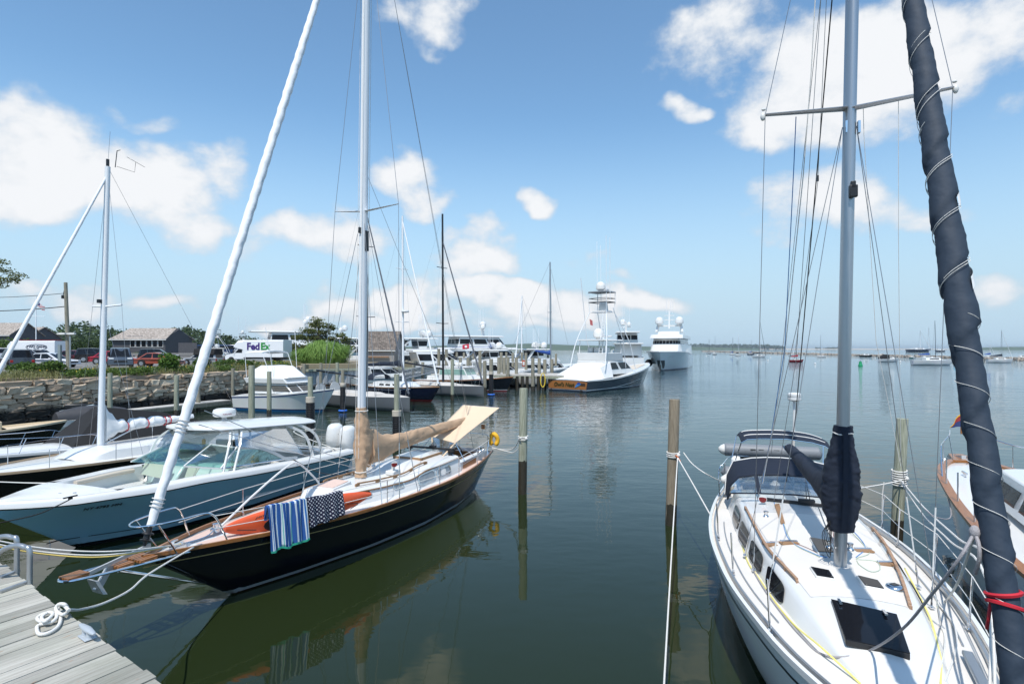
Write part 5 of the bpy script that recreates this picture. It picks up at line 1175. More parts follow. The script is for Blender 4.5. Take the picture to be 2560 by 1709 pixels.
tp = [G(138, 1050, .4), G(312, 1032, .4)]; ft = Frame(tp[0].x, tp[0].y, tp[1].x - tp[0].x, tp[1].y - tp[0].y); LT = (tp[1] - tp[0]).length
T_ = thing('covered_boat', 'small boat under a dark grey tarpaulin below the stone wall', 'boat', (ft.o[0], ft.o[1], 0), ft.rz)
rings = []
for i in range(17):
    u = i/16; w_ = .95*(.3 + .7*min(1, u*2.5))*(1 - .2*u); zt = .75 + .35*math.sin(math.pi*min(1, u*.9 + .1)); rings.append([Lc(LT*u, w_*c, z) for c, z in ((1, .35), (1.0, .55), (.55, zt - .12), (0, zt), (-.55, zt - .12), (-1, .55), (-1, .35))])
MB().loft(rings, False).build('tarpaulin', M('dark_tarpaulin', (.045, .045, .05), .6, var=.2, bump=.5, bscale=5), T_, 60)
MB().loft([[Lc(LT*u, w_*1.0, .36), Lc(LT*u, w_*.8, -.1), Lc(LT*u, -w_*.8, -.1), Lc(LT*u, -w_, .36)] for u, w_ in ((0, .2), (.2, .75), (.6, .9), (1, .75))]).build('hull', OFFW, T_)
jp = G(172, 1040, .5); J_ = thing('jet_ski', 'blue and white jet ski parked beside the dark tarpaulin', 'jet ski', (jp.x - .2, jp.y + 1.6, .3), .5)
MB().loft([[V((x, w_, .1)), V((x, w_*.8, .55*h_)), V((x, 0, .7*h_)), V((x, -w_*.8, .55*h_)), V((x, -w_, .1)), V((x, 0, -.2))] for x, w_, h_ in ((-1.3, .3, .6), (-.4, .5, .9), (.6, .5, 1.1), (1.5, .08, .7))]).build('hull', M('pale_blue_plastic', (.45, .55, .62), .3), J_, 50)
MB().box((-.5, 0, .72), (1.1, .4, .2)).build('seat', BLACK, J_, bevel=.06); MB().tube([(.35, -.35, .95), (.45, 0, .9), (.35, .35, .95)], .03, 6).build('handlebar', BLACK, J_); MB().box((.7, 0, .8), (.5, .5, .12), Matrix.Rotation(.4, 3, 'Y')).build('console', BLACK, J_, bevel=.04)

# white cabin cruiser with folded bimini, bow to the right
gs, gb = G(592, 1033, .0), G(800, 1032, .0)
fg = Frame(gb.x + .9, gb.y + .3, gs.x - gb.x, gs.y - gb.y + 2.5)
LG = 8.2
hG = Hull(LG, [(0,.04),(.6,.55),(1.5,1.0),(3,1.35),(5,1.5),(LG,1.45)], [(0,1.72),(2,1.45),(4,1.25),(LG,1.05)], [(1.0,0),(3,.9),(5,1.3),(LG,1.3)], [(0,1.6),(.15,1.3),(1.0,0),(1.6,-.3),(LG,-.3)], flare=1.7)
GB = thing('cabin_cruiser', 'white cabin cruiser with blue bottom and white folded bimini', 'motorboat', (fg.o[0], fg.o[1], 0), fg.rz)
hG.mesh().build('hull', hull_mat('cruiser_white', (.70, .71, .69), (.02, .03, .09), (.01, .10, .24), .22, .14), GB, 60); hG.deck(dz=0, camber=.10, n=20).build('deck', WHITE, GB, 50)
for sd_ in (1, -1): MB().sheet(hG.strip(sd_, .10, .06, .01)).build('blue_stripe', M('blue_stripe_paint', (.03, .06, .25), .4), GB, 0); ribbon(MB(), hG.rail(sd_, 0, .0), .06, .06).build('rub_rail', WHITE, GB)
def house(parent, name, mat, s0, s1, z0, z1, w0, w1, rf, rb, tin=.08, front_round=.0, bevel=.04):
    """superstructure block: s0 front .. s1 aft, raked ends, tumblehome"""
    b_ = [Lc(s0, -w0, z0), Lc(s0, w0, z0), Lc(s1, w1, z0), Lc(s1, -w1, z0)]; t_ = [Lc(s0 + rf, -w0 + tin, z1), Lc(s0 + rf, w0 - tin, z1), Lc(s1 - rb, w1 - tin, z1), Lc(s1 - rb, -w1 + tin, z1)]
    if front_round:
        fb_ = lambda w, s, z: [Lc(s + front_round*(1 - math.cos(R(a))) - front_round*0, w*math.sin(R(a)), z) for a in (-90, -60, -30, 0, 30, 60, 90)]
        b_ = [Lc(s0 + front_round*(1 - math.cos(R(a))), w0*math.sin(R(a)), z0) for a in (-90, -60, -30, 0, 30, 60, 90)] + b_[2:]; t_ = [Lc(s0 + rf + front_round*(1 - math.cos(R(a))), (w0 - tin)*math.sin(R(a)), z1) for a in (-90, -60, -30, 0, 30, 60, 90)] + t_[2:]
    return MB().loft([b_, t_]).build(name, mat, parent, 35, bevel=bevel), b_, t_
def window_band(parent, b_, t_, u0, u1, mat=DARKG, out=.012, edges=None, name='window', inset=.06, split=1):
    n = len(b_)
    for i in range(n):
        j = (i + 1) % n
        if edges is not None and i not in edges: continue
        for k in range(split):
            ka, kb = (k + inset)/split if split > 1 else inset, (k + 1 - inset)/split if split > 1 else 1 - inset
            B0, B1 = b_[i].lerp(b_[j], ka), b_[i].lerp(b_[j], kb); T0, T1 = t_[i].lerp(t_[j], ka), t_[i].lerp(t_[j], kb)
            q = [B0.lerp(T0, u0), B1.lerp(T1, u0), B1.lerp(T1, u1), B0.lerp(T0, u1)]; nr = (q[1] - q[0]).cross(q[3] - q[0]).normalized(); c = sum(b_, V())/n
            if nr.dot(q[0] - c) < 0: nr = -nr
            MB().prism([p + nr*.002 for p in q], nr*out).build(name, mat, parent, 0)
h1_, b1, t1 = house(GB, 'cabin', WHITE, 2.6, 6.4, 1.3, 2.05, 1.15, 1.25, .9, .0, .1)
window_band(h1_, b1, t1, .25, .85, M('smoked_window', (.10, .09, .075), .08), edges=(0, 1, 3), split=2)
house(GB, 'flybridge', WHITE, 3.2, 6.9, 2.07, 2.45, 1.2, 1.35, .3, -.2, -.05)
rings = [[Lc(3.3, -1.15, 2.46), Lc(3.3, 1.15, 2.46), Lc(3.3, .9, 2.5), Lc(3.3, -.9, 2.5)], [Lc(4.6, -1.2, 2.46), Lc(4.6, 1.2, 2.46), Lc(4.5, .9, 3.30), Lc(4.5, -.9, 3.30)], [Lc(6.0, -1.3, 2.46), Lc(6.0, 1.3, 2.46), Lc(5.8, 1.0, 3.38), Lc(5.8, -1.0, 3.38)], [Lc(6.8, -1.3, 2.46), Lc(6.8, 1.3, 2.46), Lc(6.4, 1.0, 3.1), Lc(6.4, -1.0, 3.1)]]
MB().loft(rings).build('canvas_cover', WCANV, GB, 30)
bt = [Lc(4.7, 1.3, 4.25), Lc(7.0, 1.3, 4.3)]; rows = [[Lc(s, 1.3*u, 4.28 + .14*(1 - u*u) - .05*abs(s - 5.8)) for u in (-1, -.85, -.4, 0, .4, .85, 1)] for s in (5.4, 5.8, 6.4, 6.8, 7.1)]
bi = MB().slab(rows, .10).build('bimini', WCANV, GB, 60)
for sd_ in (1, -1): MB().tube([Lc(4.6, 1.25*sd_, 2.5), Lc(5.4, 1.3*sd_, 4.28)], .022, 6).tube([Lc(6.9, 1.3*sd_, 2.5), Lc(7.05, 1.3*sd_, 4.28)], .022, 6).build('bimini_frame', WPAINT, bi); tube('outrigger', [Lc(4.4, 1.2*sd_, 2.5), Lc(4.9, 1.5*sd_, 6.2)], .018, WPAINT, GB, 5)
for sd_ in (1, -1): mb = MB().tube(crv([Lc(.1, 0, 2.3)] + [Lc(s, sd_*(hG.B(s) - .1), hG.Z(s) + .5) for s in (.8, 1.8, 3.0, 4.2)], 4), .014, 5); [mb.tube([Lc(s, sd_*(hG.B(s) - .1), hG.Z(s)), Lc(s, sd_*(hG.B(s) - .1), hG.Z(s) + .5)], .011, 4) for s in (.8, 1.8, 3.0, 4.2)]; mb.build('bow_rail', STEEL, GB)

# ================================================================== pilings
def pile(px, top, Y, wpx, label, mat=PILE, sleeve=None, ring=False, wet=.55, lean=0., group='mooring piles standing in the harbour'):
    r = wpx*Y/F/2; b0 = V(((px - 1280)/F*Y, Y, 0)); zt = H - (top - HOR)*Y/F
    t = thing('mooring_pile', label, 'piling', b0, 0, group)
    pr = []; n = 16
    rings = [[V((lean*z + r*k*math.cos(2*math.pi*j/n)*(1 + .03*noise.noise(V((j*.9, z, px)))), r*k*math.sin(2*math.pi*j/n), z)) for j in range(n)] for z, k in ((-1.5, 1.04), (0, 1.03), (wet, 1.02), (zt*.6, 1.), (zt - .03, .97), (zt, .93))]
    MB().loft(rings[1:] if False else rings).build('post', mat, t, 50)
    rw = [[V((lean*z + (r*1.035)*math.cos(2*math.pi*j/n), (r*1.035)*math.sin(2*math.pi*j/n), z + (.10*noise.noise(V((j*.8, px, 0))) if z > .2 else 0))) for j in range(n + 1)] for z in (-.6, wet*.5, wet)]
    MB().sheet(rw).build('wet_band', M('wet_weedy_wood', (.035, .03, .02), .5, var=.4, scale=8), t, 60)
    if sleeve:
        zs0, zs1, wp = sleeve; R_ = wp*Y/F/2; n2 = max(8, int((zs1 - zs0)/.09)); prof = [(R_, zs0)]
        for i in range(n2): z = zs0 + (zs1 - zs0)*i/n2; dz = (zs1 - zs0)/n2; prof += [(R_*.9, z + dz*.1), (R_, z + dz*.3), (R_, z + dz*.75), (R_*.9, z + dz*.95)]
        prof += [(R_, zs1), (r, zs1 + .01)]
        MB().lathe((lean*zs0, 0, 0), prof, 16).build('ribbed_sleeve', BLACK, t, 40)
        if zs1 > 1: MB().lathe((lean*zs1, 0, 0), [(R_*.99, zs1 - .25), (R_*1.03, zs1 - .24), (R_*1.03, zs1 + .02), (R_*.99, zs1 + .03)], 16).build('sleeve_collar', M('beige_plastic', (.50, .44, .36), .6), t)
    if ring: rr = (sleeve[2] if sleeve else wpx)*Y/F/2*1.3; MB().tube([V((rr*math.cos(a), rr*math.sin(a), .12)) for a in [2*math.pi*i/20 for i in range(20)]], rr*.28, 8, closed=True).build('float_ring', M('blue_foam_ring', (.03, .14, .55), .5), t, 60)
    return t
pile(1306, 970, 18.1, 21, 'pale grey piling in open water with yellow tied white line', GREENP, wet=1.05, lean=.012)
pile(1677, 998, 14.9, 26.5, 'brown weathered piling with orange marked rope ahead of the white sloop', wood_mat('brown_piling_wood', (.16, .125, .085), (.30, .25, .18), (9, 9, .7), .85, .5), wet=.55, lean=.03)
pile(2241, 1046, 13.7, 27, 'piling wrapped in white rope beside the navy headsail', GREENP, wet=.5, lean=.05)
for px, top, Y, w_, lb in ((275, 932, 34, 11, 'piling behind the black hulled sloop mast by the stone wall'), (441, 938, 37.8, 11, 'grey piling in front of the stone wall beside the walkway'), (496, 923, 42, 9.5, 'piling at the middle of the wall walkway'), (582, 920, 49, 8, 'thin piling at the far end of the wall walkway'),
                         (629, 913, 32, 15, 'thick green piling beside the white cabin cruiser stern'), (673, 928, 38, 11, 'grey piling in front of the white cabin cruiser cabin'), (698, 911, 52, 9, 'piling behind the white cabin cruiser bimini'), (760, 909, 56, 8.5, 'piling at the corner of the grey bulkhead'),
                         (802, 907, 62, 8, 'first piling in front of the corrugated bulkhead'), (843, 906, 62, 8, 'second piling in front of the corrugated bulkhead'), (1131, 897, 50.7, 8.5, 'tall grey piling beside the navy picnic boat')):
    pile(px, top, Y, w_, lb, GREENP if px % 2 else PILE)
pile(776, 941, 28.7, 13, 'piling in a black ribbed sleeve behind the hardtop boat', GREENP, (-.3, 2.15, 22))
pile(992, 935, 28, 14, 'piling in a black ribbed sleeve behind the tan sail cover', GREENP, (-.3, 1.55, 23))
pile(857, 924, 41.4, 8.5, 'black sleeved piling with blue float ring near the grey racer bow', PILE, (-.2, 2.1, 13.5), True)
pile(1228, 897, 56, 10, 'black sleeved piling with blue float ring beside the navy picnic boat', PILE, (-.2, 2.35, 11.5), True)
FARP = [(1017,900,75),(1033,902,70),(1057,905,68),(1097,872,70),(1116,873,70),(1151,893,66),(1170,894,66),(1176,888,75),(1200,876,66),(1212,902,60),(1247,893,66),(1253,880,72),(1261,893,66),(1270,892,64),(1282,882,80),(1291,893,66),(1305,880,84),(1315,882,76),(1332,894,62),(1348,895,66),(1362,898,66),(1380,897,70),(1484,885,95),(1497,884,97),(1511,884,99),(1525,884,101),(1538,886,104),(1550,888,108)]
FARP += [(1006,885,88),(1024,884,92),(1046,882,95),(1075,884,90),(1088,883,94),(1108,884,92),(1128,882,96),(1142,880,98),(1160,881,95),(1184,882,94),(1222,880,98),(1238,881,96),(1266,880,100),(1296,878,100),(1326,880,98),(1340,880,96),(1370,882,94),(1390,884,92)]
for i, (px, top, Y) in enumerate(FARP): pile(px, top, Y, max(6., 8.5*64/Y), 'weathered grey piling in the crowded marina berths', PILE, group='marina pilings')
# ================================================================== docks
def plank_dock(name, label, corners, z, th, mat, cat='dock', pl=.14, gap=.012, along=0, fascia=None, seed=1, overhang=0.):
    """corners: four ground points in order; planks run across from edge 0-1 to edge 3-2"""
    a, b_, c, d = [V((p[0], p[1], 0)) for p in corners]; o = a.copy()
    t = thing(name, label, cat, (o.x, o.y, z)); rr = random.Random(seed); n = max(1, int((d - a).length/pl))
    mb = MB()
    for i in range(n):
        u0, u1 = i/n, (i + 1 - gap/pl)/n; p0, p1, p2, p3 = a.lerp(d, u0) - o, b_.lerp(c, u0) - o, b_.lerp(c, u1) - o, a.lerp(d, u1) - o
        e = (p1 - p0).normalized()*rr.uniform(0, overhang); dz = V((0, 0, rr.uniform(-.004, .003)))
        mb.prism([p0 + dz, p1 + dz + e, p2 + dz + e, p3 + dz], (0, 0, -th))
    mb.build('deck_planks', mat, t, 0)
    m2 = MB()
    for p, q in ((a, d), (b_, c)): m2.beam(p - o - V((0, 0, th + .14)) + (q - p)*0, q - o - V((0, 0, th + .14)), .12, .26)
    m2.build('stringer', fascia or PILE, t, 0)
    return t
w0_, w1_ = G(300, 1028, .65), G(579, 999, .65); dv = V((w1_.x - w0_.x, w1_.y - w0_.y, 0)).normalized(); nv = V((-dv.y, dv.x, 0))
plank_dock('walkway', 'narrow weathered plank walkway along the stone wall', [w0_, w0_ + nv*1.1, w1_ + nv*1.1, w1_], .65, .05, wood_mat('weathered_plank', (.36, .34, .31), (.56, .54, .50), (3, 3, 3), .8), pl=.3)
mp = [G(1208, 931, 1.7), G(1285, 937, 1.7), G(1392, 941, 1.7)]
plank_dock('pier', 'long timber marina pier with green stained edge', [(mp[0].x - 6, 67), (-4, 71), (mp[2].x + 2, 68), (mp[2].x + 1, 62.5)], 1.7, .12, wood_mat('weathered_plank'), pl=.5, fascia=GREENP)
plank_dock('pier', 'far arm of the marina pier beside the big white yacht', [(10.5, 70), (13.5, 70), (25, 125), (22, 125)], 1.8, .12, wood_mat('weathered_plank'), pl=.5, fascia=PILE)
for px in (1293, 1306, 1318, 1334, 1346, 1358):
    q = P(px, 940, 62.6 if px < 1330 else 63); t = thing('pier_post', 'dark wet timber post holding up the marina pier', 'post', (q.x, q.y, 0), 0, 'pier support posts'); MB().tube([(0, 0, -1), (0, 0, 1.6)], .17, 10).build('post', M('wet_weedy_wood'), t)
# ------------------------------------------------ foreground dock
dz = 2.55
c0, c1 = G(0, 1403, dz), G(412, 1712, dz); ed = (c1 - c0).normalized(); inn = V((-ed.y, ed.x, 0))
if inn.x > 0: inn = -inn
pd = (G(300, 1430, dz) - G(100, 1490, dz)).normalized()
m, nt, b = base_mat('silvered_dock_wood'); L = nt.links.new
tc = nd(nt, 'ShaderNodeTexCoord'); ge = nd(nt, 'ShaderNodeNewGeometry'); mp_ = nd(nt, 'ShaderNodeMapping'); mp_.inputs['Rotation'].default_value = (0, 0, -math.atan2(pd.y, pd.x)); mp_.vector_type = 'TEXTURE'; mp_.inputs['Rotation'].default_value = (0, 0, math.atan2(pd.y, pd.x)); L(tc.outputs['Object'], mp_.inputs[0])
m2 = nd(nt, 'ShaderNodeMapping'); m2.inputs['Scale'].default_value = (1.1, 26, 26); L(mp_.outputs[0], m2.inputs[0])
rnd_add = nd(nt, 'ShaderNodeVectorMath', operation='ADD'); rs_ = nd(nt, 'ShaderNodeCombineXYZ'); mulr = nd(nt, 'ShaderNodeMath', operation='MULTIPLY'); mulr.inputs[1].default_value = 40; L(ge.outputs['Random Per Island'], mulr.inputs[0]); L(mulr.outputs[0], rs_.inputs[0]); L(m2.outputs[0], rnd_add.inputs[0]); L(rs_.outputs[0], rnd_add.inputs[1])
nz = nd(nt, 'ShaderNodeTexNoise', i_Scale=1.6, i_Detail=8., i_Roughness=.72); L(rnd_add.outputs[0], nz.inputs['Vector'])
cr = nd(nt, 'ShaderNodeValToRGB'); e = cr.color_ramp.elements; e[0].position, e[0].color = .25, (.10, .09, .075, 1); e[1].position, e[1].color = .78, (.50, .49, .45, 1)
q_ = e.new(.36); q_.color = (.31, .295, .26, 1); q_ = e.new(.55); q_.color = (.42, .41, .37, 1); L(nz.outputs['Fac'], cr.inputs[0])
lo_ = nd(nt, 'ShaderNodeTexNoise', i_Scale=1.3, i_Detail=3.); L(tc.outputs['Object'], lo_.inputs[0])
tint = nd(nt, 'ShaderNodeMix', data_type='RGBA', blend_type='MULTIPLY'); tint.inputs[0].default_value = .75; tr_ = nd(nt, 'ShaderNodeValToRGB'); tr_.color_ramp.elements[0].color = (.72, .76, .66, 1); tr_.color_ramp.elements[1].color = (1, .98, .95, 1); tr_.color_ramp.elements[0].position = .35; tr_.color_ramp.elements[1].position = .6; L(lo_.outputs['Fac'], tr_.inputs[0]); L(cr.outputs[0], tint.inputs[6]); L(tr_.outputs[0], tint.inputs[7])
pr_ = nd(nt, 'ShaderNodeMapRange'); pr_.inputs[3].default_value = .70; pr_.inputs[4].default_value = 1.14; L(ge.outputs['Random Per Island'], pr_.inputs[0]); t2 = nd(nt, 'ShaderNodeVectorMath', operation='SCALE'); L(tint.outputs[2], t2.inputs[0]); L(pr_.outputs[0], t2.inputs['Scale'])
ru = nd(nt, 'ShaderNodeTexNoise', i_Scale=9., i_Detail=2.); mru = nd(nt, 'ShaderNodeMapping'); mru.inputs['Scale'].default_value = (1, 5, 1); L(mp_.outputs[0], mru.inputs[0]); L(mru.outputs[0], ru.inputs['Vector']); rth = nd(nt, 'ShaderNodeMapRange'); rth.inputs[1].default_value = .70; rth.inputs[2].default_value = .78; L(ru.outputs['Fac'], rth.inputs[0])
rmx = nd(nt, 'ShaderNodeMix', data_type='RGBA'); rmx.inputs[7].default_value = (.30, .13, .06, 1); L(rth.outputs[0], rmx.inputs[0]); L(t2.outputs[0], rmx.inputs[6]); L(rmx.outputs[2], b.inputs['Base Color']); b.inputs['Roughness'].default_value = .85
bp2 = nd(nt, 'ShaderNodeBump', i_Strength=.6, i_Distance=.012); L(nz.outputs['Fac'], bp2.inputs['Height']); L(bp2.outputs[0], b.inputs['Normal']); MATS['silvered_dock_wood'] = m; DOCKM = m
FD = thing('timber_dock', 'silvered plank dock edge in the near corner', 'dock', (c0.x, c0.y, dz))
mb = MB(); rr = random.Random(5); pn = V((-pd.y, pd.x, 0)); step_ = .145
for i in range(-14, 30):
    # each plank starts on the dock edge and runs inland
    den = ed.x*pn.y - ed.y*pn.x
    base = ed*(step_/abs(ed.dot(pn)))*i if abs(ed.dot(pn)) > .01 else ed*step_*i
    nx = ed*(step_*.955/abs(ed.dot(pn))); j = rr.uniform(-.012, .010); st = -pd if pd.x > 0 else pd; A0 = base - st*j; A1 = base + nx - st*j; dzz = V((0, 0, rr.uniform(-.005, .005)))
    mb.prism([A0 + dzz, A1 + dzz, A1 + st*4.5 + dzz, A0 + st*4.5 + dzz], (0, 0, -.045))
mb.build('deck_planks', DOCKM, FD, 0)
MB().beam(ed*-3 + inn*.25 - V((0, 0, .2)), ed*5 + inn*.25 - V((0, 0, .2)), .1, .28).build('stringer', PILE, FD, 0)
# galvanised cleat
cp = G(218, 1592, dz + .01); ca = (G(233, 1582, dz + .09) - G(205, 1562, dz + .09)).normalized()
KS = .68
CL_ = thing('dock_cleat', 'grey galvanised dock cleat bolted near the dock edge', 'cleat', cp, math.atan2(ca.y, ca.x)); CL_.scale = (KS, KS, KS); GALV = M('painted_grey_iron', (.42, .46, .50), .5, .2, var=.12, bump=.1)
MB().loft([[V((x, y*.032*k, .085 + z*.022*k)) for y, z in [(math.cos(2*math.pi*j/10), math.sin(2*math.pi*j/10)) for j in range(10)]] for x, k in ((-.19, .45), (-.15, .8), (-.06, 1.1), (0, 1.25), (.06, 1.1), (.15, .8), (.19, .45))]).build('horn', GALV, CL_, 60)
MB().box((0, 0, .006), (.20, .11, .014)).build('base', GALV, CL_, bevel=.006)
for x_c in (-.055, .055): MB().loft([[V((x_c + .028*k*math.cos(2*math.pi*j/10), .03*k*math.sin(2*math.pi*j/10), z)) for j in range(10)] for z, k in ((.01, 1.3), (.04, .9), (.08, 1.0))]).build('leg', GALV, CL_, 60)
# ladder hoop rails
LD_ = thing('ladder_rail', 'pair of aluminium ladder hoops at the dock edge', 'ladder rail', G(45, 1440, dz)); o = LD_.location
for dx in (0, 1):
    top = [(42, 1432), (42, 1352), (30, 1343), (10, 1340), (-25, 1350), (-60, 1380)] if dx == 0 else [(74, 1458), (74, 1378), (62, 1367), (42, 1363), (10, 1372), (-25, 1400)]
    by = G(top[0][0], top[0][1], dz).y; pts = []
    q = G(top[0][0], top[0][1], dz); pts.append(q - V((0, 0, 1.2))); pts.append(q.copy())
    for k, (px, py) in enumerate(top[1:]): pts.append(P(px, py, by + .01*k))
    MB().tube(crv([p - o for p in pts], 6), .022, 12).build('hoop', ALU, LD_, 60)
for (a, b_) in (((0, 1443), (47, 1425)), ((0, 1478), (78, 1450))): MB().beam(G(*a, dz + .012) - o, G(*b_, dz + .012) - o, .035, .02).build('base_plate', ALU, LD_, 0)
# coil of white rope
RC = thing('rope_coil', 'white dock line coiled on the planks', 'rope', G(135, 1545, dz)); o = RC.location
pts = [G(px, py, dz + z) for px, py, z in ((172, 1525, .07), (160, 1512, .08), (148, 1512, .05), (145, 1528, .04), (158, 1535, .05), (170, 1525, .04), (162, 1510, .10), (146, 1510, .09), (140, 1522, .06), (150, 1538, .03), (150, 1555, .015), (140, 1570, .015), (118, 1582, .015), (97, 1583, .015), (93, 1565, .015), (110, 1558, .02), (132, 1552, .03), (142, 1538, .04), (128, 1530, .03), (105, 1535, .03), (93, 1545, .02), (104, 1553, .03), (122, 1545, .04), (132, 1533, .05), (120, 1530, .05), (104, 1542, .045), (112, 1552, .05), (128, 1540, .06))]
MB().tube(crv([p - o for p in pts], 7), .0125, 8).build('line', ROPEW, RC, 60)
# ================================================================== racing sloops, navy sloop and picnic boat in the middle distance
GREYH = hull_mat('racer_grey', (.115, .125, .135), (.11, .12, .13), (.05, .05, .055), .12, .03, .35)
BLKM = M('black_carbon', (.014, .014, .016), .3, var=.1); GDECK = M('pale_grey_deck', (.52, .49, .45), .7, var=.08)
fh_ = Frame(-7.42, 41.4, -.76, .65)
m1 = fh_.ont(916, 444, 0)
H1, hH = simple_sloop('racing_sloop', 'grey racing sloop with plumb bow, black mast and twin steering wheels', fh_, 12.6, 3.6, 1.0, GREYH, mast_s=-fh_.ont(917, 975, 0).x, mast_h=m1.z, mastm=BLKM, deckm=GDECK, boom=(-fh_.ont(792, 925, 0).x, fh_.ont(912, 944, 0).z, fh_.ont(792, 925, 0).z), jib=M('dark_grey_sail', (.10, .11, .13), .7, var=.3), spread=(.35, .68), bow_z=1.08, mast_r=.11, jib_r=.075, plumb=True, cab_h=.18, win=False, p=.25, stay_tex=.84, mast_lean=.0)
for px, py in ((802, 972), (838, 968)):
    q = fh_.onz(px, py, 1.45); MB().lathe(q, [(.44, -.02), (.46, 0), (.44, .02)], 24, (1, 0, .15)).build('steering_wheel', GREYP, H1)
fh2 = Frame(-2.68, 54.5, -.80, .60); m2_ = fh2.ont(1106, 535, 0)
H2, _ = simple_sloop('racing_sloop', 'grey racing sloop beside the navy picnic boat, with a black mast', fh2, 12.6, 3.6, 1.0, GREYH, mast_s=-fh2.ont(1108, 955, 0).x, mast_h=m2_.z, mastm=BLKM, deckm=GDECK, boom=(-fh2.ont(1012, 906, 0).x, fh2.ont(1106, 922, 0).z, fh2.ont(1012, 906, 0).z), jib=M('dark_grey_sail'), spread=(.35, .68), bow_z=1.05, mast_r=.12, jib_r=.085, plumb=True, cab_h=.18, win=False, p=.25, stay_tex=.84)
fi = Frame(-6.2, 48.6, -.76, .65); m3_ = fi.ont(1007, 540, 0)
I1, _ = simple_sloop('sailing_yacht', 'navy hulled sloop with white deck, white mast and red bottom', fi, 11.5, 3.4, 1.15, hull_mat('navy_red', (.005, .008, .028), (.005, .008, .028), (.20, .012, .015), .22, .22), mast_s=-fi.ont(1008, 925, 0).x, mast_h=m3_.z, mastm=WPAINT, boom=(-fi.ont(895, 908, 0).x, fi.ont(1003, 912, 0).z, fi.ont(905, 912, 0).z), coverm=NAVYC, jib=JIBW, trim=TEAKD, spread=(.36, .68), bow_z=1.36, mast_r=.10, jib_r=.08, dodger=(8., 1.7), cab_h=.42)
MB().lathe(fi.ont(1013, 782, 0), [(.05, 0), (.32, .05), (.36, .12), (.32, .22), (.001, .26)], 14).build('radar_dome', WHITE, I1)
# navy picnic boat
fj = Frame(.1, 61.5, -.93, .36)
hJ = Hull(11.5, [(0,.04),(.8,.55),(2,1.05),(4,1.5),(7,1.75),(11.5,1.6)], [(0,1.55),(3,1.3),(7,1.1),(11.5,1.05)], [(.7,0),(4,1.1),(7,1.55),(11.5,1.5)], [(0,1.45),(.7,0),(1.2,-.3),(11.5,-.3)], flare=1.5)
J1 = thing('picnic_boat', 'navy picnic boat with white house, green tinted windows and teak rail', 'motorboat', (fj.o[0], fj.o[1], 0), fj.rz)
hJ.mesh(.15).build('hull', hull_mat('picnic_navy', (.006, .007, .012), (.6, .6, .6), (.20, .015, .02), .20, .12), J1, 60); hJ.deck(dz=.0, camber=.12, n=20).build('deck', WHITE, J1, 50)
for sd_ in (1, -1): ribbon(MB(), hJ.rail(sd_, .0, .03), .06, .10).build('toe_rail', TEAK, J1)
GGL = M('green_glass', (.22, .36, .31), .06, var=.15)
o1, b1, t1 = house(J1, 'trunk_cabin', WHITE, 2.3, 5.2, 1.15, 1.65, .95, 1.3, .5, 0, .08); o2, b2, t2 = house(J1, 'wheelhouse', WHITE, 4.6, 8.4, 1.2, 2.55, 1.32, 1.38, .75, .15, .12)
window_band(o2, b2, t2, .42, .86, GGL, edges=(0, 1, 3), split=2)
house(J1, 'roof', WHITE, 5.0, 9.3, 2.56, 2.68, 1.25, 1.3, .1, 0, .05, bevel=.04); MB().box(Lc(6.6, .2, 2.9), (.8, .5, .35)).build('roof_box', OFFW, J1, bevel=.08)
MB().beam(Lc(7.6, 0, 2.7), Lc(8.1, 0, 3.6), .12, .2).build('signal_mast', WHITE, J1); house(J1, 'engine_box', OFFW, 8.8, 10.2, 1.1, 1.6, .8, .8, .1, .1, .05)

gw = thing('gangway', 'aluminium truss gangway ramp behind the navy hulled sloop', 'gangway', P(1012, 946, 66)); gv = P(1092, 928, 68) - gw.location
for y_ in (0, 1.1):
    mb = MB(); a0, a1 = V((0, y_, 0)), gv + V((0, y_, 0)); mb.tube([a0, a1], .05, 5).tube([a0 + V((0, 0, .95)), a1 + V((0, 0, .95))], .05, 5)
    for k in range(12): p0, p1 = a0.lerp(a1, k/12), a0.lerp(a1, (k + 1)/12); mb.tube([p0, p0 + V((0, 0, .95))], .035, 4).tube([p0 + V((0, 0, .95)), p1], .03, 4)
    mb.build('truss_rail', ALU, gw)
MB().prism([V((0, 0, -.02)), V((0, 1.1, -.02)), gv + V((0, 1.1, -.02)), gv + V((0, 0, -.02))], (0, 0, -.06)).build('tread', ALU, gw, 0)
# ================================================================== sport fisherman, stern to us
fk = Frame(17.9, 75., -.665, -.747); LK_ = 17.9
hK = Hull(LK_, [(0,.05),(1.2,.9),(3,1.7),(6,2.45),(10,2.75),(LK_,2.65)], [(0,2.7),(4,2.2),(9,1.6),(13,1.25),(LK_,1.18)], [(1.3,0),(5,1.6),(9,2.4),(LK_,2.5)], [(0,2.6),(.2,2.1),(1.3,0),(2,-.3),(LK_,-.3)], flare=1.6)
SF = thing('sport_fishing_boat', 'sport fishing boat with varnished transom reading Owl\'s Nest and tall tuna tower', 'fishing boat', (fk.o[0], fk.o[1], 0), fk.rz)
hK.mesh(-.06).build('hull', hull_mat('slate_topsides', (.030, .040, .055), (.5, .52, .54), (.02, .03, .05), .26, .20), SF, 60); hK.deck(dz=0, camber=.1, n=24).build('deck', WHITE, SF, 50)
MB().prism([Lc(5.5,-1.2,2.10), Lc(5.5,1.2,2.10), Lc(1.6,.5,2.62), Lc(1.6,-.5,2.62)], (0, 0, .02)).build('foredeck_pad', BEIGEV, SF)
for sd_ in (1, -1): ribbon(MB(), hK.rail(sd_, .0, .04), .10, .14).build('rub_rail', WHITE, SF); MB().sheet(hK.strip(sd_, .98, .05, .012, s0=5)).build('boot_line', WHITE, SF, 0)
xt = -LK_ - .012
pts = []
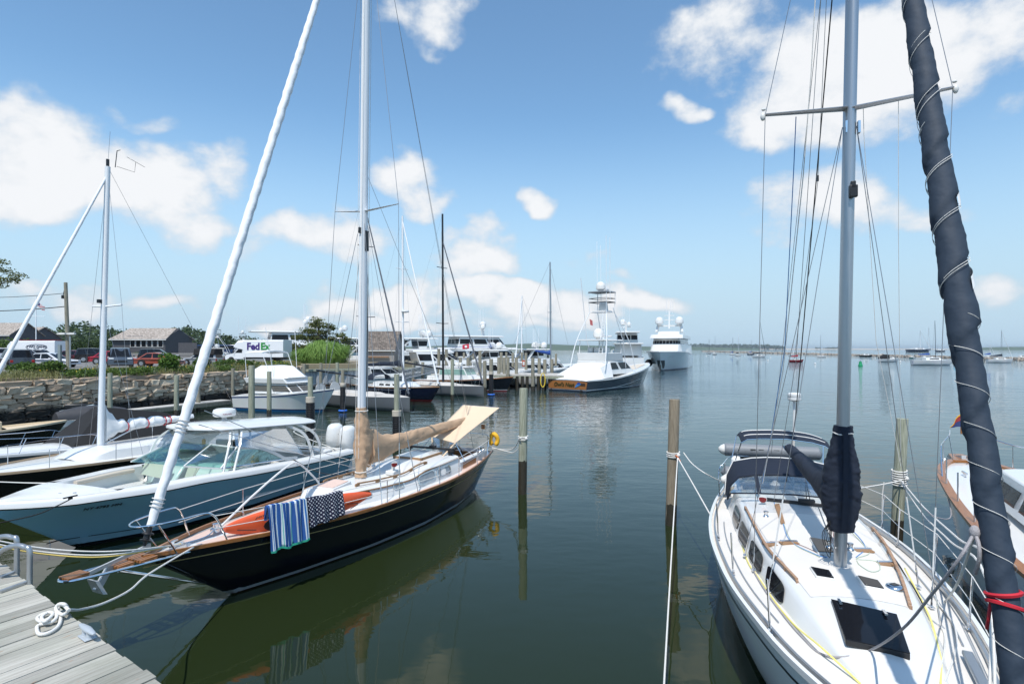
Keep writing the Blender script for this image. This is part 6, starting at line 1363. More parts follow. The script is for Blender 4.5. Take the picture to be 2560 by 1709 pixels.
for y, z in ((2.48,.30),(2.62,1.08),(1.3,1.17),(0,1.20),(-1.3,1.17),(-2.62,1.08),(-2.48,.30),(0,.27)): pts.append(V((xt - .06 + .06*(z/1.2), y, z)))
tr = MB().prism(pts, (-.03, 0, 0)).build('transom', TEAK, SF, 0)
GOLDL = M('gilt_lettering', (.06, .055, .015), .4, .2, var=.05)
text_obj('lettering', "Owl's Nest", .62, GOLDL, tr, V((xt - .10, .42, .74)), (0, -1, 0), (0, 0, 1), .012, .25, .01, .95)
FISH = M('blue_fish_paint', (.05, .20, .45), .4); pf_ = [(0, .02), (.18, .14), (.40, .18), (.62, .12), (.8, .06), (1.05, .10), (1.0, 0), (1.08, -.10), (.8, -.03), (.5, -.10), (.25, -.10), (-.25, -.16)]
MB().prism([V((xt - .095, -1.15 - x*.75 + z*.5, .62 + z*.9 + x*.25)) for x, z in pf_], (-.012, 0, 0)).build('fish_emblem', FISH, tr, 0); MB().prism([V((xt - .096, -1.30 - x, .80 + z)) for x, z in ((0, 0), (.12, .22), (.35, .26), (.5, .14), (.42, .02))], (-.014, 0, 0)).build('fish_fin', M('dark_blue_fin', (.02, .06, .28), .4), tr, 0)
MB().box((xt - .11, -2.1, .86), (.02, .55, .22)).build('vent_plate', M('bronze_plate', (.05, .03, .02), .5), tr)
for y in (2.1, -1.9): MB().tube([(xt + .2, y, .08), (xt - .25, y, .08)], .16, 10).build('exhaust_pipe', BLACK, SF)
# white cockpit tent, house, flybridge
MB().loft([[Lc(LK_ - .05, y, z) for y, z in ((2.6,1.2),(1.3,1.34),(0,1.38),(-1.3,1.34),(-2.6,1.2),(0,1.15))], [Lc(14.6, y, z) for y, z in ((2.62,1.35),(2.0,2.55),(0,2.75),(-2.0,2.55),(-2.62,1.35),(0,1.2))], [Lc(12.6, y, z) for y, z in ((2.5,1.45),(2.1,3.1),(0,3.2),(-2.1,3.1),(-2.5,1.45),(0,1.3))]]).build('cockpit_tent', WCANV, SF, 25)
o1, b1, t1 = house(SF, 'deckhouse', WHITE, 6.2, 13.0, 1.7, 3.25, 1.7, 2.15, 2.2, -.3, .18, 0, .08)
window_band(o1, b1, t1, .38, .86, edges=(1, 3), inset=.10, split=2); window_band(o1, b1, t1, .45, .85, edges=(0,))
o2, b2, t2 = house(SF, 'flybridge', WHITE, 8.6, 13.2, 3.26, 4.15, 1.7, 1.9, .5, -.1, -.1, .5, .05); window_band(o2, b2, t2, .05, .12, TEAK, edges=range(6), inset=0)
for y in (-.9, .2, 1.1): MB().box(Lc(11.6, y, 4.35), (.7, .7, .9)).build('helm_chair', OFFW, SF, bevel=.1)
ht = house(SF, 'hardtop', WHITE, 8.6, 13.4, 5.55, 5.70, 1.75, 1.95, .1, 0, .1, .4, .05)[0]
MB().slab([[Lc(9.1 + .3*u, 1.7*math.sin(a), 4.1 + 1.45*u) for a in (-1.2, -.6, 0, .6, 1.2)] for u in (0, 1)], .01).build('clear_curtain', CLEAR, SF, 60)
for s_, y in ((9.3, 1.5), (9.3, -1.5), (13.0, 1.75), (13.0, -1.75)): tube('hardtop_post', [Lc(s_ + .1, y*1.05, 3.3), Lc(s_, y, 5.6)], .04, WPAINT, SF, 6)
def dome(parent, p, r, mat=WHITE): return MB().lathe(p, [(r*.5, 0), (r*.55, r*.3), (r, r*.5), (r*1.02, r*1.1), (r*.85, r*1.7), (r*.45, r*2.05), (.001, r*2.12)], 16).build('satellite_dome', mat, parent, 60)
dome(SF, Lc(11.0, .5, 5.72), .62, OFFW); MB().box(Lc(11.6, -.9, 6.05), (.25, 1.6, .2)).build('open_array_radar', WHITE, SF, bevel=.05)
tp = [Lc(10.2, 1.15, 8.9), Lc(10.2, -1.15, 8.9), Lc(11.9, -1.15, 8.9), Lc(11.9, 1.15, 8.9)]
for (s_, y), q in zip(((7.0, 2.2), (7.0, -2.2), (14.2, -2.4), (14.2, 2.4)), tp): MB().tube(crv([Lc(s_, y, 2.2 if s_ > 10 else 1.9), Lc(s_ + (10.9 - s_)*.28, y*.86, 5.5), q], 5), .05, 6).build('tower_leg', WPAINT, SF)
mb = MB()
for a, b_ in zip(tp, tp[1:] + tp[:1]): mb.tube([a, b_], .04, 6)
tw = mb.build('tower_ring', WPAINT, SF); house(SF, 'tower_platform', OFFW, 10.3, 11.8, 8.95, 9.05, .9, .9, 0, 0, 0); house(SF, 'tower_console', OFFW, 10.5, 11.0, 9.05, 10.1, .55, .55, .1, .1, .1)
tq = [Lc(10.1, 1.2, 10.05), Lc(10.1, -1.2, 10.05), Lc(12., -1.2, 10.05), Lc(12., 1.2, 10.05)]
for a, b_ in zip(tp, tq): tube('tower_upright', [a, b_, b_ + V((0, 0, 1.12))], .035, WPAINT, SF, 6)
mb = MB()
for a, b_ in zip(tq, tq[1:] + tq[:1]): mb.tube([a, b_], .06, 6).tube([a + V((0, 0, .45)), b_ + V((0, 0, .45))], .04, 5)
mb.build('tower_rail', DGREY, SF); house(SF, 'tower_top', M('grey_canvas', (.20, .22, .24), .7), 10.0, 12.1, 11.16, 11.32, 1.3, 1.3, 0, 0, .1); dome(SF, Lc(11.0, .2, 11.33), .55, OFFW); MB().ball(Lc(11.2, -.8, 11.5), .22, 8, 6).build('gps_dome', WHITE, SF)
mb = MB(); la, lb = Lc(12.0, -1.0, 8.9), Lc(13.2, -1.1, 3.4)
for e in (.22, -.22): mb.tube([la + V((0, e, 0)), lb + V((0, e, 0))], .03, 5)
for k in range(15): q = la.lerp(lb, k/14.5); mb.beam(q + V((0, .24, 0)), q - V((0, .24, 0)), .05, .04)
mb.build('tower_ladder', WPAINT, SF)
for s_, y, h_ in ((10., 1.3, 17.5), (10., .8, 17), (12, -1.2, 17.6), (12., -1.7, 17.3)): tube('antenna', [Lc(s_, y, 10.2), Lc(s_ + .1, y*1.02, h_)], .03, WPAINT, SF, 4)
for sd_ in (1, -1): tube('outrigger', [Lc(9.2, 2.1*sd_, 2.4), Lc(10.5, 2.5*sd_, 5.6), Lc(12.2, 2.2*sd_, 9.3 if sd_ < 0 else 13)], .045, WPAINT, SF, 5)
MB().prism([Lc(12.3,.9,8.1), Lc(12.3,.5,7.9), Lc(12.3,.45,7.3), Lc(12.3,.8,7.4)], (.02, 0, 0)).build('pennant', M('faded_red_cloth', (.45, .12, .12), .9), SF)

# ================================================================== motor yachts
YHULL = hull_mat('yacht_white', (.76, .77, .76), (.5, .52, .54), (.03, .035, .06), .35, .2, .12)
def yacht(name, label, fr, L_, beam, z_bow, z_mid, tiers, domes=(), mast=None, group='white motor yachts crowding the marina', hullm=None, extra=None, scale=1.):
    b = beam/2
    h = Hull(L_, [(0,.05),(L_*.05,b*.32),(L_*.15,b*.66),(L_*.3,b*.92),(L_*.5,b),(L_,b*.93)], [(0,z_bow),(L_*.3,z_bow*.82 + z_mid*.18),(L_*.55,z_mid),(L_,z_mid*.9)], [(L_*.06,0),(L_*.3,b*.55),(L_*.5,b*.9),(L_,b*.9)], [(0,z_bow*.97),(L_*.015,z_bow*.75),(L_*.06,0),(L_*.1,-.5),(L_,-.5)], n=24, flare=1.7)
    t = thing(name, label, 'motor yacht', (fr.o[0], fr.o[1], 0), fr.rz, group)
    h.mesh().build('hull', hullm or YHULL, t, 60); h.deck(dz=0, camber=.1, n=16).build('deck', WHITE, t, 50)
    for sd in (1, -1): ribbon(MB(), h.rail(sd, 0, .05, n=20), .14, .2).build('rub_rail', WHITE, t)
    for (nm, s0, s1, z0, z1, w0, w1, rf, rb, fr_, win) in tiers:
        o, bb, tt = house(t, nm, WHITE, s0*L_, s1*L_, z0, z1, w0*b, w1*b, rf, rb, .12, fr_*b, .05)
        if win:
            ed_ = [i for i in range(len(bb)) if i != len(bb) - 2] if win[2] else range(len(bb))
            window_band(o, bb, tt, win[0], win[1], DARKG, .02, edges=ed_, split=win[3])
    for (s, y, z, r) in domes: dome(t, Lc(s*L_, y, z), r)
    if mast:
        s, z0, z1 = mast; mb = MB().beam(Lc(s*L_, 0, z0), Lc(s*L_ + .5, 0, z1), .35, .45, (1, 0, 0)); mt__ = mb.build('signal_mast', WHITE, t)
        for f in (.5, .75): MB().beam(Lc(s*L_ + .4, -1.1, z0 + (z1 - z0)*f), Lc(s*L_ + .4, 1.1, z0 + (z1 - z0)*f), .15, .18).build('crosstree', WHITE, mt__)
        for y in (.7, -.7, .25): tube('antenna', [Lc(s*L_ + .5, y, z1 - .5), Lc(s*L_ + .5, y, z1 + 2.6)], .03, WPAINT, mt__, 4)
    if extra: extra(t, h)
    return t
# the big yacht that lies bow-on
def big_extra(t, h):
    for sd in (1, -1):
        pts = [Lc(s, sd*(h.y_at(s, z) + .05), z) for s, z in ((1.0,2.2),(1.9,2.25),(2.6,1.3),(3.0,.55),(2.5,.5),(1.9,1.2))]; MB().prism(pts, (0, .05*sd, 0)).build('anchor_pocket', DGREY, t, 0)
        for s in (3.2, 4.6): q = Lc(s, sd*(h.y_at(s, 3.0) + .03), 3.0); MB().box(q, (.9, .08, .14), Matrix.Rotation(.6*sd, 3, 'Z')).build('mooring_slot', STEEL, t)
    MB().ball(Lc(9, -(h.y_at(9, 1.6) + .75), 1.5), .85, 12, 8).build('fender', BLACK, t, 60)
    MB().prism([Lc(.62,-.12,.0), Lc(.62,.12,.0), Lc(.30,.16,1.3), Lc(.30,-.16,1.3)], (-.6, 0, 0)).build('stem_plate', DGREY, t)
fl = Frame(30.4, 117, .36, .933)
LY = yacht('motor_yacht', 'large white motor yacht lying bow towards us at the pier end', fl, 38, 9.2, 4.0, 3.4,
    [('deckhouse', .17, .95, 3.3, 5.6, .72, .88, 3.4, 0, .55, None), ('bridge', .30, .86, 5.6, 7.0, .66, .74, .5, 0, .30, (.12, .62, False, 2)), ('bridge_roof', .275, .9, 7.0, 7.9, .80, .86, 1.6, .2, .35, None), ('sun_deck', .42, .8, 7.9, 8.7, .55, .6, .8, 0, .2, None)],
    [(.5, 2.3, 10.2, .95), (.5, -2.3, 10.2, .95)], (.5, 9.4, 13.6), extra=big_extra)
ar = MB().beam(Lc(19, -2.9, 8.6), Lc(19.6, -2.6, 10.2), .5, .5).beam(Lc(19, 2.9, 8.6), Lc(19.6, 2.6, 10.2), .5, .5).beam(Lc(19.6, -2.9, 10.1), Lc(19.6, 2.9, 10.1), .7, .35); ar.build('radar_arch', WHITE, LY)
T3 = [('main_deck', .22, .93, 2.5, 4.6, .78, .86, 2.5, .0, .4, (.40, .80, True, 3)), ('main_roof', .24, 1.0, 4.6, 4.85, .88, .92, .6, 0, .4, None), ('upper_deck', .34, .80, 4.85, 6.7, .62, .68, 1.6, .3, .35, (.35, .80, False, 3)), ('hardtop', .36, .92, 6.75, 7.0, .72, .76, .5, 0, .35, None)]
T2 = [('main_deck', .26, .88, 2.0, 3.9, .74, .84, 2.8, -.2, .4, (.38, .82, True, 3)), ('flybridge_coaming', .36, .98, 3.9, 4.6, .70, .84, .8, -.2, .4, None), ('hardtop', .48, .88, 6.2, 6.4, .62, .68, .4, .0, .35, None), ('flybridge_back', .60, .66, 4.6, 6.2, .5, .5, -.3, -.3, .0, (.3, .8, False, 1))]
T1 = [('deckhouse', .30, .80, 1.5, 2.9, .68, .82, 2.4, -.4, .4, (.35, .85, True, 2)), ('hardtop', .42, .86, 2.95, 3.15, .66, .74, .6, 0, .3, None)]
def yf(px, Y, ax, ay): return Frame((px - 1280)/F*Y, Y, ax, ay)
def arch2(t, h): 
    L_ = h.L
    for sd in (1, -1): MB().beam(Lc(L_*.80, 1.7*sd, 4.5), Lc(L_*.72, 1.5*sd, 6.3), .5, .18).build('arch_leg', WHITE, t)
Yd = yacht('motor_yacht', 'tall white trawler yacht with radar domes between the picnic boat and the fishing boat', yf(1345, 112, -.82, -.58), 24, 6.2, 3.6, 2.4, T3, [(.52, .6, 8.4, .62), (.55, -.6, 8.2, .42)], (.53, 7.0, 9.2))
Ya = copy_tree(Yd); tag(Ya, 'white motor yacht half hidden behind the pine, left of it', 'motor yacht'); o_ = yf(945, 118, -.85, -.5); Ya.location = (o_.o[0], o_.o[1], .3); Ya.rotation_euler.z = o_.rz; Ya.scale = (1.1,)*3
Yb = copy_tree(Yd); tag(Yb, 'white motor yacht behind the pine with dark glass upper deck', 'motor yacht'); o_ = yf(1010, 124, -.95, -.2); Yb.location = (o_.o[0], o_.o[1], 0); Yb.rotation_euler.z = o_.rz
Yc = yacht('motor_yacht', 'white flybridge yacht with hardtop and domes behind the second black mast', yf(1235, 100, -.85, -.5), 22, 6., 3.2, 2.2, T2, [(.58, 1.2, 6.4, .6), (.58, -1.2, 6.4, .6)], (.6, 6.4, 7.6), extra=arch2)
MB().box(Lc(16, .4, 5.6), (.5, .8, .9)).build('speaker_box', BLACK, Yc)
Ye = copy_tree(Yc); tag(Ye, 'white flybridge yacht with long awning beside the pier pilings', 'motor yacht'); o_ = yf(1395, 92, -.85, -.5); Ye.location = (o_.o[0], o_.o[1], -.9); Ye.rotation_euler.z = o_.rz; Ye.scale = (.9, .9, .85)
Yf = copy_tree(Yc); tag(Yf, 'white flybridge yacht behind the blue sail cover', 'motor yacht'); o_ = yf(1452, 100, -.7, -.7); Yf.location = (o_.o[0], o_.o[1], -.8); Yf.rotation_euler.z = o_.rz; Yf.scale = (.85,)*3
Yi = copy_tree(Yc); tag(Yi, 'white flybridge yacht behind the first white sloop mast', 'motor yacht'); o_ = yf(1110, 96, -.9, -.4); Yi.location = (o_.o[0], o_.o[1], -.6); Yi.rotation_euler.z = o_.rz; Yi.scale = (.9,)*3
Ym = copy_tree(Yd); tag(Ym, 'white motor yacht seen stern on between the fishing boat and the large yacht', 'motor yacht'); o_ = yf(1558, 140, -.15, -.99); Ym.location = (o_.o[0], o_.o[1], .4); Ym.rotation_euler.z = o_.rz; Ym.scale = (1.05, 1.05, 1.12)
Yg = yacht('express_cruiser', 'pale grey express cruiser facing us in the marina berths', yf(1140, 78, .75, .66), 12, 3.9, 1.9, 1.4, T1, (), None, hullm=hull_mat('express_grey', (.36, .42, .42), (.1, .1, .1), (.05, .06, .07), .2, .1))
Yh = copy_tree(Yg); tag(Yh, 'white cruiser with dark open cockpit right of the shingled shed', 'motor yacht'); o_ = yf(1232, 86, -.9, -.45); Yh.location = (o_.o[0], o_.o[1], .5); Yh.rotation_euler.z = o_.rz; Yh.scale = (1.25,)*3
for px, Y, lb, kk in ((1068, 74, 'small white cruiser between the shed and the second black mast', .8), (1215, 92, 'white cruiser half hidden by the sleeved piling', .95), (1425, 84, 'white cruiser behind the fishing boat tent', .9)):
    q = copy_tree(Yg); tag(q, lb, 'motor yacht'); o_ = yf(px, Y, -.85, -.52); q.location = (o_.o[0], o_.o[1], 0); q.rotation_euler.z = o_.rz; q.scale = (kk,)*3
Yk = copy_tree(Yg); tag(Yk, 'low white cruiser by the pier with a light grey hull', 'motor yacht'); o_ = yf(1352, 78, -.8, -.55); Yk.location = (o_.o[0], o_.o[1], -.1); Yk.rotation_euler.z = o_.rz
for px, Y, lb, sc__ in ((640, 150, 'white sport fishing boat with tower behind the delivery truck roof', .85), (690, 160, 'second white tower boat behind the delivery truck box', .78)):
    q = copy_tree(SF); tag(q, lb, 'fishing boat'); o_ = yf(px, Y, -.95, -.3); q.location = (o_.o[0], o_.o[1], 0); q.rotation_euler.z = o_.rz; q.scale = (sc__,)*3
bc = thing('bimini_top', 'bright blue bimini over a runabout behind the navy racer stay', 'canopy', P(1180, 868, 86)); MB().slab([[V((x, y, .12*math.sin(math.pi*(x + 3)/6))) for y in (-1, 1)] for x in (-3, -2, 0, 2, 3)], .06).build('fabric', BLUEC, bc, 40)
for x in (-2.5, 2.5): MB().tube([(x, -1, 0), (x*.8, -1, -1.8)], .03, 5).build('pole', STEEL, bc)
rf_ = thing('boat_flag', 'red flag with white disc flying beside the black forestay', 'flag', P(1162, 866, 74)); tube('staff', [(.55, 0, -1.6), (.6, 0, .5)], .025, WPAINT, rf_, 5); MB().slab([[V((.55 - .85*u, .08*math.sin(u*5), z - .12*u)) for z in (-.25, .05, .35)] for u in (0, .25, .5, .75, 1)], .01).build('cloth', M('red_cloth', (.55, .02, .05), .8), rf_, 60); MB().lathe((.15, -.10, .0), [(.17, 0), (.17, .015)], 14, (0, -1, 0)).build('disc', WCANV, rf_)
fo = Frame((1385 - 1280)/F*74 + 2.8, 74, -.95, -.3)
mo = fo.ont(1376, 655, 0)
simple_sloop('sailing_yacht', 'small sloop with grey mast and bright blue sail cover beyond the pier', fo, 10.5, 3.2, 1.0, YHULL, mast_s=-fo.ont(1377, 880, 0).x, mast_h=mo.z, mastm=ALU, boom=(-fo.ont(1337, 878, 0).x, fo.ont(1377, 885, 0).z, fo.ont(1337, 876, 0).z), coverm=BLUEC, jib=None, spread=(.55,), mast_r=.12, wire=.014)
fo2 = Frame((1284 - 1280)/F*84, 84, .6, .8)
simple_sloop('sailing_yacht', 'white sloop with slim white mast beyond the sleeved piling', fo2, 10.5, 3.2, 1.0, YHULL, mast_s=2.0, mast_h=12.6, mastm=WPAINT, boom=(7.5, 2.4, 2.4), coverm=WCANV, jib=JIBW, spread=(.55,), mast_r=.10, wire=.014, jib_r=.09)
dg_ = thing('tender', 'small white tender floating under the pier edge', 'dinghy', G(1300, 959, 0), .2); MB().loft([[V((x, w_, .35)), V((x, w_*.8, -.05)), V((x, -w_*.8, -.05)), V((x, -w_, .35))] for x, w_ in ((-1.4, .7), (.4, .75), (1.1, .5), (1.5, .06))]).build('hull', OFFW, dg_, 40)
yh_ = thing('hose_coil', 'yellow hose hung on the pier edge', 'hose', P(1357, 950, 61.5)); MB().tube([V((.25*math.cos(a), 0, .75*math.sin(a))) for a in [2*math.pi*i/18 for i in range(18)]], .06, 6, closed=True).build('hose', M('yellow_hose', (.7, .5, .05), .6), yh_)
eb = thing('emergency_box', 'orange cabinet on a pier piling', 'cabinet', P(1309, 908, 64)); MB().box((0, 0, 0), (.35, .3, .7)).build('case', M('orange_red_paint', (.45, .08, .03), .5), eb, bevel=.03); MB().box((0, -.16, 0), (.22, .02, .4)).build('door', OFFW, eb)
# ================================================================== land, wall and shore planting
LZ = 2.75
WL = [(-38, 12), (-34.5, 25), (-31, 34.4), (-28.6, 40.5), (-26, 47), (-24.0, 54), (-24.3, 66)]
def inset(k): return [(x - .92*k, y + .36*k) for x, y in WL]
poly = inset(.55)[:-1] + [(-24.9, 66), (-24.3, 68), (-19, 71), (-13.2, 75), (-13.5, 84), (-22, 88), (-46, 96), (-62, 118), (-80, 165), (-400, 165), (-400, 12)]
ASPH = M('worn_asphalt', (.17, .165, .16), .9, var=.15, scale=2, bump=.2, bscale=40)
tag(MB().prism([V((x, y, -1)) for x, y in poly], (0, 0, LZ + 1)).build('ground', M('sandy_soil', (.24, .20, .13), .95, var=.25, scale=2), None, 0), 'raised harbourside ground behind the stone wall', kind='structure')
lot = [(-38.5, 30), (-34.5, 40), (-31.5, 48), (-29.5, 56), (-29, 64), (-27.5, 73), (-30, 86), (-48, 94), (-64, 118), (-90, 160), (-300, 160), (-300, 30)]
tag(MB().prism([V((x, y, LZ + .004)) for x, y in lot], (0, 0, .01)).build('parking_lot', ASPH, None, 0), 'grey asphalt parking lot', kind='structure')
# dry stone wall
def wpt(d):
    for (a, b_) in zip(WL, WL[1:]):
        l = math.hypot(b_[0] - a[0], b_[1] - a[1])
        if d <= l: return V((a[0] + (b_[0] - a[0])*d/l, a[1] + (b_[1] - a[1])*d/l, 0)), V(((b_[0] - a[0])/l, (b_[1] - a[1])/l, 0))
        d -= l
    return V((WL[-1][0], WL[-1][1], 0)), V((0, 1, 0))
SW = thing('stone_wall', 'dry stone harbour wall of tan granite blocks, dark at the waterline', 'wall', (0, 0, 0))
m, nt, b = base_mat('granite_blocks'); L = nt.links.new
tc = nd(nt, 'ShaderNodeTexCoord'); ge = nd(nt, 'ShaderNodeNewGeometry'); nz = nd(nt, 'ShaderNodeTexNoise', i_Scale=2.2, i_Detail=7., i_Roughness=.7); L(tc.outputs['Object'], nz.inputs['Vector'])
cr = nd(nt, 'ShaderNodeValToRGB'); e = cr.color_ramp.elements; e[0].color = (.31, .22, .15, 1); e[1].color = (.70, .58, .43, 1); q = e.new(.5); q.color = (.50, .38, .27, 1); L(ge.outputs['Random Per Island'], cr.inputs[0])
mv = nd(nt, 'ShaderNodeMix', data_type='RGBA', blend_type='MULTIPLY'); mv.inputs[0].default_value = .6; L(cr.outputs[0], mv.inputs[6]); n_r = nd(nt, 'ShaderNodeMapRange'); n_r.inputs[3].default_value = .5; n_r.inputs[4].default_value = 1.35; L(nz.outputs['Fac'], n_r.inputs[0]); L(n_r.outputs[0], mv.inputs[7])
sxz = nd(nt, 'ShaderNodeSeparateXYZ'); L(tc.outputs['Object'], sxz.inputs[0]); wz_ = nd(nt, 'ShaderNodeMath', operation='MULTIPLY_ADD'); wz_.inputs[1].default_value = .5; L(nz.outputs['Fac'], wz_.inputs[0]); L(sxz.outputs[2], wz_.inputs[2])
dk = nd(nt, 'ShaderNodeMapRange'); dk.inputs[1].default_value = .95; dk.inputs[2].default_value = 1.25; L(wz_.outputs[0], dk.inputs[0]); md = nd(nt, 'ShaderNodeMix', data_type='RGBA'); md.inputs[6].default_value = (.022, .018, .014, 1); L(dk.outputs[0], md.inputs[0]); L(mv.outputs[2], md.inputs[7]); L(md.outputs[2], b.inputs['Base Color']); b.inputs['Roughness'].default_value = .85
bpn = nd(nt, 'ShaderNodeBump', i_Strength=.7, i_Distance=.08); L(nz.outputs['Fac'], bpn.inputs['Height']); L(bpn.outputs[0], b.inputs['Normal'])
mb = MB(); rr = random.Random(11); z = -.3; tot = sum(math.hypot(b_[0] - a[0], b_[1] - a[1]) for a, b_ in zip(WL, WL[1:]))
while z < 2.75:
    hh = rr.uniform(.20, .46) if z < 2.2 else rr.uniform(.3, .55); d = 8 + rr.uniform(0, .6)
    while d < tot:
        ln = rr.uniform(.35, 1.6)*(1 if z < 2 else 1.3); p, tdir = wpt(d + ln/2); n_ = V((tdir.y, -tdir.x, 0)); out = rr.uniform(-.07, .05) - z*.05
        drop = .25*noise.noise(V((d*.25, 0, 3))) if z > 1.9 else 0
        if z + hh < 2.85 + drop or z < 2.0:
            hb_ = hh/2*rr.uniform(.90, .99); c = p + n_*(out + .05) + V((0, 0, z + hb_)); vs = []
            ls_, le_ = -ln/2*.98, ln/2*.98; tl = rr.uniform(-.05, .05)
            for zz, kk in ((-hb_, .93), (-hb_*.6, 1), (hb_*.6, 1), (hb_, .92)):
                for xx, yy in ((ls_*kk, -.38), (ls_*kk*.98, .12*kk), (ls_*.5, .18*kk), (le_*.5, .17*kk), (le_*kk*.98, .12*kk), (le_*kk, -.38)):
                    vs.append(c + tdir*(xx + rr.uniform(-.06, .06)) + n_*(yy + rr.uniform(-.06, .06)) + V((0, 0, zz + tl*xx + rr.uniform(-.045, .045))))
            mb.loft([vs[k*6:k*6 + 6] for k in range(4)])
        d += ln
    z += hh
mb.build('stones', m, SW, 0)
rows = [[V((x, y, zz)) for x, y in inset(.42)] for zz in (-1, 2.4)]
MB().sheet(rows).build('backing', M('wet_weedy_wood'), SW, 0)
# corrugated bulkhead in front of the reeds
bh = [(-24.4, 66.5), (-24.2, 67.8), (-19, 70.8), (-13.0, 74.8)]
BH = thing('bulkhead', 'grey corrugated bulkhead with rusty waterline below the reeds', 'bulkhead', (0, 0, 0)); rows = []
for zz in (-.5, .4, 1.0, 1.95):
    row = []
    for (a, b_) in zip(bh, bh[1:]):
        l = math.hypot(b_[0] - a[0], b_[1] - a[1]); k = max(2, int(l/.22))
        for i in range(k):
            u = i/k; ph = (len(row) % 4); nn_ = V((b_[1] - a[1], a[0] - b_[0], 0)).normalized(); row.append(V((a[0] + (b_[0] - a[0])*u, a[1] + (b_[1] - a[1])*u, zz)) + nn_*(.3 + (.22 if ph in (1, 2) else 0)))
    rows.append(row)
MB().sheet(rows).build('sheet_piling', M('galvanised_sheet', (.36, .38, .40), .5, .1, var=.12), BH, 0)
MB().sheet([[p + V((.03, -.05, 0)) for p in rows[0]], [p + V((.03, -.05, .0)) for p in rows[1]]]).build('rust_band', M('rusty_weed', (.06, .035, .02), .9, var=.4), BH, 0)
mb = MB()
for p, q in zip(bh, bh[1:]): mb.beam((p[0] + .35, p[1] - .2, 2.08), (q[0] + .35, q[1] - .2, 2.08), .7, .26)
mb.build('cap_timber', GREENP, BH, 0)

# ------------------------------------------------ foliage tools
def leafmat(name, c1, c2, rough=.6):
    if name in MATS: return MATS[name]
    m, nt, b = base_mat(name); L = nt.links.new
    ge = nd(nt, 'ShaderNodeNewGeometry'); cr = nd(nt, 'ShaderNodeValToRGB'); cr.color_ramp.elements[0].color = rgba(c1); cr.color_ramp.elements[1].color = rgba(c2); L(ge.outputs['Random Per Island'], cr.inputs[0]); L(cr.outputs[0], b.inputs['Base Color']); b.inputs['Roughness'].default_value = rough; b.inputs['Specular IOR Level'].default_value = .2
    tl = nd(nt, 'ShaderNodeBsdfTranslucent'); L(cr.outputs[0], tl.inputs[0]); mx = nd(nt, 'ShaderNodeMixShader'); mx.inputs[0].default_value = .3; L(b.outputs[0], mx.inputs[1]); L(tl.outputs[0], mx.inputs[2]); L(mx.outputs[0], nt.nodes['Material Output'].inputs[0]); MATS[name] = m; return m
LEAF = leafmat('shrub_leaves', (.045, .085, .018), (.12, .19, .04)); LEAF2 = leafmat('dark_tree_leaves', (.022, .045, .016), (.065, .10, .03)); GRASS = leafmat('shore_grass', (.16, .17, .06), (.34, .33, .16)); SAGE = leafmat('grey_green_leaves', (.20, .25, .18), (.34, .38, .28)); REED = leafmat('reed_leaves', (.11, .22, .035), (.34, .50, .14)); PINEL = leafmat('pine_needles', (.06, .09, .025), (.21, .22, .065)); YFL = leafmat('yellow_flowers', (.5, .33, .03), (.6, .45, .06)); FARL = leafmat('far_wood_leaves', (.035, .060, .022), (.085, .125, .042))
def leaf(mb, p, sz, rr, up=.3):
    d = V((rr.gauss(0, 1), rr.gauss(0, 1), rr.gauss(0, .7) + up)).normalized(); x = d.cross(V((rr.gauss(0, 1), rr.gauss(0, 1), rr.gauss(0, 1)))).normalized()
    mb.add([p - x*sz*.45, p + d*sz*.5 - x*sz*.1, p + x*sz*.45, p - d*sz*.5 + x*sz*.1], [(0, 1, 2, 3)])
def blade(mb, p, h_, lean, w_, rr):
    x = V((rr.gauss(0, 1), rr.gauss(0, 1), 0)).normalized()*w_
    a, b_, c = p, p + lean*.45 + V((0, 0, h_*.7)), p + lean*1.3 + V((0, 0, h_*(.9 + .1*rr.random())))
    mb.add([a - x, a + x, b_ + x*.8, c, b_ - x*.8], [(0, 1, 2, 4), (4, 2, 3)])
def clump(mb, c, r, n, sz, rr, shell=.55):
    for _ in range(n):
        d = V((rr.gauss(0, 1), rr.gauss(0, 1), rr.gauss(0, 1))).normalized(); k = shell + (1 - shell)*rr.random()**.6
        leaf(mb, V(c) + V((d.x*r[0]*k, d.y*r[1]*k, d.z*r[2]*k)), sz*rr.uniform(.6, 1.3), rr)
# strip of shore grass and weeds on top of the wall
rr = random.Random(3); mg, ms, ml_, my = MB(), MB(), MB(), MB()
for i in range(15000):
    d = rr.uniform(9, tot + 2); p, td = wpt(min(d, tot - .01)); n_ = V((td.y, -td.x, 0)); inw = rr.uniform(.25, 3.6)
    pat = noise.noise(V((d*.33, inw*.4, 1))); q = p - n_*inw + V((0, 0, LZ - .05 - .12*(inw < .7)))
    tall = .45 + .45*max(0, noise.noise(V((d*.5, 5, inw*.3))))
    if pat > -.08: blade(mg if pat > .05 or rr.random() < .5 else ms, q, rr.uniform(.5, 1.15)*tall*1.3, V((rr.gauss(0, .18), rr.gauss(0, .18), 0)), .014, rr)
    else:
        for _ in range(3): leaf(ml_, q + V((rr.gauss(0, .12), rr.gauss(0, .12), rr.uniform(.05, tall*.95))), rr.uniform(.09, .18), rr)
    if rr.random() < .02 and d > 26: leaf(my, q + V((0, 0, tall*1.1)), .12, rr)
for nm, mbx, mt in (('shore_grass', mg, GRASS), ('sage_grass', ms, SAGE), ('ground_cover', ml_, LEAF), ('wildflowers', my, YFL)):
    tag(mbx.build(nm, mt, None, 0, recalc=False), {'shore_grass': 'straw coloured grass along the wall top', 'sage_grass': 'grey green grass along the wall top', 'ground_cover': 'low green leafy weeds along the wall top', 'wildflowers': 'yellow wildflowers above the wall'}[nm], kind='stuff')
